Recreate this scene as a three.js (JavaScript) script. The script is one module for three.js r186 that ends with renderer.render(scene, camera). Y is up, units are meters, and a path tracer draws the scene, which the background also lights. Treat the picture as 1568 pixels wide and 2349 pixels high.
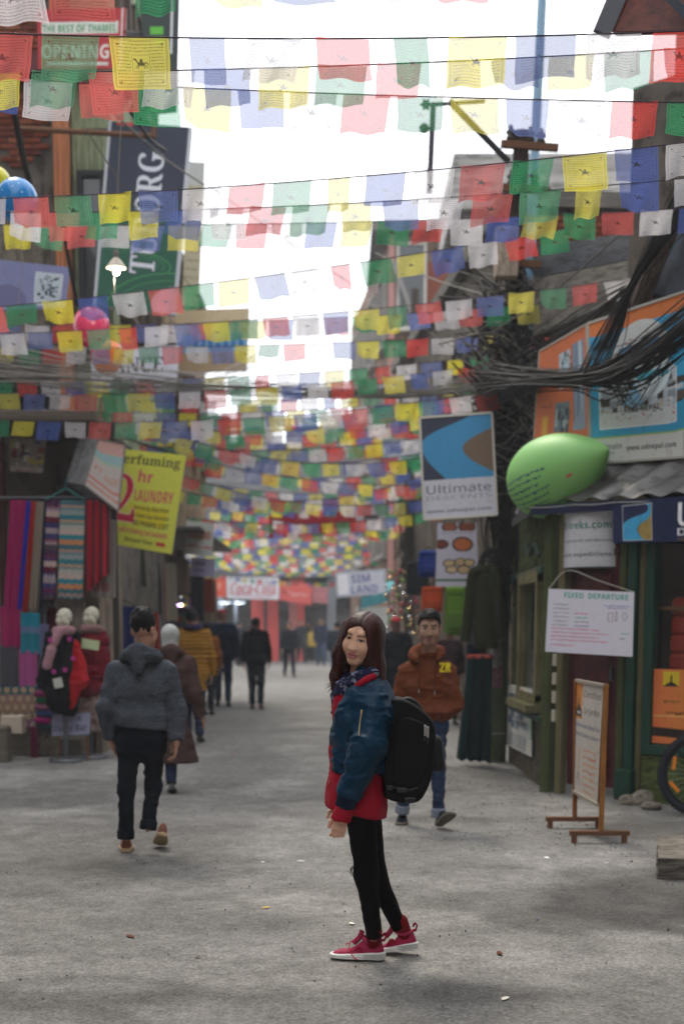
import * as THREE from 'three';
import { mergeGeometries } from 'three/addons/utils/BufferGeometryUtils.js';
import { RoundedBoxGeometry } from 'three/addons/geometries/RoundedBoxGeometry.js';

// ---------- camera, sky, sun, exposure ----------
const scene = new THREE.Scene();
const V = (x, y, z) => new THREE.Vector3(x, y, z);
const F = 3200, PITCH = 8 * Math.PI / 180, HZ = 1440, EYE = 1.52;      // picture units: 1568 wide, 2348 high
const PY = HZ + F * Math.tan(PITCH);
const camera = new THREE.PerspectiveCamera(2 * Math.atan(PY / F) * 180 / Math.PI, 1568 / (2 * PY), 0.1, 400);
camera.setViewOffset(1568, 2 * PY, 0, 0, 1568, 2348);
camera.position.set(0, EYE, 0); camera.rotation.x = -PITCH;
camera.focus = 6.36; camera.userData.fStop = 1.25;
camera.updateProjectionMatrix(); camera.updateMatrixWorld();

const skyW = 64, skyH = 32, skyD = new Float32Array(skyW * skyH * 4);
for (let j = 0; j < skyH; j++) for (let i = 0; i < skyW; i++) {
  const el = (j + 0.5) / skyH * 2 - 1, k = (j * skyW + i) * 4, b = 4.6 * (0.82 + 0.18 * Math.max(0, el));
  skyD.set([b * 0.965, b * 0.985, b * 1.03, 1], k);
}
const skyT = new THREE.DataTexture(skyD, skyW, skyH, THREE.RGBAFormat, THREE.FloatType);
skyT.mapping = THREE.EquirectangularReflectionMapping; skyT.magFilter = THREE.LinearFilter; skyT.needsUpdate = true;
scene.background = skyT; scene.environment = skyT;
const sun = new THREE.DirectionalLight(0xfff2e0, 4.5);
sun.position.set(-9, 34, -52); sun.target.position.set(0, 0, -30); scene.add(sun, sun.target);
sun.castShadow = true; sun.shadow.radius = 24; sun.shadow.mapSize.set(2048, 2048);
Object.assign(sun.shadow.camera, { left: -40, right: 40, top: 60, bottom: -60, near: 1, far: 90 });
const renderer = new THREE.WebGLRenderer({ antialias: true });
renderer.toneMapping = THREE.LinearToneMapping; renderer.toneMappingExposure = 0.54;
renderer.shadowMap.enabled = true;
scene.fog = new THREE.FogExp2(0xe4eaf2, 0.0018);

// ---------- helpers ----------
let seed = 7;
const rnd = (a = 0, b = 1) => { seed = (seed * 1664525 + 1013904223) >>> 0; return a + (b - a) * seed / 4294967296; };
const pick = (l) => l[Math.floor(rnd(0, l.length))];
// a pixel gives a direction; the distance comes from the ground or from a plane the thing stands on
const ray = (u, v) => V((u - 784) / F, (PY - v) / F, -1).applyEuler(new THREE.Euler(-PITCH, 0, 0));
const gr = (u, v, y = 0) => { const d = ray(u, v); return d.multiplyScalar((y - EYE) / d.y).add(camera.position); };
const at = (u, v, D) => { const d = ray(u, v); return d.multiplyScalar(D / -d.z).add(camera.position); };
const lerp = (a, b, t) => a + (b - a) * t, clamp = (x, a, b) => Math.min(b, Math.max(a, x));
const sst = (a, b, x) => { const t = clamp((x - a) / (b - a), 0, 1); return t * t * (3 - 2 * t); };

const used = {};
const numbered = (n) => { const k = used[n] = (used[n] ?? -1) + 1; return k ? `${n}_${String(k).padStart(3, '0')}` : n; };
const roots = [];
function thing(name, label, category, group) {
  const o = new THREE.Group(); o.name = numbered(name); scene.add(o); roots.push(o);
  o.userData = { label, category }; if (group) o.userData.group = group;
  return o;
}
function part(parent, name, geo, m, extra) {
  const o = new THREE.Mesh(geo, m); o.name = name; parent.add(o);
  if (extra) Object.assign(o.userData, extra);
  return o;
}
function structure(name, geo, m) { const o = new THREE.Mesh(geo, m); o.name = numbered(name); o.userData.kind = 'structure'; scene.add(o); return o; }
const col = (c) => { const k = new THREE.Color(); Array.isArray(c) ? k.setRGB(...c) : k.set(c); return k; };
const M = (c, rough = 0.8, o = {}) => new THREE.MeshPhysicalMaterial({ color: col(c), roughness: rough, side: THREE.DoubleSide, specularIntensity: rough > 0.7 ? 0.35 : 0.8, ...o });

// value noise
const hs = (x, y, z) => { let n = Math.imul(x, 374761393) ^ Math.imul(y, 668265263) ^ Math.imul(z, 2147483647 ^ 0x5bd1e995); n = Math.imul(n ^ (n >>> 13), 1274126177); return ((n ^ (n >>> 16)) >>> 0) / 4294967296; };
function noise(x, y, z = 0) {
  const X = Math.floor(x), Y = Math.floor(y), Z = Math.floor(z); let a = x - X, b = y - Y, c = z - Z;
  a = a * a * (3 - 2 * a); b = b * b * (3 - 2 * b); c = c * c * (3 - 2 * c);
  const l = (k) => lerp(lerp(hs(X, Y, Z + k), hs(X + 1, Y, Z + k), a), lerp(hs(X, Y + 1, Z + k), hs(X + 1, Y + 1, Z + k), a), b);
  return lerp(l(0), l(1), c);
}
const fbm = (x, y, z = 0, n = 4) => { let s = 0, a = 0.5, t = 0; for (let i = 0; i < n; i++) { s += a * noise(x, y, z + i * 17); t += a; x *= 2.03; y *= 2.03; z *= 2.03; a *= 0.5; } return s / t; };

// textures
function canvasTex(w, h, draw, rep) {
  const c = document.createElement('canvas'); c.width = w; c.height = h; const g = c.getContext('2d'); draw(g, w, h);
  const t = new THREE.CanvasTexture(c); t.colorSpace = THREE.SRGBColorSpace; t.wrapS = t.wrapT = THREE.RepeatWrapping; t.magFilter = THREE.LinearFilter;
  if (rep) t.repeat.set(...rep); return t;
}
function dataTex(n, fn, srgb, rep) {       // fn(u, v) with u, v in 0..1 -> [r, g, b] 0..1
  const d = new Uint8Array(n * n * 4);
  for (let j = 0; j < n; j++) for (let i = 0; i < n; i++) { const c = fn(i / n, j / n), k = (j * n + i) * 4; d[k] = clamp(c[0], 0, 1) * 255; d[k + 1] = clamp(c[1], 0, 1) * 255; d[k + 2] = clamp(c[2], 0, 1) * 255; d[k + 3] = 255; }
  const t = new THREE.DataTexture(d, n, n, THREE.RGBAFormat); t.wrapS = t.wrapT = THREE.RepeatWrapping; t.magFilter = THREE.LinearFilter; t.generateMipmaps = true; t.minFilter = THREE.LinearMipmapLinearFilter;
  if (srgb) t.colorSpace = THREE.SRGBColorSpace; if (rep) t.repeat.set(...rep); t.needsUpdate = true; return t;
}
// periodic noise for tiles
const pn = (u, v, f, s = 0) => { const x = u * f, y = v * f, X = Math.floor(x), Y = Math.floor(y); let a = x - X, b = y - Y; a = a * a * (3 - 2 * a); b = b * b * (3 - 2 * b); const h = (i, j) => hs(((X + i) % f + f) % f, ((Y + j) % f + f) % f, s); return lerp(lerp(h(0, 0), h(1, 0), a), lerp(h(0, 1), h(1, 1), a), b); };
const pfbm = (u, v, f, n = 5, s = 0) => { let r = 0, a = 0.5, t = 0; for (let i = 0; i < n; i++) { r += a * pn(u, v, f, s + i); t += a; f *= 2; a *= 0.5; } return r / t; };
const T = {};
T.cloth = dataTex(256, (u, v) => { const k = 0.72 + 0.28 * pn(u, v, 128, 3) * (0.6 + 0.4 * Math.sin(u * 256 * 2)); return [k, k, k]; }, true);
T.heather = dataTex(256, (u, v) => { const k = 0.5 + 0.35 * pn(u, v, 128, 5) * pn(u, v, 64, 9) + 0.12 * pn(u, v, 24, 2); return [k, k, k * 1.02]; }, true);
T.wear = dataTex(512, (u, v) => { const k = 0.55 + 0.45 * pfbm(u, v, 6, 6, 31), d = pfbm(u, v, 20, 4, 77); const s = k - 0.18 * sst(0.55, 0.7, d); return [s, s * 0.985, s * 0.96]; }, true);
T.bumpFine = dataTex(256, (u, v) => { const k = pfbm(u, v, 32, 3, 13); return [k, k, k]; });
T.denim = dataTex(256, (u, v) => { const k = 0.6 + 0.25 * pn(u, v, 64, 5) + 0.2 * pfbm(u, v, 5, 3, 8); return [k, k, k]; }, true);

// geometry
const box = (w, h, d, x = 0, y = 0, z = 0) => new THREE.BoxGeometry(w, h, d).translate(x, y, z);
const rbox = (w, h, d, r = 0.01, x = 0, y = 0, z = 0) => new RoundedBoxGeometry(w, h, d, 2, Math.min(r, w / 2.01, h / 2.01, d / 2.01)).translate(x, y, z);
const strip = (g) => { const k = g.index ? g.toNonIndexed() : g; for (const n of Object.keys(k.attributes)) if (!['position', 'normal', 'uv'].includes(n)) k.deleteAttribute(n); return k; };
const merge = (l) => mergeGeometries(l.map(strip));
const tube = (pts, r, n = 24, rs = 6) => new THREE.TubeGeometry(new THREE.CatmullRomCurve3(pts), n, r, rs);
function bar(a, b, r, r2 = r, rs = 10) {    // straight round bar
  const d = b.clone().sub(a), L = d.length(), g = new THREE.CylinderGeometry(r2, r, L, rs);
  g.applyQuaternion(new THREE.Quaternion().setFromUnitVectors(V(0, 1, 0), d.normalize())); return g.translate((a.x + b.x) / 2, (a.y + b.y) / 2, (a.z + b.z) / 2);
}
function beam(a, b, w, h) {                 // straight square bar from a to b
  const d = b.clone().sub(a), L = d.length(), g = new THREE.BoxGeometry(w, h, L), o = new THREE.Object3D(); o.position.copy(a).add(b).multiplyScalar(0.5); o.lookAt(b); o.updateMatrix(); return g.applyMatrix4(o.matrix);
}
// four corners (top left, top right, bottom right, bottom left), t = thickness behind the front
function prism(c, t, uvw = 1, uvh = 1) {
  const n = c[1].clone().sub(c[0]).cross(c[3].clone().sub(c[0])).normalize();       // away from the viewer
  const b = c.map((p) => p.clone().addScaledVector(n, t));
  const front = quad(c, uvw, uvh), sides = [];
  for (let i = 0; i < 4; i++) sides.push(quad([c[(i + 1) % 4], c[i], b[i], b[(i + 1) % 4]]));
  sides.push(quad([b[1], b[0], b[3], b[2]]));
  return { front, rest: merge(sides) };
}
function quad(c, uw = 1, uh = 1) {
  const g = new THREE.BufferGeometry(), [a, b, d, e] = c;
  g.setAttribute('position', new THREE.Float32BufferAttribute([a, e, d, b].flatMap((p) => [p.x, p.y, p.z]), 3));
  g.setAttribute('uv', new THREE.Float32BufferAttribute([0, uh, 0, 0, uw, 0, uw, uh], 2)); g.setIndex([0, 1, 2, 0, 2, 3]); g.computeVertexNormals(); return g;
}
// a flat sign board: corners in picture units with the distance of its left and right edge
const cornersAt = (p, dl, dr = dl) => [at(p[0], p[1], dl), at(p[2], p[3], dr), at(p[4], p[5], dr), at(p[6], p[7], dl)];
function signBoard(name, label, px, dl, dr, draw, o = {}) {
  const g = thing(name, label, o.cat ?? 'sign', o.group), c = o.corners ?? cornersAt(px, dl, dr);
  const W = c[0].distanceTo(c[1]), H = c[0].distanceTo(c[3]), res = o.res ?? 512, w = Math.round(W >= H ? res : res * W / H), h = Math.round(W >= H ? res * H / W : res);
  const t = canvasTex(w, h, (k) => { draw(k, w, h); if (o.dirt !== 0) grime(k, w, h, o.dirt ?? 0.10); });
  const pr = prism(c, o.t ?? 0.03);
  part(g, o.face ?? 'printed_face', pr.front, M(0xffffff, o.rough ?? 0.55, { map: t }));
  part(g, 'backing', pr.rest, M(o.side ?? 0x8a8a88, 0.6));
  if (o.frame) {
    const fw = o.frame, m = M(o.frameCol ?? 0xb9b6ae, 0.5, { metalness: 0.3 });
    for (let i = 0; i < 4; i++) part(g, 'frame_bar', beam(c[i], c[(i + 1) % 4], fw, fw), m);
  }
  for (const [a, b, r] of o.bars ?? []) part(g, 'bracket', bar(a, b, r ?? 0.018), M(0x3a3532, 0.6, { metalness: 0.5 }));
  g.userData.corners = undefined; delete g.userData.corners; return g;
}
function grime(k, w, h, a) {                // blotchy dirt and drips of grime
  for (let i = 0; i < 260; i++) { const x = rnd(0, w), y = rnd(0, h), r = rnd(0.004, 0.03) * w; k.fillStyle = `rgba(${pick(['60,52,44', '90,84,76', '40,38,36'])},${rnd(0, a)})`; k.beginPath(); k.ellipse(x, y, r * rnd(0.3, 1), r * rnd(0.3, 1.6), 0, 0, 7); k.fill(); }
  for (let i = 0; i < 26; i++) { const x = rnd(0, w), y = rnd(0, h * 0.7); k.fillStyle = `rgba(50,44,38,${rnd(0, a)})`; k.fillRect(x, y, rnd(1, 3), rnd(0.05, 0.3) * h); }
}
const txt = (k, s, x, y, size, color, font = 'sans-serif', o = {}) => {
  k.save(); k.translate(x, y); if (o.rot) k.rotate(o.rot); k.font = `${o.style ?? ''} ${o.w ?? 'bold'} ${size}px ${font}`; k.textAlign = o.align ?? 'left'; k.textBaseline = o.base ?? 'alphabetic';
  if (o.fit) { const m = k.measureText(s).width; k.scale(o.fit / m, 1); }
  if (o.stroke) { k.strokeStyle = o.stroke; k.lineWidth = o.lw ?? size / 8; k.strokeText(s, 0, 0); }
  k.fillStyle = color; k.fillText(s, 0, 0); k.restore();
};
const scribble = (k, x, y, w, size, color) => { k.fillStyle = color; let c = x; while (c < x + w) { const l = rnd(0.2, 0.7) * size; k.fillRect(c, y + rnd(-0.15, 0.1) * size, l, size * rnd(0.3, 0.75)); c += l + rnd(0.08, 0.35) * size; } };

// signed-distance surfaces, meshed with surface nets
function net(f, mn, mx, h) {
  const nx = Math.ceil((mx[0] - mn[0]) / h) + 1, ny = Math.ceil((mx[1] - mn[1]) / h) + 1, nz = Math.ceil((mx[2] - mn[2]) / h) + 1;
  const g = new Float32Array(nx * ny * nz); let q = 0;
  for (let k = 0; k < nz; k++) for (let j = 0; j < ny; j++) for (let i = 0; i < nx; i++) g[q++] = f(mn[0] + i * h, mn[1] + j * h, mn[2] + k * h);
  const id = new Int32Array(nx * ny * nz).fill(-1), P = [], I = [], sx = 1, sy = nx, sz = nx * ny;
  const co = [0, sx, sy, sx + sy, sz, sx + sz, sy + sz, sx + sy + sz];
  const ed = [[0, 1], [2, 3], [4, 5], [6, 7], [0, 2], [1, 3], [4, 6], [5, 7], [0, 4], [1, 5], [2, 6], [3, 7]];
  for (let k = 0; k < nz - 1; k++) for (let j = 0; j < ny - 1; j++) for (let i = 0; i < nx - 1; i++) {
    const b = i + j * sy + k * sz; let m = 0; for (let c = 0; c < 8; c++) if (g[b + co[c]] < 0) m |= 1 << c;
    if (m === 0 || m === 255) continue;
    let x = 0, y = 0, z = 0, n = 0;
    for (const [a, e] of ed) { if (((m >> a) & 1) === ((m >> e) & 1)) continue; const va = g[b + co[a]], ve = g[b + co[e]], t = va / (va - ve); x += (a & 1) + t * ((e & 1) - (a & 1)); y += ((a >> 1) & 1) + t * (((e >> 1) & 1) - ((a >> 1) & 1)); z += ((a >> 2) & 1) + t * (((e >> 2) & 1) - ((a >> 2) & 1)); n++; }
    id[b] = P.length / 3; P.push(mn[0] + (i + x / n) * h, mn[1] + (j + y / n) * h, mn[2] + (k + z / n) * h);
  }
  const face = (a, b, c, d, flip) => { if (a < 0 || b < 0 || c < 0 || d < 0) return; flip ? I.push(a, b, c, a, c, d) : I.push(a, c, b, a, d, c); };
  for (let k = 1; k < nz - 1; k++) for (let j = 1; j < ny - 1; j++) for (let i = 1; i < nx - 1; i++) {
    const b = i + j * sy + k * sz, v = g[b] < 0;
    if (v !== (g[b + sx] < 0)) face(id[b - sy - sz], id[b - sz], id[b], id[b - sy], v);
    if (v !== (g[b + sy] < 0)) face(id[b - sx - sz], id[b - sx], id[b], id[b - sz], v);
    if (v !== (g[b + sz] < 0)) face(id[b - sx - sy], id[b - sy], id[b], id[b - sx], v);
  }
  const o = new THREE.BufferGeometry(); o.setAttribute('position', new THREE.Float32BufferAttribute(P, 3));
  const uv = []; for (let i = 0; i < P.length; i += 3) uv.push(P[i] * 0.8 + P[i + 2] * 0.8, P[i + 1]);
  o.setAttribute('uv', new THREE.Float32BufferAttribute(uv, 2)); o.setIndex(I); o.computeVertexNormals(); return o;
}
const smin = (a, b, k) => { const h = Math.max(k - Math.abs(a - b), 0) / k; return Math.min(a, b) - h * h * k * 0.25; };
const smax = (a, b, k) => -smin(-a, -b, k);
// tapered capsules [a, b, ra, rb, cutEnd]
function caps(list, k) {
  const A = list.map(([a, b, ra, rb = ra, cut]) => { const dx = b.x - a.x, dy = b.y - a.y, dz = b.z - a.z, L = dx * dx + dy * dy + dz * dz || 1e-9; return [a.x, a.y, a.z, dx, dy, dz, 1 / L, ra, rb - ra, cut ? 1 : 0, Math.sqrt(L)]; });
  return (x, y, z) => {
    let r = 1e3;
    for (const c of A) {
      const px = x - c[0], py = y - c[1], pz = z - c[2], tt = (px * c[3] + py * c[4] + pz * c[5]) * c[6], t = tt < 0 ? 0 : tt > 1 ? 1 : tt;
      const ex = px - t * c[3], ey = py - t * c[4], ez = pz - t * c[5]; let d = Math.sqrt(ex * ex + ey * ey + ez * ez) - c[7] - t * c[8];
      if (c[9]) d = Math.max(d, (tt - 1) * c[10]);
      r = r > 100 ? d : smin(r, d, k);
    }
    return r;
  };
}
const bounds = (pts, m) => { const b = new THREE.Box3().setFromPoints(pts); return [[b.min.x - m, b.min.y - m, b.min.z - m], [b.max.x + m, b.max.y + m, b.max.z + m]]; };
const ell = (x, y, z, cx, cy, cz, rx, ry, rz) => { const a = (x - cx) / rx, b = (y - cy) / ry, c = (z - cz) / rz, l = Math.sqrt(a * a + b * b + c * c); return (l - 1) * Math.min(rx, ry, rz); };
const colour = (g, fn) => { const p = g.attributes.position, a = new Float32Array(p.count * 3); for (let i = 0; i < p.count; i++) a.set(fn(p.getX(i), p.getY(i), p.getZ(i)), i * 3); g.setAttribute('color', new THREE.Float32BufferAttribute(a, 3)); return g; };
const lin = (h) => { const c = new THREE.Color(h); return [c.r, c.g, c.b]; };
const mergeC = (l) => mergeGeometries(l.map((g) => { const k = g.index ? g.toNonIndexed() : g; for (const n of Object.keys(k.attributes)) if (!['position', 'normal', 'uv', 'color'].includes(n)) k.deleteAttribute(n); return k; }));
// closed hanging cloth sheet: top edge from a to b, falling h, with folds
function drape(a, b, h, o = {}) {
  const nx = o.nx ?? 28, ny = o.ny ?? 16, W = a.distanceTo(b), ax = b.clone().sub(a).normalize(), out = V(-ax.z, 0, ax.x).multiplyScalar(-1), folds = o.folds ?? 3, amp = o.amp ?? 0.02, ph = o.ph ?? rnd(0, 6), th = o.t ?? 0.012, P = [], U = [], I = [];
  for (let s = 0; s < 2; s++) for (let j = 0; j <= ny; j++) for (let i = 0; i <= nx; i++) {
    const u = i / nx, v = j / ny, w = lerp(1, o.flare ?? 1, v), x = (u - 0.5) * W * w + 0.5 * W + (o.skew ?? 0) * v, k = amp * (0.35 + 0.65 * v);
    const z = k * (Math.sin(u * folds * 6.283 + ph + v * 0.6) + 0.4 * Math.sin(u * folds * 13.1 + ph * 2)) + (s ? -th / 2 : th / 2) + (o.bulge ?? 0) * Math.sin(v * 3.14);
    const y = -h * v + (o.ragged ?? 0.01) * Math.sin(u * 23 + ph) * v + (o.diag ?? 0) * (u - 0.5) * v;
    P.push(a.x + ax.x * x + out.x * z, lerp(a.y, b.y, u) + y, a.z + ax.z * x + out.z * z); U.push(u, 1 - v);
  }
  const N = (nx + 1) * (ny + 1), id = (s, i, j) => s * N + j * (nx + 1) + i;
  for (let j = 0; j < ny; j++) for (let i = 0; i < nx; i++) { I.push(id(0, i, j), id(0, i, j + 1), id(0, i + 1, j + 1), id(0, i, j), id(0, i + 1, j + 1), id(0, i + 1, j)); I.push(id(1, i, j), id(1, i + 1, j + 1), id(1, i, j + 1), id(1, i, j), id(1, i + 1, j), id(1, i + 1, j + 1)); }
  const rim = []; for (let i = 0; i <= nx; i++) rim.push([i, 0]); for (let j = 1; j <= ny; j++) rim.push([nx, j]); for (let i = nx - 1; i >= 0; i--) rim.push([i, ny]); for (let j = ny - 1; j >= 0; j--) rim.push([0, j]);
  for (let i = 0; i < rim.length - 1; i++) { const [p, q] = [rim[i], rim[i + 1]]; I.push(id(0, ...p), id(0, ...q), id(1, ...q), id(0, ...p), id(1, ...q), id(1, ...p)); }
  const g = new THREE.BufferGeometry(); g.setAttribute('position', new THREE.Float32BufferAttribute(P, 3)); g.setAttribute('uv', new THREE.Float32BufferAttribute(U, 2)); g.setIndex(I); g.computeVertexNormals(); return g;
}
// ---------- setting ----------
const plaster = (c, r = 0.9) => M(c, r, { map: T.wear, bumpMap: T.bumpFine, bumpScale: 0.006 });
T.street = dataTex(1024, (u, v) => {
  const a = pfbm(u, v, 7, 7, 1), b = pfbm(u, v, 64, 4, 40), c = pn(u, v, 512, 8), e = pfbm(u, v, 26, 5, 91);
  let k = 0.64 + 0.08 * (a - 0.5) + 0.24 * (c - 0.5) + 0.22 * (b - 0.5);
  k -= 0.10 * sst(0.52, 0.66, b * 0.5 + e * 0.5);            // dark scuffed specks
  k += 0.05 * sst(0.60, 0.75, pfbm(u, v, 9, 4, 63));
  k -= 0.20 * (pn(u, v, 300, 77) > 0.965 ? 1 : 0) * pn(u, v, 30, 3);
  return [k * 1.0, k * 0.983, k * 0.955];
}, true);
T.streetBump = dataTex(512, (u, v) => { const k = 0.5 * pfbm(u, v, 24, 5, 5) + 0.5 * pn(u, v, 256, 6); return [k, k, k]; });
{
  const g0 = new THREE.PlaneGeometry(500, 500).rotateX(-Math.PI / 2).translate(0, -0.006, -60);
  structure('ground', g0, M([0.21, 0.2, 0.185], 0.95));
  const nx = 150, nz = 460, P = [], U = [], C = [], I = [];
  const blob = (x, z, cx, cz, rx, rz) => { const n = fbm(x * 1.7 + 9, z * 1.7, 3, 4) - 0.5, d = Math.hypot((x - cx) / rx, (z - cz) / rz) + n * 0.9; return 1 - sst(0.75, 1.0, d); };
  const spots = [[1900, 2120, 0.9, 0.9, .42], [1480, 2050, 0.7, 1.1, .40], [1330, 2110, 0.6, .35, .25], [1500, 1905, .8, .6, .42], [1130, 1880, 1.1, .22, .25], [150, 2280, .55, .30, .34], [330, 2335, .4, .12, .2], [60, 1830, 1.2, .8, .36], [240, 1800, .9, .5, .32], [90, 1760, .6, .5, .25], [420, 1990, .7, .5, .22], [870, 2280, .9, .22, .18], [1200, 1770, .8, .9, .36], [700, 1830, .5, 1.4, .16], [560, 1760, .6, 2.5, .18], [100, 2010, .7, .8, .25], [520, 2120, .8, .25, .16], [890, 2060, .5, .5, .12], [1080, 2000, .5, .35, .2], [150, 1950, 1.4, 1.8, .26], [300, 2120, 1.2, .8, .2], [1350, 2080, .9, .8, .28], [780, 2325, 2.2, .35, .2], [1300, 2260, .8, .3, .18], [420, 1850, .8, 2.2, .16], [960, 1960, .5, 1.0, .14], [1120, 1790, .7, 1.6, .2]].map(([u, v, rx, rz, a]) => { const p = gr(u, v); return [p.x, p.z, rx, rz, a]; });
  const pale = [[230, 2270, .28, .09, .30], [420, 2330, .25, .05, .28], [700, 1640, 1.8, 4, .18], [1290, 1840, .5, .3, .12], [640, 1900, 1.2, 1.0, .1], [1180, 2210, .9, .3, .12]].map(([u, v, rx, rz, a]) => { const p = gr(u, v); return [p.x, p.z, rx, rz, a]; });
  for (let j = 0; j <= nz; j++) for (let i = 0; i <= nx; i++) {
    const t = j / nz, z = 2 - 70 * (0.35 * t + 0.65 * t * t), x = lerp(-9, 6, i / nx);
    let k = 0.51 + 0.12 * (fbm(x * 0.5, z * 0.5, 5, 4) - 0.5) + 0.05 * (fbm(x * 2.6, z * 2.6, 8, 4) - 0.5);
    for (const [cx, cz, rx, rz, a] of spots) if (Math.abs(x - cx) < rx * 2 && Math.abs(z - cz) < rz * 2) k *= 1 - a * blob(x, z, cx, cz, rx, rz);
    for (const [cx, cz, rx, rz, a] of pale) if (Math.abs(x - cx) < rx * 2 && Math.abs(z - cz) < rz * 2) k *= 1 + a * blob(x, z, cx, cz, rx, rz);
    const w = fbm(x * 0.4 + 40, z * 0.4, 1, 3);
    const edge = 0.010 * fbm(x * 0.8, z * 0.8, 2, 3);
    P.push(x, edge, z); U.push(x / 4.3 + 0.03 * w, z / 4.3); C.push(k, k * lerp(0.995, 1.005, w), k * lerp(0.975, 1.01, w));
  }
  for (let j = 0; j < nz; j++) for (let i = 0; i < nx; i++) { const a = j * (nx + 1) + i; I.push(a, a + 1, a + nx + 1, a + 1, a + nx + 2, a + nx + 1); }
  const g = new THREE.BufferGeometry(); g.setAttribute('position', new THREE.Float32BufferAttribute(P, 3)); g.setAttribute('uv', new THREE.Float32BufferAttribute(U, 2)); g.setAttribute('color', new THREE.Float32BufferAttribute(C, 3)); g.setIndex(I); g.computeVertexNormals();
  structure('street', g, M(0xffffff, 0.86, { map: T.street, bumpMap: T.streetBump, bumpScale: 0.004, vertexColors: true }));
}
// small litter lying on the street
{
  const mm = [M(0xf2f2ee, 0.6), M(0xd9d4c4, 0.8), M(0x5c3320, 0.8), M(0x223355, 0.7), M(0xd8b21e, 0.7), M(0xa83a2c, 0.7)];
  const list = [[603, 1980, 0, 'white scrap of litter, closer to the man in grey than its twin'], [690, 1978, 0, 'white scrap of litter, closer to the woman than its twin'], [1253, 1970, 0, 'white scrap of litter on the paving before the standing street sign'], [1390, 1982, 0, 'white scrap of litter between the street sign and the concrete slab'], [806, 2122, 1, 'pale scrap of litter beside the front sneaker of the woman'], [300, 2152, 2, 'brown scrap of litter on bare paving behind the man in grey'], [1230, 2112, 3, 'dark blue sliver of litter on the street paving'], [1157, 2295, 1, 'pale scrap of litter on bare paving away from everyone'], [535, 1730, 5, 'small red scrap of litter beside the walkers'], [665, 1640, 0, 'white speck of litter in the middle of the street far off'], [610, 2085, 4, 'small yellow scrap of litter on the street paving'], [1145, 2190, 2, 'brown scrap of litter on the paving behind the heels of the woman'], [455, 2200, 2, 'brown scrap of litter on the paving before the toes of the woman']];
  list.forEach(([u, v, m, c], i) => {
    const p = gr(u, v), s = 0.014 + 0.008 * (i % 3), pts = []; for (let k = 0; k < 7; k++) { const a = k / 7 * 6.283; pts.push(new THREE.Vector2(Math.cos(a) * s * rnd(0.6, 1.6), Math.sin(a) * s * rnd(0.3, 0.8))); }
    const g = new THREE.ExtrudeGeometry(new THREE.Shape(pts), { depth: 0.0015, bevelEnabled: false }).rotateX(-Math.PI / 2).rotateY(rnd(0, 6));
    const o = new THREE.Mesh(g, mm[m]); o.name = numbered('litter_scrap'); o.position.set(p.x, 0.011, p.z); o.userData = { label: c, category: 'litter', group: 'scraps of litter on the street' }; scene.add(o);
  });
}
// grit and crumbs of dust on the paving
{
  const g = new THREE.IcosahedronGeometry(1, 0), n = 1400, o = new THREE.InstancedMesh(g, plaster(0x8a8378), n), m = new THREE.Matrix4(), q = new THREE.Quaternion(), c = new THREE.Color();
  for (let i = 0; i < n; i++) { const side = rnd() < 0.3, p = side ? V(1.9 - 1.6 * Math.pow(rnd(), 2.2), 0, rnd(-16.5, -9.0)) : V(rnd(-4, 3), 0, rnd(-20, -4.8)), s = rnd(0.0015, 0.005) * (side ? 1.3 : 1); q.setFromEuler(new THREE.Euler(rnd(0, 6), rnd(0, 6), 0)); m.compose(V(p.x, 0.009, p.z), q, V(s * 1.4, s * 0.7, s)); o.setMatrixAt(i, m); o.setColorAt(i, c.setHSL(0.09, 0.12, rnd(0.2, 0.62))); }
  o.name = 'grit'; o.userData = { label: 'fine grit and crumbs scattered over the grey street', category: 'grit', kind: 'stuff' }; scene.add(o);
}
// ---- brick laying: each brick a mesh ----
const brickMats = [0xa5573c, 0xb4634a, 0x94492f, 0xbb7556, 0x8a4a38].map((c) => M(c, 0.9, { map: T.wear, bumpMap: T.bumpFine, bumpScale: 0.003 }));
function bricks(parent, o, ax, out, W, H, bw = 0.21, bh = 0.062, skip = () => false, max = 300) {
  const g = [0, 1, 2].map((k) => { const q = rbox(bw - 0.004 * k, bh - 0.003 * k, 0.05, 0.006); return q; }), rest = [], rot = Math.atan2(-ax.z, ax.x); let n = 0;
  const rows = Math.floor(H / (bh + 0.014)), cols = Math.floor(W / (bw + 0.014));
  for (let r = 0; r < rows; r++) for (let c = 0; c < cols; c++) {
    const x = (c + 0.5 + (r % 2 ? 0.5 : 0)) * (bw + 0.014), y = (r + 0.5) * (bh + 0.014); if (x > W - bw / 2 || skip(x / W, y / H)) continue;
    const d = rnd(-0.008, 0.008), p = V(o.x + ax.x * x + out.x * d, o.y + y, o.z + ax.z * x + out.z * d);
    if (n++ < max) { const m = part(parent, 'brick', pick(g), pick(brickMats)); m.position.copy(p); m.rotation.y = rot + rnd(-0.01, 0.01); }
    else rest.push(g[0].clone().rotateY(rot).translate(p.x, p.y, p.z));
  }
  if (rest.length) part(parent, 'bricks', merge(rest), brickMats[0], { kind: 'stuff' });
}
const scaleUV = (g, s) => { const u = g.attributes.uv; for (let i = 0; i < u.count; i++) u.setXY(i, u.getX(i) * s, u.getY(i) * s); return g; };
const glassM = M(0x1a2226, 0.12, { metalness: 0.0, clearcoat: 0.6 });
const darkM = M(0x16181a, 0.8);
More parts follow.
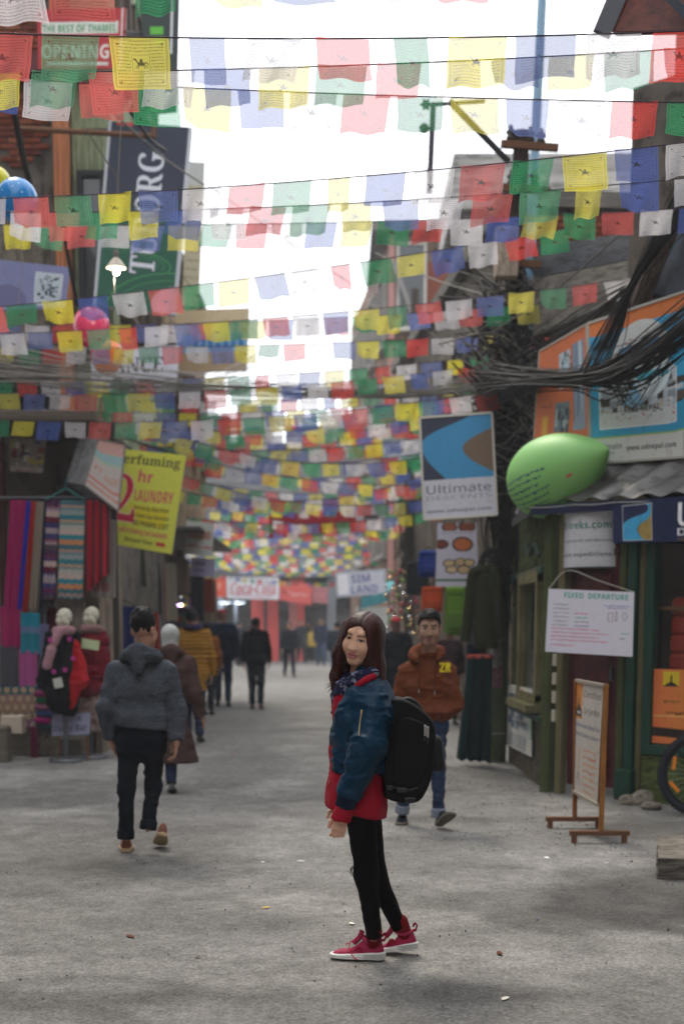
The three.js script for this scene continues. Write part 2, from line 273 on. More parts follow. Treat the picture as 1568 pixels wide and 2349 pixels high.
// a window in a wall: centre, width, height, axis along the wall, outward normal
function windowAt(parent, c, w, h, ax, out, fm, o = {}) {
  const rot = Math.atan2(-ax.z, ax.x), P = (x, y, d) => V(c.x + ax.x * x + out.x * d, c.y + y, c.z + ax.z * x + out.z * d), f = o.f ?? 0.07;
  const put = (g, x, y, d) => { const p = P(x, y, d); return g.rotateY(rot).translate(p.x, p.y, p.z); };
  const win = part(parent, 'window', merge([put(box(f, h, 0.1), -w / 2, 0, 0.03), put(box(f, h, 0.1), w / 2, 0, 0.03), put(box(w + f, f, 0.1), 0, h / 2, 0.034), put(box(w + f, f, 0.1), 0, -h / 2, 0.034), ...(o.mull ?? [0]).map((m) => put(box(f * 0.6, h - f, 0.06), m * w, 0, 0.02))]), fm);
  part(win, 'pane', put(box(w - f * 0.6, h - f * 0.6, 0.012), 0, 0, 0.006), o.pane ?? glassM);
  if (o.sill !== false) part(win, 'sill', put(box(w + 0.25, 0.07, 0.2), 0, -h / 2 - 0.07, 0.08), fm);
  return win;
}
const X1 = V(1, 0, 0), Zp = V(0, 0, 1);
// corner building with a brick upper front (its front stands at z -19, its flank follows the street)
{
  const b = thing('corner_building', 'tall corner building with bare brick, an orange column and a pale green wall', 'building');
  const cement = plaster(0x7d7871), green = plaster(0xb4c6a2), orange = plaster(0xe0936a);
  part(b, 'wall', scaleUV(box(5, 12.5, 4.9, -6.1, 6.25, -21.6), 3), cement);
  part(b, 'green_wall', scaleUV(box(0.5, 9.2, 5.1, -3.25, 7.9, -21.7), 3), green);
  part(b, 'lower_wall', scaleUV(box(0.5, 3.25, 4.9, -3.25, 1.63, -21.6), 2), cement);
  part(b, 'column', rbox(0.17, 9.2, 0.3, 0.015, -3.6, 7.9, -18.98), orange);
  part(b, 'plaster_patch', scaleUV(box(1.2, 2.0, 0.05, -4.5, 6.3, -19.13), 2), plaster(0x8e877d));
  bricks(b, V(-5.6, 7.28, -19.14), X1, Zp, 1.95, 2.5, 0.2, 0.062, (u, v) => u > 0.80 + 0.12 * noise(v * 9, 3) || v < 0.06 + 0.1 * noise(u * 7, 1));
  part(b, 'floor_beam', box(4.2, 0.2, 0.25, -5.2, 8.62, -18.98), M(0x5a2226, 0.7));
  part(b, 'floor_beam', box(4.2, 0.14, 0.22, -5.2, 5.05, -18.98), M(0x3b3734, 0.7));
  windowAt(b, V(-3.25, 6.4, -19.13), 0.30, 1.9, X1, Zp, M(0x26282a, 0.7), { mull: [], sill: false });
  windowAt(b, V(-4.8, 11, -19.13), 1.2, 1.3, X1, Zp, M(0x3a2a22, 0.7));
  windowAt(b, V(-4.3, 4.3, -19.13), 1.3, 0.9, X1, Zp, M(0x2a2420, 0.7), { pane: darkM });
  for (const z of [-20.2, -21.7, -23]) for (const y of [6.4, 9.6]) windowAt(b, V(-2.99, y, z), 0.9, 1.3, V(0, 0, -1), X1, M(0x54463a, 0.7));
  part(b, 'roof', box(6.1, 0.22, 5.4, -5.8, 12.62, -21.6), cement);
  const lb = thing('row_building', 'low beige building next to the corner building, garments hung along its shops', 'building');
  part(lb, 'wall', scaleUV(box(5, 4.6, 7, -5.45, 5.5, -27.7), 3), plaster(0xb7a283));
  part(lb, 'shop_wall', scaleUV(box(4.4, 3.2, 7, -5.8, 1.6, -27.7), 3), plaster(0x8f8478));
  part(lb, 'canopy', rbox(1.1, 0.08, 6.9, 0.02, -2.95, 3.2, -27.7), M(0x55504a, 0.7));
  for (const z of [-25, -26.8, -28.6, -30.3]) windowAt(lb, V(-2.95, 5.6, z), 1.0, 1.5, V(0, 0, -1), X1, M(0x5a3a2c, 0.7));
  for (const z of [-24.3, -26.5, -28.8, -31]) part(lb, 'pillar', box(0.16, 3.2, 0.2, -3.5, 1.6, z), M(z === -26.5 ? 0xb4503c : 0x8a8174, 0.8));
  part(lb, 'roof', box(5.3, 0.16, 7.2, -5.4, 7.88, -27.7), plaster(0x8e877d));
}
// right side of the street, beyond the corner shop
{
  const b = thing('brick_building', 'brick building with dark window bays behind the tangled cable pole', 'building');
  const ax = V(-0.085, 0, -1).normalize(), out = V(-1, 0, 0.085).normalize();
  const brickBack = plaster(0x8a7f74), H = 7.0;
  part(b, 'wall', scaleUV(prismBox(V(2.25, 0, -19.4), ax, out, 12, H, 5), 3), brickBack);
  const f0 = V(2.25, 0, -19.4).addScaledVector(out, -0.005);
  // its end wall faces the camera
  bricks(b, V(2.32, 4.7, -19.36), X1, Zp, 2.6, 2.25, 0.2, 0.062, (u, v) => u > 0.97, 300);
  part(b, 'end_wall_lower', scaleUV(box(4.7, 1.2, 0.06, 4.68, 4.05, -19.36), 2), plaster(0x6f6a64));
  for (let k = 0; k < 5; k++) { const p = f0.clone().addScaledVector(ax, 1.3 + k * 2.3); for (const y of [5.2]) windowAt(b, V(p.x, y, p.z).addScaledVector(out, 0.04), 1.2, 1.6, ax, out, M(0x3a332e, 0.7)); }
  part(b, 'roof', scaleUV(prismBox(V(2.1, H, -19.2), ax, out, 12.3, 0.2, 5.2), 2), plaster(0x8b8882));
  const f = thing('far_brick_building', 'tall building with a slanted steel brace further down the street', 'building');
  part(f, 'wall', scaleUV(prismBox(V(1.35, 0, -40), ax, out, 12, 12.2, 6), 3), plaster(0x9c8172));
  bricks(f, V(2.2, 7.5, -39.95), X1, Zp, 2.6, 4.0, 0.22, 0.07, () => false, 200);
  for (let k = 0; k < 4; k++) { const p = V(1.35, 0, -40).addScaledVector(ax, 1.6 + k * 2.8); for (const y of [4.6, 7.6, 10.4]) windowAt(f, V(p.x, y, p.z).addScaledVector(out, 0.04), 1.6, 2.0, ax, out, M(0x8e8a84, 0.6)); }
  for (const y of [5.4, 8.2, 10.8]) windowAt(f, V(1.9, y, -39.94), 0.75, 2.2, X1, Zp, M(0xa9a59c, 0.6), { mull: [] });
  part(f, 'column', box(0.16, 12.2, 0.14, 1.36, 6.1, -39.9), M(0x9a6e66, 0.7));
  part(f, 'brace', beam(V(1.4, 11.4, -39.8), V(2.6, 8.2, -39.8), 0.12, 0.12), M(0x77736f, 0.6));
  part(f, 'roof', box(6.4, 0.25, 12.6, 4.0, 12.3, -45.9), plaster(0x8d8a86));
  const g = thing('glass_fronted_building', 'white building with bluish glass bands and a flat roof behind the blue pole', 'building');
  const wy = (v) => at(1200, v, 23).y;
  part(g, 'wall', scaleUV(box(5.4, wy(400) - 3, 3, 4.75, (wy(400) + 3) / 2, -26.2), 2), plaster(0xc6c6c8));
  part(g, 'parapet', rbox(5.8, 0.9, 3.4, 0.03, 4.75, wy(345), -26.2), plaster(0xd4d4d6));
  for (let k = 0; k < 4; k++) windowAt(g, V(2.8 + k * 1.2, wy(400) - 1.1, -24.68), 1.0, 1.5, X1, Zp, M(0xd8d8d8, 0.5), { pane: M(0x5d7186, 0.15), mull: [] });
}
function prismBox(o, ax, out, L, H, D) {   // box whose front edge starts at o and runs L along ax, D deep away from out
  const g = new THREE.BoxGeometry(L, H, D), rot = Math.atan2(-ax.z, ax.x); g.rotateY(rot); const c = o.clone().addScaledVector(ax, L / 2).addScaledVector(out, -D / 2); return g.translate(c.x, H / 2 + o.y, c.z);
}
// the end of the street: shop with red pillars under a drink sign
{
  const e = thing('end_building', 'grey building closing the street, with red pillars under its shop signs', 'building');
  const z = -64, px = (u) => at(u, 1440, 64).x, py = (v) => at(784, v, 64).y;
  part(e, 'wall', scaleUV(box(26, 5.6, 6, -4, 3.9 + 2.8, z - 3.3), 6), plaster(0x8d8f92));
  part(e, 'shop_recess', box(26, 3.9, 1, -4, 1.95, z - 4.5), plaster(0x8f8d88));
  for (const [u, w] of [[590, 0.55], [625, 0.5], [672, 0.4], [690, 0.3], [505, 0.3], [540, 0.14], [760, 0.4], [820, 0.4]]) part(e, 'pillar', box(w, 3.95, 0.4, px(u), 1.97, z - 0.4), M([590, 625, 690].includes(u) ? 0xc94f48 : u === 672 ? 0xb06a64 : 0x777b80, 0.7));
  part(e, 'ceiling_slab', box(26, 0.15, 4, -4, 3.88, z - 2), M(0x6e6e70, 0.8));
  for (let k = 0; k < 10; k++) windowAt(e, V(-13 + k * 2.1, 6.4, z - 0.28), 1.2, 1.7, X1, Zp, M(0x6c6259, 0.7));
  for (const [u, w] of [[517, 0.55], [550, 0.5]]) { const y = py(1382), x = px(u); const l = part(e, 'ceiling_lamp', rbox(w, 0.1, 0.12, 0.03, x, y, z + 0.15), M(0xffffff, 0.5, { emissive: col(0xdfefff), emissiveIntensity: 2.2 })); const p = new THREE.PointLight(0xdfefff, 2, 8); p.position.set(x, y - 0.15, z + 0.15); p.castShadow = true; scene.add(p); }
  part(e, 'roof', box(26.6, 0.2, 6.6, -4, 9.6, z - 3.2), plaster(0x8d8a86));
  for (const [x, w, h] of [[-7.6, 3.2, 0.9], [-3.9, 1.6, 1.7], [-1.4, 2.2, 0.8], [1.6, 1.8, 1.3], [4.4, 2.6, 0.7]]) part(e, 'parapet', box(w, h, 0.5, x, 9.7 + h / 2, z - 0.6), plaster(0x9a9894));
  for (const [x, r] of [[-5.6, 0.55], [0.2, 0.5]]) part(e, 'water_tank', new THREE.CylinderGeometry(r, r, 1.3, 18).translate(x, 10.4, z - 1.4), M(0x33363a, 0.6));
  const side = thing('side_building', 'grey building on the junction beside the end of the street', 'building');
  part(side, 'wall', scaleUV(box(10, 6, 20, -13.6, 3, -50), 6), plaster(0x8f8a86));
  for (let k = 0; k < 5; k++) for (const y of [2.2, 4.6]) windowAt(side, V(-8.58, y, -42 - k * 3.4), 1.5, 1.7, V(0, 0, -1), X1, M(0x5c534c, 0.7));
  part(side, 'roof', box(10.4, 0.2, 20.4, -13.6, 6.1, -50), plaster(0x8d8a86));
}
// the street goes on behind the camera: buildings on both sides shade it
for (const [x, z, w, d, h, c, l] of [[9.2, 4, 9, 26, 15, 0x9b8f82, 'tan plastered building standing along the street beyond the kerb stone'], [-12.5, -0.5, 9, 29, 13, 0xa39a90, 'pale plastered building standing across the open junction'], [-0.5, 27, 14, 8, 13, 0x94897e, 'brown plastered building behind the place of the photographer']]) {
  const b = thing('street_building', l, 'building'); part(b, 'wall', scaleUV(box(w, h, d, x, h / 2, z), 4), plaster(c)); part(b, 'roof', box(w + 0.4, 0.2, d + 0.4, x, h + 0.1, z), plaster(0x8a8680));
  for (let k = 0; k < 5; k++) for (const y of [1.8, 4.8, 7.6]) if (Math.abs(x) > 2) windowAt(b, V(x - Math.sign(x) * w / 2, y, z - d / 2 + (k + 0.5) * d / 5), 1.4, 1.5, V(0, 0, x > 0 ? -1 : 1), V(-Math.sign(x), 0, 0), M(0x5c4a3c, 0.7));
}
// ---------- prayer flags ----------
const flagPrint = (sd, strong) => canvasTex(256, 208, (k, w, h) => {
  seed = sd; k.fillStyle = '#ffffff'; k.fillRect(0, 0, w, h);
  for (let i = 0; i < 900; i++) { k.fillStyle = `rgba(120,120,120,${rnd(0, 0.06)})`; rnd() < 0.5 ? k.fillRect(rnd(0, w), rnd(0, h), rnd(10, 60), 1) : k.fillRect(rnd(0, w), rnd(0, h), 1, rnd(10, 60)); }
  const ink = `rgba(38,36,40,${strong})`; k.strokeStyle = ink; k.lineWidth = 1.2; k.strokeRect(10, 10, w - 20, h - 20); k.strokeRect(15, 15, w - 30, h - 30); k.strokeRect(w * 0.35, h * 0.33, w * 0.3, h * 0.32);
  for (let r = 0; r < 13; r++) { const y = 26 + r * 13; const seg = y > h * 0.30 && y < h * 0.68 ? [[24, w * 0.33], [w * 0.67, w - 24]] : [[24, w - 24]]; for (const [a, b] of seg) { k.fillStyle = ink; let x = a; while (x < b - 4) { const l = rnd(2, 6); k.fillRect(x, y + rnd(-1, 1), l, rnd(1.4, 3)); if (rnd() < 0.5) k.fillRect(x + 1, y, 1.3, rnd(3, 7)); x += l + rnd(1, 3); } } }
  for (const [x, y] of [[24, 24], [w - 40, 24], [24, h - 34], [w - 40, h - 34]]) { k.fillStyle = ink; for (let i = 0; i < 7; i++) k.fillRect(x + rnd(0, 14), y + rnd(0, 9), rnd(2, 6), rnd(1.5, 4)); }
  k.save(); k.translate(w / 2, h / 2); k.fillStyle = ink; k.strokeStyle = ink; k.lineCap = 'round';          // small galloping horse woodcut
  k.beginPath(); k.ellipse(0, 0, 17, 8, 0.05, 0, 7); k.fill(); k.beginPath(); k.ellipse(0, -12, 7, 9, 0, 0, 7); k.fill();
  k.lineWidth = 6; k.beginPath(); k.moveTo(-13, -3); k.quadraticCurveTo(-22, -12, -24, -18); k.stroke(); k.beginPath(); k.ellipse(-28, -18, 6, 3.4, 0.5, 0, 7); k.fill();
  k.lineWidth = 3; for (const [a, b, c, d] of [[-12, 5, -24, 16], [-8, 6, -15, 20], [10, 5, 18, 19], [14, 3, 28, 14]]) { k.beginPath(); k.moveTo(a, b); k.quadraticCurveTo((a + c) / 2 - 4, b + 6, c, d); k.stroke(); }
  k.lineWidth = 4; k.beginPath(); k.moveTo(15, -2); k.quadraticCurveTo(28, -8, 30, 4); k.stroke(); k.restore();
});
const prints = [flagPrint(11, 0.6), flagPrint(29, 0.42)];
const FC = { R: [0.80, 0.085, 0.075], G: [0.05, 0.36, 0.16], Y: [0.92, 0.82, 0.07], B: [0.10, 0.16, 0.50], W: [0.88, 0.86, 0.90] };
const flagM = {}; for (const k in FC) flagM[k] = [0, 1, 2, 3].map((i) => M(FC[k].map((c) => i < 2 ? c : lerp(c, 0.75, 0.12) * 0.95), 0.95, { map: prints[i % 2], transmission: 0.74, thickness: 0, transparent: true, opacity: 0.68, bumpMap: T.cloth, bumpScale: 0.0006 }));
const cordM = M(0x3a2a3a, 0.8);
function flagGeo(sd, nx, ny, amp) {
  seed = sd * 977 + 5; const g = new THREE.PlaneGeometry(1, 0.8, nx, ny).translate(0, -0.4, 0), p = g.attributes.position, a = rnd(-1, 1), b = rnd(0, 6), c = rnd(0.6, 1.8), e = rnd(-0.1, 0.1), lift = rnd(-0.05, 0.06), d = rnd(0.5, 1.4), swing = rnd(-0.14, 0.14);
  const corner = rnd() < 0.14 ? rnd(0.10, 0.22) : 0, ripple = rnd(0.012, 0.028), nb = rnd(7, 12);
  for (let i = 0; i < p.count; i++) { const x = p.getX(i), y = -p.getY(i), t = y / 0.8;
    const pinch = 0.012 * Math.cos(x * 6.283) * (1 - t);                      // the hem sags between its stitches
    const z = amp * t * (0.10 * Math.sin(x * 6 * c + b + t * 1.5) + 0.06 * a) + swing * t * y + ripple * amp * Math.sin(x * nb + b + t * 2) * (0.4 + 0.6 * t);
    const nip = corner * t * t * sst(0.1, 0.5, x * Math.sign(a));             // a lifted or folded corner
    p.setXYZ(i, x * (1 - 0.03 * t * d) + e * t + 0.012 * Math.sin(y * 9 + b) * t - nip * Math.sign(a) * 0.5, -y + lift * t * x - pinch + nip * 0.8, z + nip * 0.6); }
  g.computeVertexNormals(); return g;
}
const FG = Array.from({ length: 14 }, (_, i) => flagGeo(i + 1, 12, 9, 1)), FGfar = Array.from({ length: 8 }, (_, i) => flagGeo(i + 40, 5, 3, 1.3));
seed = 4242;
const ORD = 'RGYBW', REV = 'WBYGR';
function flagString(A, B, sag, order, start, o) {
  const g = thing('prayer_flag_string', o.label, 'prayer flags', o.group), w = o.w ?? 0.25, L = A.distanceTo(B), n = Math.floor(L / (w * 1.1)), P = (t) => V(lerp(A.x, B.x, t), lerp(A.y, B.y, t) - sag * 4 * t * (1 - t), lerp(A.z, B.z, t));
  part(g, 'cord', tube(Array.from({ length: 13 }, (_, i) => P(i / 12)), o.far ? 0.007 : 0.0035, 40, 4), cordM);
  const yaw = Math.atan2(-(B.z - A.z), B.x - A.x);
  for (let i = 0; i < n; i++) {
    const t = (i + 0.5) / n, c = order[(i + start) % 5]; if (o.far && rnd() < 0.04) continue;
    const p = P(t), q = P(t + 0.005), m = part(g, 'flag', pick(o.far ? FGfar : FG), flagM[c][Math.floor(rnd(0, 4))]), s = w * rnd(0.9, 1.03), nar = rnd() < 0.07 ? rnd(0.55, 0.85) : 1;
    m.position.set(p.x, p.y, p.z); m.rotation.order = 'YZX'; m.rotation.set(rnd(-0.16, 0.16) + (rnd() < 0.06 ? rnd(-0.5, 0.5) : 0), yaw + rnd(-0.1, 0.1), Math.atan2(q.y - p.y, Math.hypot(q.x - p.x, q.z - p.z)) + rnd(-0.05, 0.05)); m.scale.set(s * nar, s * rnd(0.88, 1.0), s * 0.7);
  }
  return g;
}
const GA = 'strings of prayer flags across the street', desc = 'prayer flag string ';
const NEAR = [   // left end u, v, D; right end u, v, D; sag; order; start; what sets it apart
  [-70, -62, 5.7, 1640, -172, 5.7, 0.02, ORD, 4, 'with the largest flags, hung highest above the woman'],
  [-70, 74, 6.3, 1640, 68, 6.3, 0.03, ORD, 0, 'large and level, crossing in front of the bare blue pole top'],
  [-70, 166, 7.5, 1640, 106, 7.5, 0.03, REV, 2, 'overlapping the lower edge of the large level string'],
  [-70, 176, 7.9, 1640, 236, 7.8, 0.02, ORD, 3, 'hung just above the round-headed lamp rod'],
  [-70, 457, 9.3, 1640, 318, 8.1, 0.05, ORD, 4, 'starting by the blue balloon, passing over the lamp rod foot'],
  [-70, 486, 10, 1640, 402, 8.5, 0.06, ORD, 3, 'hung close below the string by the blue balloon'],
  [-70, 514, 11.8, 1640, 474, 10.6, 0.05, REV, 1, 'lowest of the cluster below the blue balloon'],
  [-70, 710, 11.7, 1310, 522, 11.7, 0.05, ORD, 0, 'rising steeply past the hanging lamp to the cable pole'],
  [-70, 768, 14, 1450, 638, 13.2, 0.08, REV, 4, 'tied to the cable bundle beside the big billboard'],
  [-70, 745, 15.2, 1300, 690, 15.2, 0.08, ORD, 2, 'hung just behind the string tied by the billboard'],
  [-70, 798, 16.5, 1330, 757, 16, 0.06, REV, 1, 'passing in front of the orange balloon'],
  [-70, 872, 17, 1240, 802, 16.5, 0.12, REV, 2, 'crossing below the dance bar sign'],
  [-70, 900, 16, 1100, 838, 16.5, 0.12, ORD, 1, 'sagging below the orange balloon'],
  [-30, 962, 15.6, 1142, 896, 15.4, 0.14, ORD, 1, 'whose end flutters at the top of the blue hanging sign'],
  [60, 935, 19, 1100, 905, 19, 0.14, REV, 0, 'running above the yellow laundry sign'],
];
for (const [u0, v0, d0, u1, v1, d1, sag, ord, st, l] of NEAR) flagString(at(u0, v0, d0), at(u1, v1, d1), sag, ord, st, { label: desc + l, group: GA });
for (let i = 0; i < 42; i++) {
  const D = 19.6 + i * 1.0 + rnd(-0.3, 0.3), h = 4.0 + rnd(-0.3, 0.35) + (i > 30 ? 0.25 : 0), xl = D < 31 ? -2.85 : -5.6 + rnd(-0.4, 0.4), xr = lerp(2.1, 1.25, (D - 19) / 25) + rnd(-0.1, 0.3);
  flagString(V(xl, h + rnd(-0.25, 0.35), -D + rnd(-0.8, 0.8)), V(Math.max(xr, 1.2), h + rnd(-0.2, 0.4), -D + rnd(-0.8, 0.8)), rnd(0.15, 0.45), i % 2 ? ORD : REV, i * 3, { far: true, w: 0.25, label: 'far string of small prayer flags in the dense canopy of flags down the street', group: 'far prayer flag strings down the street' });
}
flagString(V(-6.5, 3.95, -61), V(2.2, 3.55, -61), 0.25, REV, 0, { far: true, w: 0.28, label: 'lowest far string of prayer flags, hung just over the red drink sign', group: GA });
for (const [u0, v0, u1, v1, D, sag, r] of [[40, 905, 1100, 872, 20.5, 0.18, 0], [120, 948, 1080, 915, 21.5, 0.2, 1], [180, 968, 1075, 938, 20, 0.2, 0], [200, 985, 1060, 952, 22.5, 0.22, 1], [220, 1000, 1050, 975, 23.5, 0.22, 0], [230, 1010, 1050, 990, 21, 0.2, 1]])
  flagString(at(u0, v0, D), at(u1, v1, D), sag, r ? ORD : REV, r * 2 + 1, { far: true, label: 'string of small prayer flags above the laundry sign, just below the open sky', group: 'prayer flag strings just below the open sky' });
// one long red banner between the far strings
{ const o = new THREE.Mesh(drape(V(-1.6, 3.95, -31), V(0.9, 4.08, -31), 0.5, { folds: 2, amp: 0.03 }), M(0xb52a34, 0.9, { transmission: 0.3 })); o.name = 'cloth_banner'; o.userData = { label: 'long plain red cloth banner hung across the street among far flags', category: 'banner' }; scene.add(o); }
// ---------- right side: corner shop and what stands round it ----------
const steel = M(0x55565a, 0.5, { metalness: 0.6 }), rust = M(0x6a4a36, 0.8), blackP = M(0x151517, 0.6), woodM = M(0x8a6238, 0.7, { map: T.wear });
{
  const s = thing('corner_shop', 'olive green corner shop with a maroon door and blue-edged tin awning', 'shop');
  const O = V(1.9, 0, -13.0), ax = V(0.707, 0, 0.707), out = V(-0.707, 0, 0.707), rot = Math.atan2(-ax.z, ax.x);
  const P = (x, y, d = 0) => V(O.x + ax.x * x + out.x * d, y, O.z + ax.z * x + out.z * d);
  const B = (w, h, dp, x, y, d) => { const p = P(x, y, d); return box(w, h, dp).rotateY(rot).translate(p.x, p.y, p.z); };
  const RB = (w, h, dp, x, y, d, r = 0.012) => { const p = P(x, y, d); return rbox(w, h, dp, r).rotateY(rot).translate(p.x, p.y, p.z); };
  const olive = plaster(0x5f6a44), dgreen = M(0x0f4a38, 0.5, { map: T.wear }), maroon = M(0x5e2026, 0.55, { map: T.wear }), cream = plaster(0x8f8a66), dirty = plaster(0x6b6354);
  part(s, 'corner_post', RB(0.10, 2.7, 0.12, 0.04, 1.35, 0.02), olive);
  part(s, 'corner_post', RB(0.07, 2.8, 0.1, 0.2, 1.4, 0.04), cream);
  part(s, 'front_wall', scaleUV(B(0.62, 0.5, 0.1, 0.5, 2.38, -0.06), 1), olive);
  // door
  const d = part(s, 'door', merge([B(0.54, 2.05, 0.06, 0.52, 1.12, -0.02)]), maroon);
  for (const [y, h] of [[1.72, 0.55], [1.0, 0.6], [0.4, 0.42]]) part(d, 'door_panel', RB(0.36, h, 0.03, 0.52, y, 0.025), maroon);
  part(d, 'handle', RB(0.03, 0.12, 0.05, 0.74, 1.12, 0.05), steel);
  for (let k = 0; k < 4; k++) { const p = P(0.31 + k * 0.14, 2.15, 0.0); part(s, 'finial', new THREE.LatheGeometry([[0.03, 0], [0.032, 0.05], [0.018, 0.08], [0.034, 0.13], [0.03, 0.18], [0.012, 0.21], [0, 0.23]].map(([x, y]) => new THREE.Vector2(x, y)), 10).translate(p.x, p.y, p.z), maroon); }
  part(s, 'door_post', RB(0.07, 2.3, 0.12, 0.84, 1.15, 0.01), olive);
  part(s, 'door_post', RB(0.09, 2.3, 0.12, 0.95, 1.2, 0.03), dgreen);
  part(s, 'foot_block', RB(0.18, 0.24, 0.14, 0.93, 0.16, 0.06), dgreen);
  // show window
  part(s, 'dado', scaleUV(B(1.6, 0.42, 0.12, 1.88, 0.21, 0.0), 1), plaster(0x64733f));
  part(s, 'plaster_strip', B(0.05, 2.4, 0.1, 1.03, 1.2, 0.0), cream);
  const win = part(s, 'show_window', merge([RB(0.09, 2.0, 0.1, 1.12, 1.42, 0.03), RB(1.6, 0.09, 0.1, 1.92, 0.47, 0.034), RB(1.6, 0.09, 0.1, 1.92, 2.38, 0.034)]), dgreen);
  part(win, 'pane', B(1.5, 1.85, 0.006, 1.92, 1.43, 0.02), M(0xffffff, 0.04, { transmission: 1, thickness: 0 }));
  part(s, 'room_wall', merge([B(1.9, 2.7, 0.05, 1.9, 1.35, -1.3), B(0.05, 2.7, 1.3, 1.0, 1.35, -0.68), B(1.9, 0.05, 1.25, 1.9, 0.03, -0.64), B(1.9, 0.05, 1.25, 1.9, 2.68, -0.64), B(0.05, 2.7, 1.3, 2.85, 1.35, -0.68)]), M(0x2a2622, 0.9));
  // street flank
  const fl = (h, y, z0, z1, x, t) => box(t, h, z0 - z1, x, y, (z0 + z1) / 2);
  part(s, 'side_wall', scaleUV(fl(0.62, 0.31, -13.1, -16, 1.97, 0.12), 2), dirty);
  part(s, 'side_wall', scaleUV(fl(0.75, 2.4, -13.1, -16, 1.97, 0.1), 2), olive);
  part(s, 'side_wall', scaleUV(merge([fl(1.5, 1.35, -13.1, -13.45, 1.97, 0.1), fl(1.5, 1.35, -14.9, -16, 1.97, 0.1)]), 2), olive);
  windowAt(s, V(1.93, 1.42, -14.18), 1.35, 1.2, V(0, 0, -1), V(-1, 0, 0), cream, { mull: [], pane: M(0x0e2e2a, 0.15, { clearcoat: 0.5 }), f: 0.12 });
  part(s, 'trim_board', rbox(0.06, 0.07, 2.4, 0.01, 1.88, 2.06, -14.4), dgreen);
  part(s, 'trim_board', rbox(0.05, 0.06, 2.4, 0.01, 1.88, 0.66, -14.4), dgreen);
  part(s, 'scroll_bracket', tube([V(1.86, 2.2, -13.4), V(1.85, 2.32, -13.7), V(1.85, 2.24, -14.0), V(1.85, 2.36, -14.4)], 0.022, 20, 6), dgreen);
  part(s, 'fuse_strip', merge([0, 1, 2, 3, 4, 5].map((k) => { const p = P(0.13, 0.72 + k * 0.17, 0.06); return rbox(0.05, 0.11, 0.03, 0.008).rotateY(rot).translate(p.x, p.y, p.z); })), M(0xa9a290, 0.7));
  part(s, 'rear_wall', scaleUV(box(4, 3, 0.12, 4.1, 1.5, -16.05), 2), dirty);
  // awning: corrugated sheet with blue fascia
  const sheet = (a, b, c, e, n, amp, m, name) => { const g = new THREE.PlaneGeometry(1, 1, n, 4), p = g.attributes.position; for (let i = 0; i < p.count; i++) { const u = p.getX(i) + 0.5, v = 0.5 - p.getY(i), q = a.clone().lerp(b, u).lerp(e.clone().lerp(c, u), v); p.setXYZ(i, q.x, q.y + amp * Math.sin(u * n * 0.9), q.z); } g.computeVertexNormals(); return part(s, name, g, m); };
  const tin = M(0x8f9092, 0.45, { metalness: 0.5, map: T.wear });
  const f0 = at(1221, 1152, 12.9), f1 = at(1640, 1126, 11.7), k0 = P(0.1, 3.05, -0.3), k1 = P(2.6, 3.1, -0.3);
  sheet(k0, k1, f1, f0, 46, 0.018, tin, 'tin_sheet');
  const l0 = at(1176, 1182, 14.6), l1 = V(2.0, 3.0, -15.6); sheet(l1, k0, f0, l0, 24, 0.014, tin, 'tin_sheet');
  const dn = V(0, -0.085, 0), fas = (a, b) => prism([a, b, b.clone().add(dn), a.clone().add(dn)], 0.02);
  const navy = M(0x1b2a5c, 0.5, { map: T.wear }), h = V(-0.02, -0.03, 0.03), q1 = fas(f0.clone().add(h), f1.clone().add(h)); part(s, 'fascia', merge([q1.front, q1.rest]), navy);
  const q2 = fas(l0.clone().add(h), f0.clone().add(h)); part(s, 'fascia', merge([q2.front, q2.rest]), M(0x232427, 0.7));
  part(s, 'light_cord', tube(Array.from({ length: 9 }, (_, i) => f0.clone().lerp(f1, i / 8).add(V(-0.04, -0.05 - 0.008 * (i % 2), 0.05))), 0.006, 40, 5), M(0x8c8c86, 0.6));
  part(s, 'upper_wall', scaleUV(B(2.8, 3.4, 0.12, 1.7, 4.6, -0.75), 2), plaster(0x77706a));
  // goods in the window
  const red = M(0xb3260f, 0.7, { map: T.cloth });
  const bag = (x, y, w, h, n, label, m = red) => { const g = thing('quilted_jacket', label, 'jacket'); for (let k = 0; k < n; k++) part(g, 'quilted_baffle', RB(w * (1 - 0.04 * k), h / n * 1.06, 0.3, x, y + (k + 0.5) * h / n, -0.35, 0.045), m); };
  bag(1.62, 0.98, 0.5, 0.66, 5, 'quilted red jacket piled behind the shop window pane'); bag(1.24, 0.98, 0.2, 0.8, 5, 'narrow red jacket sleeve bundle beside the piled red jacket'); bag(1.56, 1.72, 0.42, 0.2, 2, 'rolled red jacket on the upper shelf of the shop window');
  part(s, 'shelf', B(0.9, 0.03, 0.4, 1.5, 0.96, -0.35), woodM); part(s, 'shelf', B(0.9, 0.03, 0.4, 1.5, 1.69, -0.35), woodM);
  const bl = thing('blue_pack', 'slate blue pack standing beside the piled red jackets in the window', 'bag'); part(bl, 'body', RB(0.3, 0.5, 0.2, 2.1, 1.22, -0.35, 0.05), M(0x2c4a6a, 0.7)); part(bl, 'pocket', RB(0.22, 0.22, 0.06, 2.1, 1.12, -0.23, 0.025), M(0x24405e, 0.7));
  // wall signs
  const cs = (x0, x1, y0, y1, d = 0.06) => [P(x0, y1, d), P(x1, y1, d), P(x1, y0, d), P(x0, y0, d)];
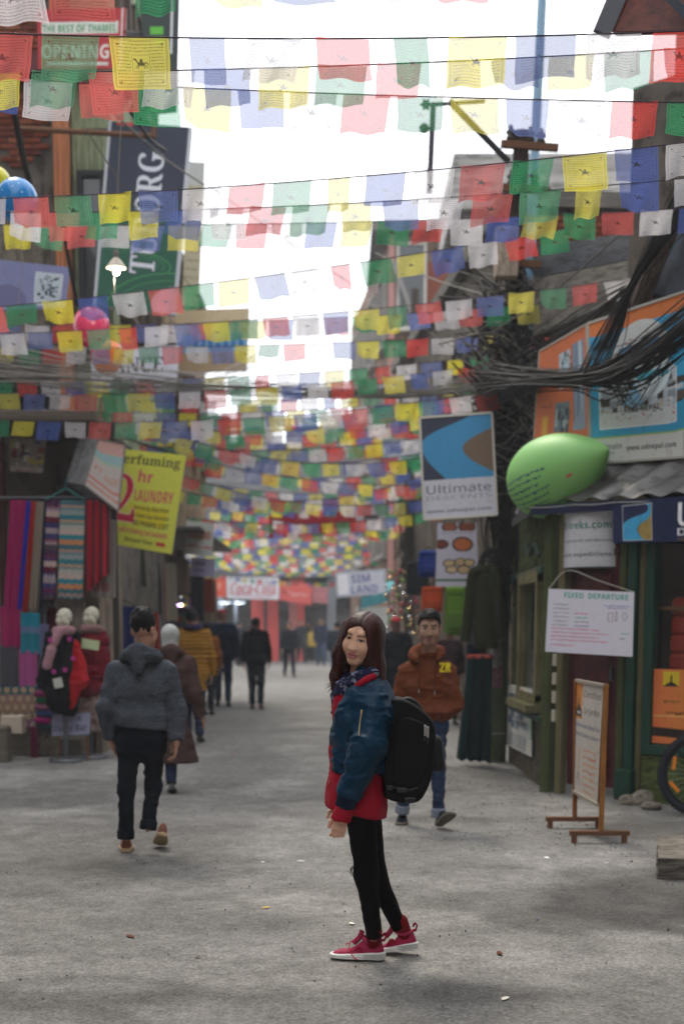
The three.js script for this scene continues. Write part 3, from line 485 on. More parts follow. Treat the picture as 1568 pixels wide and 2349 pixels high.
  { // curved white web-address sign
    const g = thing('curved_sign', 'curved white sign with a green web address above the maroon door', 'sign');
    const t = canvasTex(512, 512, (k, w, hh) => { k.fillStyle = '#b9b9bd'; k.fillRect(0, 0, w, hh); txt(k, 'lift-treks.com', 60, 190, 80, '#1f6a5c', 'sans-serif', { fit: 400 }); txt(k, 'the real north adventure', 60, 300, 34, '#55555c', 'serif', { fit: 400, style: 'italic' }); txt(k, 'nature expeditions', 60, 420, 46, '#4a4a50', 'sans-serif', { fit: 400 }); grime(k, w, hh, 0.12); });
    const gg = new THREE.CylinderGeometry(0.33, 0.33, 0.54, 24, 1, true, -1.15, 2.3); const c = P(0.44, 2.32, -0.16); part(g, 'printed_face', gg.rotateY(rot).translate(c.x, c.y, c.z), M(0xffffff, 0.5, { map: t }));
    const rims = [0.27, -0.27].map((y) => tube(Array.from({ length: 11 }, (_, i) => { const a = rot - 1.15 + 2.3 * i / 10; return V(c.x + Math.sin(a) * 0.33, c.y + y, c.z + Math.cos(a) * 0.33); }), 0.008, 20, 5)); part(g, 'rim', merge(rims), M(0x3c4a46, 0.6));
  }
  { // navy shop sign with river emblem
    const c = [P(0.80, 2.575, 0.2), P(2.3, 2.62, 0.2), P(2.3, 2.22, 0.2), P(0.82, 2.245, 0.2)];
    signBoard('shop_sign', 'navy shop sign with a river emblem and white capitals under the awning', null, 0, 0, (k, w, hh) => {
      k.fillStyle = '#182447'; k.fillRect(0, 0, w, hh); const e = hh * 0.88, x = w * 0.07, y = hh * 0.06;
      k.save(); k.beginPath(); k.rect(x, y, e, e); k.clip(); k.fillStyle = '#20294d'; k.fillRect(x, y, e, e); k.fillStyle = '#9a8448'; k.beginPath(); k.moveTo(x + e, y); k.lineTo(x + e, y + e); k.lineTo(x + e * 0.7, y + e); k.quadraticCurveTo(x + e * 0.3, y + e * 0.6, x + e * 0.8, y + e * 0.45); k.fill();
      k.fillStyle = '#3f9ecb'; k.beginPath(); k.moveTo(x + e * 0.8, y); k.quadraticCurveTo(x + e * 1.05, y + e * 0.2, x + e * 0.5, y + e * 0.3); k.quadraticCurveTo(x - e * 0.1, y + e * 0.45, x, y + e * 0.7); k.lineTo(x, y + e); k.lineTo(x + e * 0.75, y + e); k.quadraticCurveTo(x + e * 0.2, y + e * 0.65, x + e * 0.85, y + e * 0.42); k.quadraticCurveTo(x + e * 1.05, y + e * 0.25, x + e * 0.95, y); k.fill(); k.restore();
      k.strokeStyle = '#c9c9c9'; k.lineWidth = 2; k.strokeRect(x, y, e, e);
      txt(k, 'Ultimate', w * 0.42, hh * 0.62, hh * 0.72, '#eeeeee', 'sans-serif', { fit: w * 0.7 }); txt(k, 'DESCENTS', w * 0.42, hh * 0.86, hh * 0.25, '#cfcfcf', 'sans-serif', { fit: w * 0.5 }); txt(k, 'n e p a l', w * 0.43, hh * 0.98, hh * 0.1, '#b07a3a');
    }, { corners: c, t: 0.12, side: 0x17223f, rough: 0.35 });
  }
  signBoard('welcome_poster', 'orange and yellow welcome poster in the shop window with small silhouettes', null, 0, 0, (k, w, hh) => {
    for (let i = 0; i < 40; i++) { k.fillStyle = `rgb(${lerp(205, 200, i / 40)},${lerp(110, 160, i / 40)},${lerp(62, 40, i / 40)})`; k.fillRect(i * w / 40, 0, w / 40 + 1, hh); }
    k.fillStyle = '#c8b02a'; k.fillRect(w * 0.07, hh * 0.03, w * 0.12, hh * 0.2); k.fillStyle = '#22201c'; k.beginPath(); k.moveTo(w * 0.07, hh * 0.23); k.lineTo(w * 0.13, hh * 0.16); k.lineTo(w * 0.19, hh * 0.23); k.fill(); k.fillRect(w * 0.125, hh * 0.08, w * 0.012, hh * 0.1);
    k.fillStyle = '#1c1c24'; k.fillRect(w * 0.24, hh * 0.04, w * 0.76, hh * 0.13); txt(k, 'WELCOME', w * 0.27, hh * 0.145, hh * 0.1, '#e8e4da');
    k.strokeStyle = '#2c2418'; k.lineWidth = 3; for (let i = 0; i < 26; i++) { k.beginPath(); k.moveTo(w * (0.24 + 0.22 * rnd()), hh * 0.48); k.lineTo(w * (0.24 + 0.24 * rnd()), hh * 0.36); k.stroke(); } k.fillStyle = '#2c2418'; k.fillRect(w * 0.24, hh * 0.45, w * 0.22, hh * 0.06);
    scribble(k, w * 0.08, hh * 0.42, w * 0.12, 14, '#5a4a2a'); scribble(k, w * 0.1, hh * 0.57, w * 0.4, 12, '#4a3a20'); k.fillStyle = '#d8c070'; k.fillRect(0, hh * 0.62, w, 3);
    k.fillStyle = '#221c18'; k.beginPath(); k.moveTo(0, hh * 0.78); k.quadraticCurveTo(w * 0.4, hh * 0.8, w, hh * 0.93); k.lineTo(w, hh * 0.98); k.lineTo(0, hh * 0.9); k.fill(); for (const x of [0.28, 0.36, 0.44]) { k.fillRect(w * x, hh * (0.66 + x * 0.1), w * 0.02, hh * 0.13); k.beginPath(); k.arc(w * (x + 0.01), hh * (0.65 + x * 0.1), w * 0.014, 0, 7); k.fill(); } scribble(k, w * 0.2, hh * 0.965, w * 0.3, 10, '#5a3a20');
  }, { corners: cs(1.17, 2.5, 0.53, 1.17, 0.045), t: 0.008, rough: 0.35, dirt: 0.04, cat: 'poster' });
  // hand-written departures board hung on a string
  const fc = cornersAt([1257, 1350, 1453, 1358, 1449, 1506, 1249, 1494], 12.35, 12.05);
  const fd = signBoard('departures_board', 'white hand-lettered departures board hung on a string before the maroon door', null, 0, 0, (k, w, hh) => {
    k.fillStyle = '#d9d7e4'; k.fillRect(0, 0, w, hh); txt(k, 'FIXED  DEPARTURE', w * 0.18, hh * 0.13, hh * 0.12, '#2f9c88', 'sans-serif', { fit: w * 0.76 });
    for (let i = 0; i < 6; i++) { scribble(k, w * 0.07, hh * (0.23 + i * 0.065), w * 0.17, 12, '#8a8798'); if (i > 1) scribble(k, w * 0.32, hh * (0.23 + i * 0.065), w * 0.15, 13, ['#c45a78', '#c45a78', '#c4506e', '#4aa79a', '#7d7a90', '#7d7a90'][i]); }
    for (let i = 0; i < 4; i++) scribble(k, w * 0.06, hh * (0.61 + i * 0.06), w * (0.55 + 0.1 * (i % 2)), 12, '#cf5f7e'); scribble(k, w * 0.06, hh * 0.87, w * 0.27, 13, '#cf5f7e');
    scribble(k, w * 0.66, hh * 0.22, w * 0.3, 12, '#5b76b8'); scribble(k, w * 0.7, hh * 0.255, w * 0.22, 9, '#8a6a9a'); k.strokeStyle = '#8a5a6a'; k.lineWidth = 3; k.strokeRect(w * 0.71, hh * 0.34, w * 0.05, hh * 0.13); k.strokeRect(w * 0.79, hh * 0.32, w * 0.02, hh * 0.14); k.beginPath(); k.ellipse(w * 0.9, hh * 0.38, w * 0.025, hh * 0.06, 0, 0, 7); k.stroke(); scribble(k, w * 0.86, hh * 0.64, w * 0.1, 12, '#6aa8b8'); scribble(k, w * 0.85, hh * 0.72, w * 0.05, 16, '#5b5b78');
  }, { corners: fc, t: 0.012, rough: 0.4, dirt: 0.03 });
  part(fd, 'string', tube([fc[0], at(1300, 1308, 12.6), fc[1].clone().lerp(at(1300, 1308, 12.6), 0.5), fc[1]], 0.004, 20, 5), M(0xb8b2a6, 0.8));
  // picture poster on the flank
  const X = 1.895, wp = (u, v) => { const d = ray(u, v); return d.multiplyScalar(X / d.x).add(camera.position); };
  signBoard('picture_poster', 'faded white poster with small mountain pictures on the shop flank', null, 0, 0, (k, w, hh) => {
    k.fillStyle = '#c9c8c0'; k.fillRect(0, 0, w, hh); for (let i = 0; i < 26; i++) { k.fillStyle = pick(['#6f8fa6', '#8a9aa4', '#b56a45', '#4f6a86', '#9b8a78', '#7f9a7a', '#5a6570']); k.fillRect(w * rnd(0.06, 0.75), hh * rnd(0.06, 0.62), w * rnd(0.08, 0.25), hh * rnd(0.04, 0.14)); } k.fillStyle = '#2f8a5a'; k.fillRect(w * 0.96, hh * 0.1, w * 0.04, hh * 0.65); k.fillStyle = '#c26a40'; k.fillRect(w * 0.4, hh * 0.04, w * 0.3, hh * 0.03); for (let i = 0; i < 4; i++) scribble(k, w * 0.1, hh * (0.76 + i * 0.055), w * 0.7, 14, '#7d8288');
  }, { corners: [wp(1167, 1568), wp(1224, 1580), wp(1222, 1736), wp(1163, 1706)].map((p) => p.add(V(-0.02, 0, 0))), t: 0.01, cat: 'poster' });
  // things lying at the foot of the wall
  for (const [u, v, r, l] of [[1438, 1846, 0.075, 'pale round stone at the foot of the green shop wall'], [1474, 1846, 0.085, 'grey upright stone between two other stones by the shop wall'], [1492, 1858, 0.08, 'flat pale stone at the foot of the green shop wall']]) {
    const g = new THREE.IcosahedronGeometry(r, 3), p = g.attributes.position; for (let i = 0; i < p.count; i++) { const v3 = V(p.getX(i), p.getY(i), p.getZ(i)), k = 0.8 + 0.4 * noise(v3.x * 14 + u, v3.y * 14, v3.z * 14); p.setXYZ(i, v3.x * k * 1.25, v3.y * k * (l.includes('flat') ? 0.5 : l.includes('upright') ? 1.1 : 0.75), v3.z * k); } g.computeVertexNormals();
    const o = new THREE.Mesh(g, plaster(0xa49c90)), c = gr(u, v); o.name = numbered('stone'); o.position.set(c.x, r * 0.45, c.z); o.userData = { label: l, category: 'stone' }; scene.add(o);
  }
  { const g = thing('kayak', 'bright green kayak bow with dark lettering resting on the shop awning', 'kayak');
    const a = at(1220, 1112, 13.2), b = at(1394, 1030, 12.45), L = a.distanceTo(b), pr = [[-0.16, 0.02], [-0.13, 0.16], [-0.08, 0.25], [0.03, 0.32], [0.2, 0.36], [0.4, 0.345], [0.6, 0.28], [0.78, 0.185], [0.9, 0.10], [0.97, 0.04], [1, 0.004]].map(([t, r]) => new THREE.Vector2(r, t * L));
    const geo = new THREE.LatheGeometry(new THREE.SplineCurve(pr).getPoints(40), 40), q = new THREE.Quaternion().setFromUnitVectors(V(0, 1, 0), b.clone().sub(a).normalize());
    const t = canvasTex(1024, 512, (k, w, hh) => { k.fillStyle = '#7fb868'; k.fillRect(0, 0, w, hh); for (let i = 0; i < 60; i++) { k.fillStyle = `rgba(255,255,240,${rnd(0, 0.06)})`; k.fillRect(rnd(0, w), rnd(0, hh), rnd(10, 90), 2); } for (const ux of [0.93, 0.10, 0.5]) { for (let i = 0; i < 7; i++) { k.save(); k.translate(w * (ux + i * 0.026 - 0.07), hh * 0.76); k.rotate(-1.57); scribble(k, 0, 0, hh * (0.30 - 0.02 * (i % 3)), 14, '#26405e'); k.restore(); } k.save(); k.translate(w * ux - 60, hh * 0.80); scribble(k, 0, 0, 150, 26, '#26405e'); k.restore(); k.fillStyle = '#c2504a'; k.beginPath(); k.arc(w * (ux + 0.02), hh * 0.36, 9, 0, 7); k.fill(); } });
    part(g, 'seam', tube(pr.slice(1).map((p) => V(p.x * Math.sin(0.9) + 0.002, p.y, p.x * Math.cos(0.9) + 0.002).applyQuaternion(q).add(a)), 0.006, 40, 5), M(0x4f8a42, 0.6)); part(g, 'hull', geo.applyQuaternion(q).translate(a.x, a.y, a.z), M(0xffffff, 0.5, { map: t })); }
  // big outdoor-trip billboard above the awning
  const bc = cornersAt([1347, 742, 1590, 662, 1590, 1046, 1354, 1064], 12.9, 12.1);
  const rafts = (k, x, y, w, hh) => { k.fillStyle = '#b9c2c9'; k.fillRect(x, y, w, hh); for (let i = 0; i < 40; i++) { k.fillStyle = pick(['#4a4038', '#5d5248', '#3a3733', '#8f9aa2', '#c9ced2']); k.fillRect(x + rnd(0, w), y + rnd(0, hh * 0.55), w * rnd(0.04, 0.16), hh * rnd(0.04, 0.2)); } k.fillStyle = '#8fc0dc'; k.beginPath(); k.moveTo(x + w * 0.3, y + hh * 0.6); k.lineTo(x + w * 0.48, y + hh * 0.1); k.lineTo(x + w * 0.6, y + hh * 0.6); k.fill(); k.fillStyle = '#d4d9dc'; k.fillRect(x, y + hh * 0.68, w, hh * 0.32); for (let i = 0; i < 60; i++) { k.fillStyle = pick(['#c9473f', '#3a6a5a', '#d8b24a', '#33333a', '#e8ecee', '#9aa6ae']); k.fillRect(x + rnd(0.02, 0.98) * w, y + hh * rnd(0.55, 0.85), rnd(4, 14), rnd(3, 9)); } };
  signBoard('billboard', 'large blue-bordered billboard with rafting pictures and a web address below', null, 0, 0, (k, w, hh) => {
    k.fillStyle = '#36a3cf'; k.fillRect(0, 0, w, hh); k.fillStyle = '#d97a3e'; k.beginPath(); k.moveTo(0, 0); k.lineTo(w, 0); k.lineTo(w, hh * 0.1); k.lineTo(0, hh * 0.1); k.fill(); k.fillStyle = '#d6d9d6'; k.beginPath(); k.ellipse(w * 0.5, hh * 0.28, w * 0.27, hh * 0.2, 0, 0, 7); k.fill(); k.fillStyle = '#4f86b8'; k.fillRect(w * 0.3, hh * 0.22, w * 0.4, hh * 0.14); for (let i = 0; i < 30; i++) { k.fillStyle = pick(['#2a3a4a', '#7db4d8', '#c8d4dc', '#a8483c']); k.fillRect(w * rnd(0.28, 0.68), hh * rnd(0.18, 0.36), rnd(4, 20), rnd(3, 12)); }
    rafts(k, w * 0.1, hh * 0.42, w * 0.74, hh * 0.34); k.strokeStyle = '#ffffff'; k.lineWidth = 4; k.strokeRect(w * 0.1, hh * 0.42, w * 0.74, hh * 0.34); k.fillStyle = '#d9e6ea'; k.beginPath(); k.arc(w * 0.62, hh * 0.42, w * 0.17, 0, 7); k.fill(); k.fillStyle = '#58b4c4'; k.fillRect(w * 0.47, hh * 0.41, w * 0.3, hh * 0.05); txt(k, 'REAL NEPAL', w * 0.34, hh * 0.66, hh * 0.055, '#26262a');
    k.fillStyle = '#9cc06a'; k.fillRect(0, hh * 0.815, w, hh * 0.012); k.fillStyle = '#d4d6d2'; k.fillRect(0, hh * 0.827, w, hh * 0.18); txt(k, 'Ultimate', w * 0.06, hh * 0.905, hh * 0.055, '#7c8088'); txt(k, 'DESCENTS', w * 0.08, hh * 0.945, hh * 0.03, '#8a8e96'); txt(k, 'www.udnepal.com', w * 0.36, hh * 0.925, hh * 0.05, '#33363c', 'sans-serif', { fit: w * 0.48 }); k.fillStyle = '#3a3a3e'; k.fillRect(w * 0.91, hh * 0.84, 4, hh * 0.14);
  }, { corners: bc, t: 0.1, frame: 0.02, cat: 'billboard', res: 700, bars: [[at(1400, 1050, 12.8), at(1400, 1150, 13.0), 0.03], [at(1540, 1050, 12.4), at(1540, 1140, 12.6), 0.03]] });
  signBoard('side_billboard', 'orange-bordered picture billboard angled beside the large blue billboard', null, 0, 0, (k, w, hh) => {
    k.fillStyle = '#cf6f42'; k.fillRect(0, 0, w, hh); rafts(k, w * 0.42, hh * 0.12, w * 0.24, hh * 0.3); k.fillStyle = '#6a7c86'; k.fillRect(w * 0.36, hh * 0.55, w * 0.26, hh * 0.3); for (let i = 0; i < 20; i++) { k.fillStyle = pick(['#3a4448', '#a4b2b6', '#56666e']); k.fillRect(w * rnd(0.36, 0.58), hh * rnd(0.55, 0.82), w * rnd(0.02, 0.06), hh * rnd(0.02, 0.1)); } k.fillStyle = '#8c9cb0'; k.fillRect(w * 0.7, hh * 0.1, w * 0.24, hh * 0.74); for (let i = 0; i < 16; i++) { k.fillStyle = pick(['#5b6a80', '#b4c0cc', '#6f8094']); k.fillRect(w * rnd(0.7, 0.9), hh * 0.1, w * 0.02, hh * 0.74 * rnd(0.3, 1)); } k.fillStyle = '#d8a63a'; k.fillRect(w * 0.14, hh * 0.68, w * 0.1, hh * 0.2); scribble(k, w * 0.1, hh * 0.58, w * 0.2, 12, '#5a2f1e');
  }, { corners: cornersAt([1236, 806, 1343, 744, 1350, 1022, 1222, 1026], 13.9, 13.05), t: 0.06, frame: 0.015, frameCol: 0xb6aea4, cat: 'billboard' });
  // concrete floor slab, soffit and eave of the storey above the shop
  const u = thing('upper_storey', 'grey concrete floor slab and dark soffit jutting out above the billboard', 'building part');
  const sl = prism(cornersAt([1222, 640, 1468, 592, 1452, 668, 1222, 772], 15.4, 13.4), 0.5); part(u, 'slab_edge', scaleUV(merge([sl.front, sl.rest]), 1), plaster(0x8d8983));
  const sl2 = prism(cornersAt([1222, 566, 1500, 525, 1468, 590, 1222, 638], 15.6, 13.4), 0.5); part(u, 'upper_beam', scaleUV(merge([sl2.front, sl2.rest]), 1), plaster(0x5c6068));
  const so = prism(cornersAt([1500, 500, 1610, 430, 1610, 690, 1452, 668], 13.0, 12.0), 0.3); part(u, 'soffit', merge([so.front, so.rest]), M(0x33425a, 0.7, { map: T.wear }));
  part(u, 'slanted_post', beam(at(1462, 690, 12.8), at(1530, 520, 12.3), 0.16, 0.12), plaster(0x8d8079));
  const rf = prism(cornersAt([1455, -60, 1640, -160, 1640, 66, 1400, 72], 10.8, 10.2), 0.06); part(u, 'roof_underside', merge([rf.front, rf.rest]), M(0x7a3c30, 0.6, { map: T.wear }));
  part(u, 'roof_fascia', beam(at(1378, 78, 10.8), at(1440, -70, 10.8), 0.06, 0.13), M(0x5e6068, 0.6));
  part(u, 'roof_rafter', beam(at(1500, -40, 10.4), at(1600, 60, 10.2), 0.05, 0.06), M(0x2c3340, 0.6));
  part(u, 'wall', scaleUV(box(4, 3.5, 3, 5.6, 8.6, -14.6), 2), plaster(0x9a918a));
}
// ---- poles and cables ----
function cables(name, label, pts, n, spread, r, m, o = {}) {
  const g = thing(name, label, 'cables', o.group), q = [];
  for (let i = 0; i < n; i++) { const ox = rnd(-1, 1), oy = rnd(-1, 1), oz = rnd(-1, 1); q.push(tube(pts.map((p, j) => { const k = spread * (o.taper ? o.taper[j] : 1); return V(p.x + ox * k + rnd(-0.25, 0.25) * k, p.y + oy * k + rnd(-0.3, 0.3) * k - (o.sag ?? 0) * Math.abs(oz) * Math.sin(j / (pts.length - 1) * 3.14), p.z + oz * k); }), r * rnd(0.6, 1.25), o.n ?? 28, 4)); }
  part(g, 'strands', merge(q), m, { kind: 'stuff' }); return g;
}
const wireM = M(0x1d1b1a, 0.7), wireG = M(0x6a665f, 0.7), wireL = M(0x8f8b84, 0.7);
{
  const b0 = gr(1140, 1748), D = -b0.z, g = thing('utility_pole', 'leaning utility pole wrapped in cables, its foot painted green', 'pole');
  const mid = at(1146, 1400, D), up = at(1164, 1150, D), top = at(1196, 300, D - 0.4);
  part(g, 'painted_foot', bar(b0, mid.clone().lerp(up, 0.3), 0.095, 0.09, 14), M(0x55613c, 0.7, { map: T.wear }));
  part(g, 'shaft', bar(mid.clone().lerp(up, 0.3), top, 0.085, 0.085, 12), M(0x4a3c36, 0.8, { map: T.wear }));
  for (const [u, v, l] of [[1194, 330, 0.6], [1190, 430, 0.5], [1186, 600, 0.5]]) part(g, 'crossarm', beam(at(u, v, D - 0.45).add(V(-l * 0.35, 0, 0)), at(u, v, D - 0.45).add(V(l * 0.65, -0.04, 0)), 0.07, 0.07), rust);
  for (const [u, v] of [[1170, 322], [1215, 326], [1240, 330], [1172, 424], [1225, 426], [1165, 596]]) { const p = at(u, v, D - 0.45); part(g, 'insulator', new THREE.LatheGeometry([[0, 0], [0.04, 0], [0.05, 0.03], [0.03, 0.05], [0.055, 0.08], [0.03, 0.11], [0.02, 0.15], [0, 0.16]].map(([x, y]) => new THREE.Vector2(x, y)), 10).translate(p.x, p.y, p.z), M(0x3b3430, 0.4)); }
  const bx = at(1160, 582, D - 0.6); part(g, 'junction_box', rbox(0.24, 0.5, 0.2, 0.02, bx.x, bx.y, bx.z), M(0xc9b8a6, 0.7, { map: T.wear }));
  for (const [v, h] of [[1500, 0.3], [1550, 0.25]]) { const p = at(1140, v, D - 0.12); part(g, 'stuck_bill', new THREE.CylinderGeometry(0.101, 0.101, h, 10, 1, true, -0.9, 1.6).translate(p.x + 0.0, p.y, b0.z + 0.005), M(v === 1500 ? 0xbdb9bb : 0xa8747c, 0.8, { map: T.wear })); }
  part(g, 'wire_tie', new THREE.TorusGeometry(0.1, 0.006, 6, 24).rotateX(1.4).translate(b0.x, 0.32, b0.z), wireL);
  // tangles of cable on the pole
  const tg = thing('cable_tangle', 'thick black tangle of cables wrapped round the leaning utility pole', 'cables'), q = [];
  for (let i = 0; i < 270; i++) {
    const v = lerp(640, 1190, Math.pow(rnd(), 0.8)), c = at(lerp(1192, 1158, (v - 500) / 700) + rnd(-28, 28) * (v < 960 ? 1.7 : 0.9), v, D - 0.15), w = rnd(0.15, 0.5) * (v < 960 ? 1.5 : 0.7), h = rnd(0.1, 0.9), a = rnd(0, 6);
    q.push(tube([V(c.x + w * Math.cos(a), c.y + h * 0.6, c.z + rnd(-0.2, 0.25)), V(c.x + rnd(-0.2, 0.2), c.y + rnd(-0.1, 0.2), c.z + rnd(-0.1, 0.3)), V(c.x - w * Math.cos(a) * 0.7, c.y - h * 0.3, c.z + rnd(-0.2, 0.25)), V(c.x + rnd(-0.15, 0.15), c.y - h, c.z + rnd(0, 0.25)), V(c.x + rnd(-0.1, 0.1), c.y - h * 1.3, c.z + rnd(0, 0.2))], rnd(0.006, 0.016), 22, 4));
  }
  part(tg, 'strands', merge(q), wireM, { kind: 'stuff' });
  const q2 = []; for (let i = 0; i < 60; i++) { const v = lerp(620, 1150, rnd()), c = at(1178 + rnd(-60, 60), v, D - 0.3); q2.push(tube([V(c.x - rnd(0.1, 0.6), c.y + rnd(-0.2, 0.4), c.z), V(c.x, c.y + rnd(-0.2, 0.1), c.z + 0.1), V(c.x + rnd(0.1, 0.5), c.y + rnd(-0.5, 0.2), c.z + 0.1), V(c.x + rnd(-0.2, 0.4), c.y - rnd(0.2, 0.9), c.z)], rnd(0.004, 0.011), 20, 4)); }
  part(tg, 'grey_strands', merge(q2), wireG, { kind: 'stuff' });
  const dr = []; for (let i = 0; i < 26; i++) { const u = 1120 + rnd(-20, 55); dr.push(tube([at(u, 1000 + rnd(-60, 60), D - 0.25), at(u + rnd(-14, 14), 1120, D - 0.3), at(u + rnd(-20, 20), 1230, D - 0.25), at(1142 + rnd(-10, 12), 1330 + rnd(0, 120), D - 0.12)], rnd(0.006, 0.013), 18, 4)); } part(tg, 'hanging_strands', merge(dr), wireM, { kind: 'stuff' });
  const ck = thing('cable_coil', 'coil of spare black cable hung on the utility pole', 'cables'), cc = at(1128, 1300, D - 0.28); part(ck, 'loops', merge(Array.from({ length: 9 }, (_, i) => new THREE.TorusGeometry(0.13 + 0.012 * (i % 4), 0.009, 6, 30).scale(0.85, 1.25, 1).rotateY(rnd(-0.3, 0.3)).translate(cc.x + rnd(-0.02, 0.02), cc.y + rnd(-0.02, 0.02), cc.z + i * 0.008))), wireM);
  cables('cable_bundle', 'thick sagging bundle of black cables running past the billboard to the pole', [at(1120, 880, D - 0.3), at(1215, 862, 13.7), at(1330, 852, 12.7), at(1420, 838, 12.2), at(1500, 795, 11.7), at(1640, 690, 11.0)], 90, 0.085, 0.006, wireM, { taper: [2.4, 1.0, 0.7, 1.6, 1.5, 1.4], sag: 0.12, n: 40 });
  cables('cable_bundle', 'steep bundle of black cables climbing from the billboard towards the roof', [at(1350, 880, 12.6), at(1400, 770, 12.5), at(1445, 665, 12.3), at(1505, 560, 12.0), at(1600, 430, 11.6)], 34, 0.055, 0.006, wireM, { taper: [1.8, 1.5, 0.5, 1.2, 2.2], n: 30 });
  cables('cable_bundle', 'loose fan of thin cables between the utility pole and the steep bundle', [at(1150, 860, D), at(1230, 800, 15), at(1340, 740, 13.8), at(1440, 660, 12.8)], 16, 0.07, 0.007, wireM, { taper: [2.5, 1.5, 1.8, 0.5] });
  cables('cable_bundle', 'frayed loops of cable drooping over the blue billboard picture', [at(1400, 850, 12.7), at(1450, 930, 12.3), at(1500, 870, 12.0), at(1540, 800, 11.8), at(1600, 760, 11.5)], 8, 0.07, 0.005, wireM);
  cables('cable_run', 'long bunch of cables slung across the street below the sky', [at(-60, 838, 15.5), at(180, 868, 16), at(420, 880, 16.5), at(700, 892, 17), at(930, 893, 17), at(1150, 868, D)], 30, 0.06, 0.0042, wireG, { taper: [2.6, 2.0, 0.8, 0.8, 1.1, 1.6], n: 44, sag: 0.1 });
  cables('cable_run', 'black cable bunch crossing low in front of the far flags', [at(560, 880, 21), at(700, 898, 21), at(850, 905, 20), at(1000, 893, 18), at(1150, 865, D)], 14, 0.05, 0.006, wireM, { taper: [1.5, 0.8, 0.8, 1.4, 2] });
  cables('cable_run', 'grey wires strung from the low wall side above the stall', [at(-60, 800, 14), at(150, 835, 15), at(300, 855, 16), at(480, 868, 18), at(600, 830, 22)], 16, 0.10, 0.0034, wireL, { taper: [3, 1.5, 1, 0.8, 1.2] });
  for (const [a, b, r, l] of [[[240, 240, 14], [470, 425, 19], 0.011, 'thick grey cable slanting down past the tall green drinks sign'], [[300, 255, 14], [380, 345, 17], 0.02, 'short thick cable slanting over the dark top of the drinks sign'], [[200, 300, 14], [470, 700, 24], 0.007, 'thin wire slanting across the whole tall drinks sign'], [[470, 420, 19], [1160, 870, 15], 0.004, 'single thin wire sloping across the open sky'], [[1130, 760, 15], [1440, 520, 12.5], 0.008, 'pale wire rising from the pole in front of the concrete slab'], [[860, 580, 20], [1160, 690, 15], 0.009, 'dark wire running from the far building to the pole'], [[840, 700, 20], [1150, 740, 15], 0.007, 'second dark wire from the far building to the pole'], [[150, 545, 14], [180, 700, 15], 0.02, 'black cable hanging straight over the lilac poster'], [[30, 240, 13], [75, 440, 14], 0.03, 'black cable bunch hanging down the bare brick wall']]) {
    const g = thing('overhead_wire', l, 'cable'), A = at(...a), B = at(...b), m = A.clone().lerp(B, 0.5).add(V(0, -0.06, 0)); part(g, 'strand', tube([A, m, B], r, 20, 5), r > 0.009 && !l.includes('grey') ? wireM : wireG); }
  { const g = thing('blue_pole', 'slim blue steel pole rising behind the leaning utility pole', 'pole'), q0 = at(1196, 1560, 18), q1 = at(1243, -20, 17.2), q2 = at(1216, 560, 17.5); part(g, 'shaft', bar(V(q0.x, 0, q0.z), q2, 0.075, 0.07, 14), M(0x7fa6c2, 0.5, { map: T.wear })); part(g, 'upper_shaft', bar(q2, q1, 0.058, 0.052, 14), M(0x8fb2cc, 0.5)); for (const v of [640, 700]) { const p = at(1212, v, 17.5); part(g, 'collar', new THREE.CylinderGeometry(0.085, 0.085, 0.12, 14).translate(p.x, p.y, p.z), M(0x4a6f90, 0.5)); } }
  { const g = thing('lamp_bracket', 'dark iron rod with a ball and a star knob on a slanted stay', 'bracket'), D2 = 15.1, iron = M(0x34343c, 0.5);
    part(g, 'rod', bar(at(984, 442, D2), at(993, 236, D2), 0.028, 0.028, 8), iron); const bp = at(972, 294, D2); part(g, 'ball', new THREE.SphereGeometry(0.05, 16, 12).translate(bp.x, bp.y, bp.z), iron); part(g, 'ball_stem', bar(bp, at(990, 294, D2), 0.014), iron);
    const st = new THREE.Shape(); for (let i = 0; i < 12; i++) { const a = i / 12 * 6.283, r = i % 2 ? 0.03 : 0.055; i ? st.lineTo(Math.cos(a) * r, Math.sin(a) * r) : st.moveTo(r, 0); } const sp = at(976, 241, D2); part(g, 'star_knob', new THREE.ExtrudeGeometry(st, { depth: 0.03, bevelSize: 0.005, bevelThickness: 0.005 }).translate(sp.x, sp.y, sp.z), iron); part(g, 'knob_stem', bar(sp, at(993, 240, D2), 0.01), iron);
    part(g, 'stay', bar(at(1030, 232, D2), at(1165, 370, D2 + 0.4), 0.035, 0.035, 8), iron); part(g, 'arm', bar(at(990, 240, D2), at(1110, 232, D2 + 0.2), 0.02, 0.02, 8), iron); part(g, 'plate', rbox(0.06, 0.1, 0.03, 0.008, at(985, 395, D2).x, at(985, 395, D2).y, -D2), M(0x8a8a8c, 0.5)); }
}
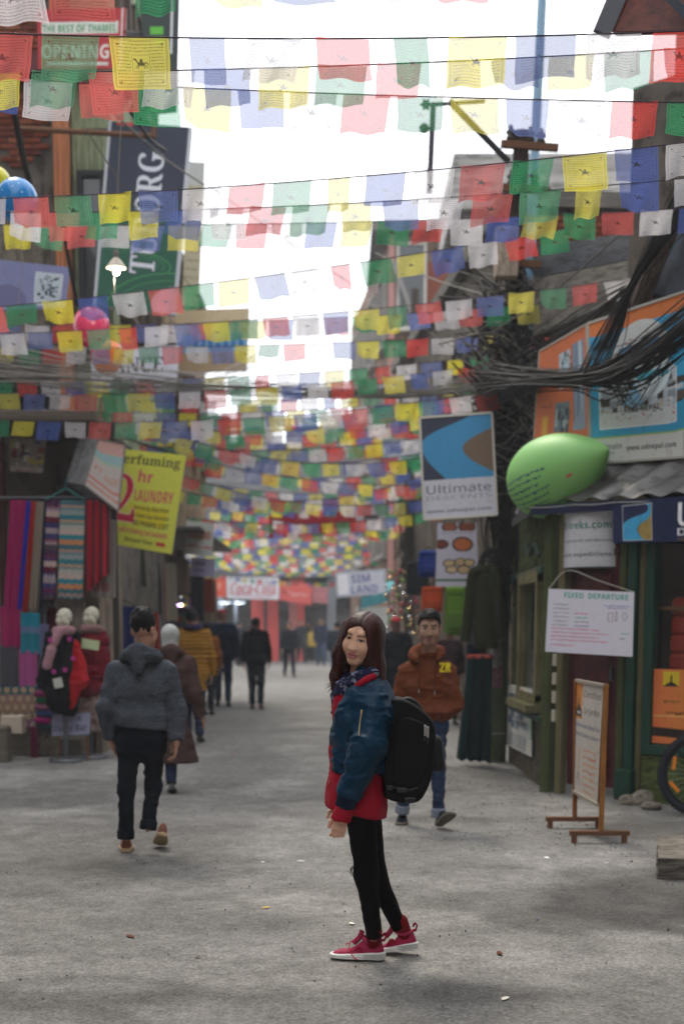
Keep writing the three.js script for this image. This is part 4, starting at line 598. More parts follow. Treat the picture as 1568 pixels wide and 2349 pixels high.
// ---- signs and goods along the right side ----
{
  signBoard('hanging_sign', 'tall hanging sign with a blue river emblem and grey lettering below', [962, 958, 1127, 946, 1139, 1180, 972, 1191], 15.4, 15.2, (k, w, h) => {
    k.fillStyle = '#333a4d'; k.fillRect(0, 0, w, h); k.fillStyle = '#3f8fbf'; k.beginPath(); k.moveTo(w, 0); k.lineTo(w * 0.72, 0); k.bezierCurveTo(w * 0.5, h * 0.1, 0, h * 0.14, 0, h * 0.28); k.bezierCurveTo(w * 0.02, h * 0.42, w * 0.2, h * 0.52, w * 0.34, h * 0.63); k.lineTo(w, h * 0.63); k.fill(); k.fillStyle = '#75614f'; k.beginPath(); k.moveTo(w, h * 0.14); k.bezierCurveTo(w * 0.72, h * 0.22, w * 0.5, h * 0.28, w * 0.6, h * 0.38); k.bezierCurveTo(w * 0.65, h * 0.45, w * 0.85, h * 0.52, w, h * 0.58); k.fill();
    k.fillStyle = '#c9c8d2'; k.fillRect(0, h * 0.62, w, h * 0.38); txt(k, 'Ultimate', w * 0.03, h * 0.755, h * 0.115, '#5b6178', 'sans-serif', { fit: w * 0.92, w: '' }); txt(k, 'DESCENTS', w * 0.03, h * 0.82, h * 0.06, '#8a8da0', 'sans-serif', { fit: w * 0.92, w: '' }); for (let i = 0; i < 5; i++) { k.fillStyle = '#a89a72'; k.fillRect(w * (0.05 + i * 0.22), h * 0.855, 6, 6); } txt(k, 'www.udnepal.com', w * 0.04, h * 0.945, h * 0.05, '#6a6e84', 'sans-serif', { fit: w * 0.9 }); for (let i = 0; i < 20; i++) { k.fillStyle = 'rgba(210,210,215,0.12)'; k.fillRect(w * rnd(0, 0.6), h * rnd(0, 0.3), 2, h * rnd(0.02, 0.1)); }
  }, { t: 0.05, frame: 0.022, frameCol: 0xcfcac0, bars: [[at(1122, 1000, 15.3), at(1165, 990, 15.9), 0.02], [at(1132, 1150, 15.3), at(1160, 1150, 15.9), 0.02]] });
  signBoard('menu_board', 'white food board with pictures of dumplings and curry bowls', [1003, 1200, 1092, 1200, 1097, 1345, 998, 1345], 17.2, 17.2, (k, w, h) => {
    k.fillStyle = '#c9c6d6'; k.fillRect(0, 0, w, h); for (const [x, y, r, c] of [[0.3, 0.06, 0.16, '#9a5a3c'], [0.75, 0.05, 0.18, '#8a4a34'], [0.1, 0.33, 0.14, '#7a3c2c'], [0.62, 0.33, 0.22, '#c06a34'], [0.3, 0.63, 0.12, '#cdb488'], [0.56, 0.61, 0.12, '#c9ae80'], [0.78, 0.62, 0.12, '#cdb488'], [0.36, 0.73, 0.12, '#d3bc92'], [0.64, 0.73, 0.13, '#c9ae80']]) { k.fillStyle = '#3a2f2c'; k.beginPath(); k.ellipse(w * x, h * y, w * r * 1.25, h * r * 0.55, 0, 0, 7); k.fill(); k.fillStyle = c; k.beginPath(); k.ellipse(w * x, h * y, w * r, h * r * 0.42, 0, 0, 7); k.fill(); } k.fillStyle = '#c9c6d6'; k.fillRect(0, h * 0.12, w, h * 0.06); scribble(k, w * 0.1, h * 0.145, w * 0.8, 9, '#6b5f80'); k.fillStyle = '#c9c6d6'; k.fillRect(0, h * 0.46, w, h * 0.07); k.strokeStyle = '#c9c6d6'; k.lineWidth = w * 0.06; k.strokeRect(0, h * 0.46, w, h * 0.42); k.fillStyle = '#2f6a50'; k.fillRect(0, h * 0.88, w, h * 0.035);
  }, { t: 0.04, bars: [[at(1060, 1200, 17.2), at(1060, 1185, 17.25)], [at(1095, 1290, 17.2), at(1160, 1250, 16.6), 0.012]] });
  const sg = (name, label, px, D, draw, o) => signBoard(name, label, px, D, D, draw, { t: 0.04, res: 256, ...o });
  sg('oval_sign', 'white rounded sign with script lettering beside the tall hanging sign', [876, 1006, 964, 1006, 964, 1056, 876, 1056], 22, (k, w, h) => { k.fillStyle = '#8fa6b4'; k.fillRect(0, 0, w, h); k.fillStyle = '#dfe2ec'; k.beginPath(); k.ellipse(w / 2, h / 2, w * 0.47, h * 0.47, 0, 0, 7); k.fill(); txt(k, 'Kupa jee', w * 0.2, h * 0.6, h * 0.34, '#3a3e52', 'serif', { style: 'italic', fit: w * 0.6 }); scribble(k, w * 0.3, h * 0.78, w * 0.4, 8, '#7a8296'); }, { bars: [[at(965, 1030, 22), at(1080, 1025, 22.5)]] });
  sg('orange_sign', 'orange sign with small dark print behind the far flags', [793, 985, 896, 985, 896, 1050, 793, 1050], 24, (k, w, h) => { k.fillStyle = '#e3824a'; k.fillRect(0, 0, w, h); k.fillStyle = '#d8cfc6'; k.fillRect(0, h * 0.8, w * 0.2, h * 0.2); for (let i = 0; i < 4; i++) scribble(k, w * 0.34, h * (0.3 + i * 0.17), w * 0.55, 13, '#8a4526'); }, { bars: [[at(896, 1010, 24), at(1040, 1005, 24.5)]] });
  sg('white_notice_sign', 'pale pink sign with a dark label hung among far flags', [819, 1128, 884, 1130, 886, 1218, 815, 1216], 27, (k, w, h) => { k.fillStyle = '#ddd3dc'; k.fillRect(0, 0, w, h); k.strokeStyle = '#8a8a98'; k.lineWidth = 5; k.beginPath(); k.arc(w / 2, h * 0.15, w * 0.1, 0, 7); k.stroke(); scribble(k, w * 0.2, h * 0.36, w * 0.6, 20, '#8b8794'); k.fillStyle = '#5b5660'; k.fillRect(w * 0.24, h * 0.58, w * 0.5, h * 0.22); scribble(k, w * 0.3, h * 0.69, w * 0.36, 22, '#b8b2bc'); }, { bars: [[at(886, 1150, 27), at(1000, 1145, 27.5)]] });
  sg('sim_card_sign', 'white sign with blue capitals over the teal shop awning', [768, 1312, 884, 1304, 888, 1362, 772, 1370], 38, (k, w, h) => { k.fillStyle = '#b9bcc6'; k.fillRect(0, 0, w, h); k.strokeStyle = '#8f95a4'; k.lineWidth = 6; k.strokeRect(6, 6, w - 12, h - 12); k.fillStyle = '#dcdce2'; k.fillRect(w * 0.04, h * 0.1, w * 0.2, h * 0.8); txt(k, 'SIM', w * 0.3, h * 0.48, h * 0.44, '#4d4f86', 'sans-serif', { fit: w * 0.4 }); txt(k, 'LAND', w * 0.28, h * 0.9, h * 0.42, '#5a5c90', 'sans-serif', { fit: w * 0.55 }); }, { t: 0.15, bars: [[at(884, 1330, 38), at(960, 1330, 38.5), 0.03]] });
  sg('lettered_board', 'dark board with pale characters under the sky at the far bend', [832, 878, 930, 868, 930, 900, 832, 908], 34, (k, w, h) => { k.fillStyle = '#3a3c48'; k.fillRect(0, 0, w, h); scribble(k, w * 0.1, h * 0.35, w * 0.8, 34, '#cfd2da'); scribble(k, w * 0.1, h * 0.75, w * 0.8, 30, '#b9bcc6'); }, { bars: [[at(930, 885, 34), at(985, 885, 36), 0.03]] });
  // second pole with cables further down
  { const g = thing('far_utility_pole', 'grey utility pole with hanging cables behind the white notice sign', 'pole'), x = at(935, 1440, 29).x; part(g, 'shaft', bar(V(x, 0, -29), V(x + 0.1, 8.2, -29), 0.11, 0.09), M(0x4d4640, 0.8)); part(g, 'crossarm', beam(V(x - 0.5, 7.2, -29), V(x + 0.6, 7.2, -29), 0.08, 0.08), rust); const q = []; for (let i = 0; i < 70; i++) { const y = rnd(2, 6.3), w = rnd(0.1, 0.34); q.push(tube([V(x + rnd(-w, w), y + rnd(0.2, 1), -28.9 + rnd(0, 0.2)), V(x + rnd(-w, w), y, -28.8), V(x + rnd(-w, w), y - rnd(0.2, 1), -28.9)], rnd(0.012, 0.024), 10, 4)); } part(g, 'cables', merge(q), M(0x4f4a44, 0.8), { kind: 'stuff' }); }
  // stall of packs and clothes beyond the pole
  const hangM = (c) => M(c, 0.8, { map: T.cloth });
  const pack = (label, u, v, D, w, h, c) => { const g = thing('hanging_backpack', label, 'backpack', 'backpacks hung up for sale'), p = at(u, v, D); part(g, 'body', rbox(w, h, 0.24, 0.07, p.x, p.y, p.z), hangM(c)); part(g, 'lid', rbox(w * 0.94, h * 0.22, 0.27, 0.05, p.x, p.y + h * 0.48, p.z), hangM(c)); part(g, 'front_pocket', rbox(w * 0.7, h * 0.4, 0.1, 0.04, p.x, p.y - h * 0.18, p.z + 0.14), hangM(new THREE.Color(c).multiplyScalar(0.75))); part(g, 'hang_loop', new THREE.TorusGeometry(0.04, 0.008, 6, 14).translate(p.x, p.y + h * 0.62, p.z), blackP); };
  pack('blue backpack hung above the orange one', 981, 1296, 20, 0.28, 0.34, 0x1f3f9a); pack('dark grey backpack hung beside the blue one', 958, 1330, 23, 0.36, 0.5, 0x2c2f36); pack('bright orange backpack hung below the menu board', 990, 1378, 20, 0.3, 0.34, 0xd9541c); pack('lime green rounded backpack hung by the dark posts', 1043, 1405, 20, 0.3, 0.62, 0x6f9c28);
  { const g = thing('post_fence', 'row of dark posts with rails along the stalls beyond the utility pole', 'fence'); for (let k = 0; k < 7; k++) part(g, 'post', rbox(0.07, 2.0, 0.07, 0.01, 1.75 + 0.09 * k, 1.0, -19.2 - k * 0.4), blackP); part(g, 'rail', beam(V(1.72, 1.9, -19.1), V(2.32, 1.9, -21.7), 0.05, 0.05), blackP); part(g, 'rail', beam(V(1.72, 0.5, -19.1), V(2.32, 0.5, -21.7), 0.05, 0.05), blackP); }
  const hung = [['olive brown', 0x4f4a30], ['wine red', 0x7a2230], ['cream', 0xc8b8a0], ['dull pink', 0xb27a80], ['navy', 0x222c48], ['brick red', 0x9a4030], ['mustard', 0xb08a30], ['grey', 0x77777c], ['teal', 0x2a6a6a], ['beige', 0xb4a284]];
  hung.forEach(([n, c], i) => { const D = 21.5 + i * 1.5, x = lerp(2.15, 1.35, (D - 19.4) / 25) - 0.2, y = 2.6 + 0.35 * (i % 3), g = thing('hanging_garment', `${n} garment hung for sale along the stalls beyond the utility pole`, 'garment', 'garments hung along the street'); part(g, 'cloth', drape(V(x - 0.1, y, -D), V(x + 0.2, y, -D - 0.45), 1.2 + 0.3 * (i % 2), { folds: 3, amp: 0.04, flare: 1.2, nx: 16, ny: 8 }), hangM(c)); part(g, 'hanger', tube([V(x - 0.1, y - 0.02, -D), V(x + 0.05, y + 0.1, -D - 0.2), V(x + 0.2, y - 0.02, -D - 0.45)], 0.01, 10, 5), blackP); });
  // tinsel and bells that glint at the stall
  { const g = thing('trinket_strings', 'strings of shiny trinkets and bells hung at the stall before the far pole', 'trinkets'), mt = [M(0xcfae7a, 0.2, { metalness: 1 }), M(0xd8d8dc, 0.12, { metalness: 1 }), M(0xb0404a, 0.4), M(0x7a9c4a, 0.5)]; for (let k = 0; k < 8; k++) { const u = 888 + k * 9, D = 24 + (k % 3); part(g, 'string', bar(at(u, 1310, D), at(u + 4, 1480, D), 0.004), wireL); for (let i = 0; i < 9; i++) { const p = at(u + rnd(-4, 6), 1312 + i * 18 + rnd(-5, 5), D); part(g, 'bead', new THREE.SphereGeometry(rnd(0.018, 0.045), 10, 8).translate(p.x, p.y, p.z), pick(mt)); } } }
  { const g = thing('teal_awning', 'teal canvas awning over a far stall beside the end of the street', 'awning'), a = at(826, 1372, 38), b = at(892, 1356, 38); part(g, 'canvas', merge([quad([a.clone().add(V(0.2, 0.35, -1)), b.clone().add(V(0.2, 0.35, -1)), b, a])]), M(0x4a8f94, 0.8)); part(g, 'valance', drape(a, b, 0.28, { folds: 6, amp: 0.02 }), M(0x3f7f86, 0.8)); part(g, 'pole', bar(V(a.x, 0, a.z), a, 0.03), steel); part(g, 'pole', bar(V(b.x, 0, b.z), b, 0.03), steel); part(g, 'rear_wall', box(1.0, 2.1, 0.05, (a.x + b.x) / 2, 1.05, a.z - 0.9), M(0xb8b8b4, 0.8)); }
}
// hanging clothes on the utility pole
{
  const b0 = gr(1140, 1748), D = -b0.z - 0.35, J = (u, v, z = 0) => at(u, v, D - z);
  const g = thing('hanging_jacket', 'olive jacket on a hanger at the utility pole', 'jacket'), f = caps([[J(1088, 1312), J(1130, 1306), 0.06, 0.06], [J(1110, 1335), J(1114, 1440), 0.10, 0.125], [J(1084, 1318), J(1066, 1470), 0.06, 0.05, 1], [J(1136, 1312, 0.1), J(1146, 1465, 0.12), 0.055, 0.05, 1], [J(1112, 1440), J(1116, 1488), 0.125, 0.13, 1]], 0.022);
  const [mn, mx] = bounds([J(1068, 1290), J(1150, 1500)], 0.22); part(g, 'body', net((x, y, z) => f(x, y, z) + 0.03 * (Math.abs(noise(x * 16, y * 7, z * 16) - 0.5) - 0.25), mn, mx, 0.012), M(0x33371f, 0.9, { map: T.cloth })); part(g, 'hanger', tube([J(1090, 1300), J(1108, 1284), J(1128, 1298)], 0.01, 12, 5), blackP);
  const t = thing('hanging_trousers', 'dark green baggy trousers hung low on the utility pole', 'trousers'), P0 = J(1074, 1506, 0.1), P1 = J(1128, 1500, 0.1);
  part(t, 'cloth', drape(P0, P1, (1738 - 1506) / 200, { folds: 2.6, amp: 0.05, flare: 1.45, skew: -0.06, t: 0.06, nx: 48, ny: 22, ragged: 0.012, diag: -0.06 }), M(0x0b2a2a, 0.9, { map: T.cloth })); part(t, 'waistband', rbox(0.3, 0.05, 0.08, 0.02, (P0.x + P1.x) / 2, P0.y, P0.z), M(0xa0483c, 0.8));
  const s = thing('hanging_scarf', 'navy scarf with grey folds hung between olive jacket and green trousers', 'scarf'); part(s, 'cloth', drape(J(1070, 1478), J(1100, 1478), 0.55, { folds: 2, amp: 0.03, t: 0.03 }), M(0x1c2440, 0.9, { map: T.cloth }));
}
// folding street sign
{
  const L = gr(1316, 1900), R = gr(1376, 1934), g = thing('standing_sign', 'weathered street sign on rusty posts standing before the shop door', 'sign');
  const rustO = M(0xa5662e, 0.75, { map: T.wear }), yl = (u, v, D) => at(u, v, D), dl = -L.z, dr = -R.z, ax = R.clone().sub(L).normalize();
  const tl = yl(1320, 1560, dl), tr = yl(1384, 1572, dr), bl = yl(1314, 1814, dl), br = yl(1370, 1846, dr);
  part(g, 'post', beam(V(L.x, 0.09, L.z), V(tl.x, tl.y + 0.01, tl.z), 0.04, 0.03), rustO); part(g, 'post', beam(V(R.x, 0.09, R.z), V(tr.x + 0.015, tr.y + 0.01, tr.z), 0.042, 0.03), M(0xb8792c, 0.7, { map: T.wear }));
  const t = canvasTex(300, 860, (k, w, h) => { k.fillStyle = '#a9a39b'; k.fillRect(0, 0, w, h); k.fillStyle = '#b8752e'; k.fillRect(0, 0, w * 0.26, h * 0.3); k.fillStyle = '#2a2522'; k.beginPath(); k.moveTo(w * 0.04, h * 0.3); k.lineTo(w * 0.04, h * 0.24); k.lineTo(w * 0.1, h * 0.2); k.lineTo(w * 0.12, h * 0.1); k.lineTo(w * 0.15, h * 0.2); k.lineTo(w * 0.24, h * 0.25); k.lineTo(w * 0.24, h * 0.3); k.fill(); k.fillStyle = '#2a2522'; k.fillRect(0, h * 0.25, w * 0.26, h * 0.08); txt(k, 'MC', w * 0.05, h * 0.29, h * 0.04, '#cfcac2'); k.fillStyle = '#c07a28'; k.fillRect(0, h * 0.31, w * 0.26, h * 0.02);
    txt(k, 'Certified', w * 0.3, h * 0.13, h * 0.08, '#5b5650', 'sans-serif', { fit: w * 0.66 }); txt(k, 'Le Jardin', w * 0.34, h * 0.27, h * 0.07, '#3f3c3a', 'serif', { fit: w * 0.58 }); txt(k, 'Homemade Meals Set', w * 0.02, h * 0.4, h * 0.055, '#43506e', 'sans-serif', { fit: w * 0.94 }); txt(k, 'Best Bakery Here', w * 0.02, h * 0.48, h * 0.055, '#43506e', 'sans-serif', { fit: w * 0.9 }); for (let i = 0; i < 7; i++) scribble(k, w * 0.36, h * (0.58 + i * 0.06), w * 0.5, 30, i % 2 ? '#a85f42' : '#b5764a'); k.strokeStyle = '#a8784a'; k.lineWidth = 10; k.beginPath(); k.moveTo(w * 0.2, h * 0.58); k.lineTo(w * 0.16, h * 0.8); k.stroke(); k.strokeStyle = '#5a5650'; k.lineWidth = 3; for (let i = 0; i < 5; i++) { k.beginPath(); k.moveTo(w * 0.16, h * 0.8); k.lineTo(w * (0.04 + i * 0.07), h * 0.92); k.stroke(); } grime(k, w, h, 0.35); });
  const pr = prism([tl, tr, br, bl].map((p, i) => p.clone().addScaledVector(ax, i === 0 || i === 3 ? 0.018 : -0.02)), 0.02); part(g, 'printed_face', pr.front, M(0xffffff, 0.7, { map: t })); part(g, 'backing', pr.rest, rust);
  part(g, 'frame_bar', beam(tl, tr, 0.022, 0.022), M(0x8d8478, 0.7)); part(g, 'frame_bar', beam(bl, br, 0.022, 0.022), M(0x8d8478, 0.7));
  for (const [p, a, b] of [[L, gr(1250, 1900), gr(1390, 1908)], [R, gr(1302, 1932), gr(1446, 1938)]]) { const A = V(a.x, 0.075, p.z), B = V(b.x, 0.075, p.z); part(g, 'foot_bar', beam(A, B, 0.05, 0.032), rust); for (const q of [A.clone().lerp(B, 0.08), A.clone().lerp(B, 0.92)]) part(g, 'foot', box(0.035, 0.06, 0.04, q.x, 0.032, q.z), rust); }
}
// bicycle, mostly beyond the picture's edge
{
  const g = thing('bicycle', 'bicycle with fat black tyres and orange reflectors parked by the shop', 'bicycle'), c = V(at(1606, 1782, 11.25).x, 0.345, -11.25), dir = V(1, 0, 0.25).normalize(), ry = Math.atan2(-dir.z, dir.x), tyreM = M(0x2b2d33, 0.75), alu = M(0x9a9da2, 0.3, { metalness: 0.9 }), fr = M(0x1c2a3c, 0.35, { clearcoat: 0.6 });
  const wheel = (p) => { const t = part(g, 'wheel', new THREE.TorusGeometry(0.315, 0.03, 12, 60).rotateY(ry).translate(p.x, p.y, p.z), tyreM); part(t, 'rim', new THREE.TorusGeometry(0.278, 0.012, 8, 60).rotateY(ry).translate(p.x, p.y, p.z), blackP); part(t, 'hub', new THREE.CylinderGeometry(0.025, 0.025, 0.1, 12).rotateX(1.57).rotateY(ry).translate(p.x, p.y, p.z), alu); const sp = []; for (let i = 0; i < 28; i++) { const a = i / 28 * 6.283; sp.push(bar(p.clone(), V(p.x + dir.x * Math.cos(a) * 0.275, p.y + Math.sin(a) * 0.275, p.z + dir.z * Math.cos(a) * 0.275), 0.0015, 0.0015, 4)); } part(t, 'spokes', merge(sp), alu); for (const a of [2.75, 3.6]) part(t, 'reflector', rbox(0.03, 0.11, 0.02, 0.006).rotateZ(a > 3 ? 0.75 : -0.1).rotateY(ry).translate(p.x + dir.x * Math.cos(a) * 0.235, p.y + Math.sin(a) * 0.235, p.z + dir.z * Math.cos(a) * 0.235 + 0.012), M(0xe8861a, 0.3, { clearcoat: 0.5 }));
    const kn = []; for (let i = 0; i < 72; i++) { const a = i / 72 * 6.283; kn.push(rbox(0.016, 0.012, 0.05, 0.003).rotateZ(a - 1.57).rotateY(ry).translate(p.x + dir.x * Math.cos(a) * 0.345, p.y + Math.sin(a) * 0.345, p.z + dir.z * Math.cos(a) * 0.345)); } part(t, 'tread', merge(kn), tyreM); };
  const r = c.clone().addScaledVector(dir, 1.05); wheel(c); wheel(r); const hd = c.clone().addScaledVector(dir, 0.2).add(V(0, 0.5, 0)), bb = c.clone().addScaledVector(dir, 0.6).add(V(0, -0.04, 0)), st = c.clone().addScaledVector(dir, 0.78).add(V(0, 0.48, 0));
  part(g, 'fork', merge([-0.05, 0.05].map((k) => bar(c.clone().add(V(k * -dir.z, 0, k * dir.x)), hd.clone().add(V(k * -dir.z, 0, k * dir.x)), 0.014))), fr); part(g, 'frame', merge([bar(hd, bb, 0.022), bar(hd, st, 0.018), bar(bb, st, 0.018), bar(bb, r, 0.012), bar(st, r, 0.011)]), fr); part(g, 'handlebar', tube([hd.clone().add(V(-0.28 * dir.z, 0.12, 0.28 * dir.x)), hd.clone().add(V(0, 0.1, 0)), hd.clone().add(V(0.28 * dir.z, 0.12, -0.28 * dir.x))], 0.013, 20, 8), blackP); part(g, 'saddle', rbox(0.26, 0.05, 0.14, 0.024).rotateY(ry).translate(st.x, st.y + 0.12, st.z), blackP); part(g, 'light', rbox(0.03, 0.04, 0.03, 0.01, c.x - 0.02, c.y + 0.20, c.z + 0.07), M(0xff3a14, 0.3, { emissive: col(0xff3a14), emissiveIntensity: 0.5 }));
}
// kerb slab at the edge
{
  const a = gr(1512, 2016), g = thing('kerb_slab', 'rough concrete slab lying at the edge of the street', 'slab'), geo = new THREE.BoxGeometry(2.2, 0.13, 1.0, 60, 6, 24), p = geo.attributes.position;
  for (let i = 0; i < p.count; i++) { const n = noise(p.getX(i) * 22, p.getY(i) * 30, p.getZ(i) * 22) - 0.5, side = Math.abs(p.getY(i)) < 0.064 ? 1 : 0.25; p.setXYZ(i, p.getX(i) + n * 0.03 * side, p.getY(i) + n * 0.008, p.getZ(i) + n * 0.035 * side); } geo.computeVertexNormals();
  part(g, 'slab', scaleUV(geo, 2).rotateY(-0.22).translate(a.x + 1.16, 0.07, a.z - 0.22), plaster(0x87827a));
}
// ---------- left side ----------
{
  const sb = (name, label, px, D, draw, o = {}) => signBoard(name, label, px, D, o.dr ?? D, draw, { t: 0.05, ...o });
  sb('red_sign', 'red sign with a white band of small green capitals by the brick wall', [86, 22, 290, 18, 284, 158, 88, 158], 17.6, (k, w, h) => { k.fillStyle = '#b3262e'; k.fillRect(0, 0, w, h); k.fillStyle = '#d9dcd4'; k.fillRect(w * 0.05, h * 0.21, w * 0.87, h * 0.2); txt(k, 'THE BEST OF THAMEL', w * 0.06, h * 0.38, h * 0.17, '#2f8a4a', 'sans-serif', { fit: w * 0.84 }); txt(k, 'OPENING', w * 0.04, h * 0.82, h * 0.32, '#e8e2da', 'sans-serif', { fit: w * 0.8 }); k.fillStyle = '#d8d2ca'; k.fillRect(w * 0.1, h * 0.88, w * 0.72, h * 0.06); k.fillStyle = '#d8d4d0'; k.fillRect(w * 0.95, 0, w * 0.02, h); }, { bars: [[at(288, 75, 17.6), at(330, 78, 18.8), 0.025]] });
  sb('upper_drinks_sign', 'dark sign with bright green blocks above the tall drinks sign', [320, -40, 412, -40, 405, 255, 330, 262], 18.6, (k, w, h) => { k.fillStyle = '#25302e'; k.fillRect(0, 0, w, h); k.fillStyle = '#5fb83a'; for (const [a, b, c, d] of [[0.28, 0.34, 0.34, 0.06], [0.4, 0.42, 0.25, 0.05], [0.4, 0.8, 0.2, 0.1], [0.2, 0.88, 0.4, 0.1]]) k.fillRect(w * a, h * b, w * c, h * d); k.fillStyle = '#cfd4d8'; k.fillRect(w * 0.8, 0, w * 0.06, h * 0.55); k.strokeStyle = '#161a1c'; k.lineWidth = 8; k.strokeRect(0, 0, w, h); });
  sb('drinks_sign', 'tall dark green drinks sign with white capitals running upwards', [250, 277, 440, 292, 402, 722, 214, 700], 18.5, (k, w, h) => {
    k.fillStyle = '#2b3346'; k.fillRect(0, 0, w, h * 0.5); k.fillStyle = '#1c5a45'; k.fillRect(0, h * 0.5, w, h * 0.5); for (let i = 0; i < 30; i++) { const t = i / 30; k.fillStyle = `rgb(${lerp(43, 28, t)},${lerp(51, 90, t)},${lerp(70, 69, t)})`; k.fillRect(0, h * (0.38 + 0.17 * t), w, h * 0.012); }
    k.strokeStyle = '#4fae5a'; for (let i = 0; i < 5; i++) { k.lineWidth = 5 - i * 0.6; k.globalAlpha = 0.8 - i * 0.12; k.beginPath(); k.ellipse(w * 0.9, h * (0.98 + i * 0.01), w * (0.75 - i * 0.1), h * (0.2 - i * 0.03), -0.1, 3.0, 6.0); k.stroke(); k.beginPath(); k.ellipse(w * 0.3, h * 0.72, w * (0.6 - i * 0.08), h * (0.07 - i * 0.01), 0.12, 2.4, 6.6); k.stroke(); } k.globalAlpha = 1; k.fillStyle = '#c9cfe4'; k.beginPath(); k.ellipse(w * 1.0, h * 0.95, w * 0.3, h * 0.1, 0, 0, 7); k.fill();
    txt(k, 'TUBORG', w * 0.7, h * 0.8, w * 0.42, '#dfe3ee', 'serif', { rot: -Math.PI / 2, fit: h * 0.66, stroke: '#1a2a34', lw: 10 }); k.fillStyle = '#c6cad2'; k.fillRect(0, 0, w * 0.035, h); k.fillRect(w * 0.965, 0, w * 0.035, h); k.fillStyle = '#c8433c'; k.fillRect(w * 0.1, 0, w * 0.2, h * 0.018);
  }, { t: 0.12, side: 0xb9bcc0, res: 900, dirt: 0.06, bars: [[at(248, 300, 18.7), at(190, 300, 18.9), 0.03]] });
  sb('beige_strip_sign', 'narrow beige sign with rows of faint print beyond the drinks sign', [430, 370, 470, 372, 455, 706, 418, 700], 24, (k, w, h) => { k.fillStyle = '#c9bda2'; k.fillRect(0, 0, w, h); k.fillStyle = '#cfd0d0'; k.fillRect(0, 0, w, h * 0.16); for (let i = 0; i < 12; i++) scribble(k, w * 0.15, h * (0.25 + i * 0.06), w * 0.7, 10, '#8a7f68'); });
  sb('dance_bar_sign', 'white sign with heavy black serif capitals behind the orange balloon', [208, 800, 412, 792, 404, 896, 212, 896], 18.3, (k, w, h) => { k.fillStyle = '#ccd0de'; k.fillRect(0, 0, w, h); txt(k, 'DANCE', w * 0.1, h * 0.56, h * 0.46, '#1d2024', 'serif', { fit: w * 0.74 }); txt(k, 'BAR', w * 0.25, h * 1.02, h * 0.42, '#1d2024', 'serif', { fit: w * 0.45 }); });
  sb('blue_lettered_awning', 'tan shop awning with a strip of bright blue letters', [404, 712, 572, 706, 566, 850, 404, 856], 25, (k, w, h) => { k.fillStyle = '#d8c3a0'; k.fillRect(0, 0, w, h * 0.38); k.fillStyle = '#8fb4d4'; k.fillRect(0, h * 0.38, w, h * 0.3); for (let i = 0; i < 9; i++) { k.fillStyle = '#1f78bd'; k.fillRect(w * (0.03 + i * 0.105), h * 0.42, w * 0.07, h * 0.2); } k.fillStyle = '#b49a78'; k.fillRect(0, h * 0.68, w, h * 0.32); });
  sb('laundry_sign', 'bright yellow laundry sign with a big red figure two', [266, 1028, 427, 1044, 394, 1271, 264, 1248], 18.4, (k, w, h) => {
    k.fillStyle = '#cfd24a'; k.fillRect(0, 0, w, h); k.fillStyle = '#d8c818'; k.fillRect(w * 0.25, h * 0.55, w * 0.6, h * 0.2); txt(k, 'Perfuming', w * 0.02, h * 0.135, h * 0.125, '#23231c', 'serif', { fit: w * 0.92 }); txt(k, '2', -w * 0.05, h * 0.74, h * 0.68, '#c2183c', 'serif', { stroke: '#e4ded4', lw: 8, fit: w * 0.42 }); txt(k, 'hr', w * 0.36, h * 0.31, h * 0.16, '#c63a62'); txt(k, 'LAUNDRY', w * 0.33, h * 0.5, h * 0.16, '#c63a5a', 'sans-serif', { fit: w * 0.58 });
    txt(k, 'Service by Machine', w * 0.32, h * 0.59, h * 0.06, '#3a3a1e', 'sans-serif', { fit: w * 0.55, style: 'italic' }); txt(k, '& Same Day Service', w * 0.3, h * 0.67, h * 0.06, '#3a3a1e', 'sans-serif', { fit: w * 0.58, style: 'italic' }); txt(k, 'NO POWER CUT', w * 0.3, h * 0.76, h * 0.075, '#23231c', 'sans-serif', { fit: w * 0.6 }); txt(k, 'Credit & Booking Card Available', w * 0.02, h * 0.85, h * 0.075, '#c2405e', 'sans-serif', { fit: w * 0.88 }); txt(k, 'Ground Floor', w * 0.16, h * 0.94, h * 0.06, '#2a2a1e', 'sans-serif', { fit: w * 0.5, style: 'italic' }); k.fillStyle = '#c22a36'; k.fillRect(w * 0.72, h * 0.9, w * 0.16, h * 0.04);
  }, { dirt: 0.05, bars: [[at(300, 1030, 18.5), at(262, 1000, 18.8), 0.02], [at(410, 1042, 18.5), at(270, 1000, 18.8), 0.012]] });
  { // tilted glowing-type box sign, unlit
    const g = thing('box_sign', 'tilted grey box sign with faded stripes hung over the scarf stall', 'sign'), f = [at(226, 1006, 16.5), at(288, 1020, 16.5), at(272, 1172, 16.4), at(194, 1112, 16.4)], off = at(183, 1000, 16.8).sub(f[0]), b = f.map((p) => p.clone().add(off));
    const t = canvasTex(300, 512, (k, w, h) => { k.fillStyle = '#b8aeaa'; k.fillRect(0, 0, w, h); k.fillStyle = '#c49a92'; k.fillRect(0, 0, w, h * 0.2); k.fillStyle = '#8fb0b4'; k.fillRect(0, h * 0.2, w, h * 0.14); k.fillStyle = '#a9b8a0'; k.fillRect(0, h * 0.34, w, h * 0.04); txt(k, 'FT', w * 0.1, h * 0.58, h * 0.13, '#b87a5a'); txt(k, 'MART', w * 0.4, h * 0.66, h * 0.16, '#b88a72', 'sans-serif', { fit: w * 0.55 }); k.fillStyle = '#c07a68'; k.fillRect(0, h * 0.74, w, h * 0.05); k.fillRect(0, h * 0.86, w, h * 0.04); grime(k, w, h, 0.2); });
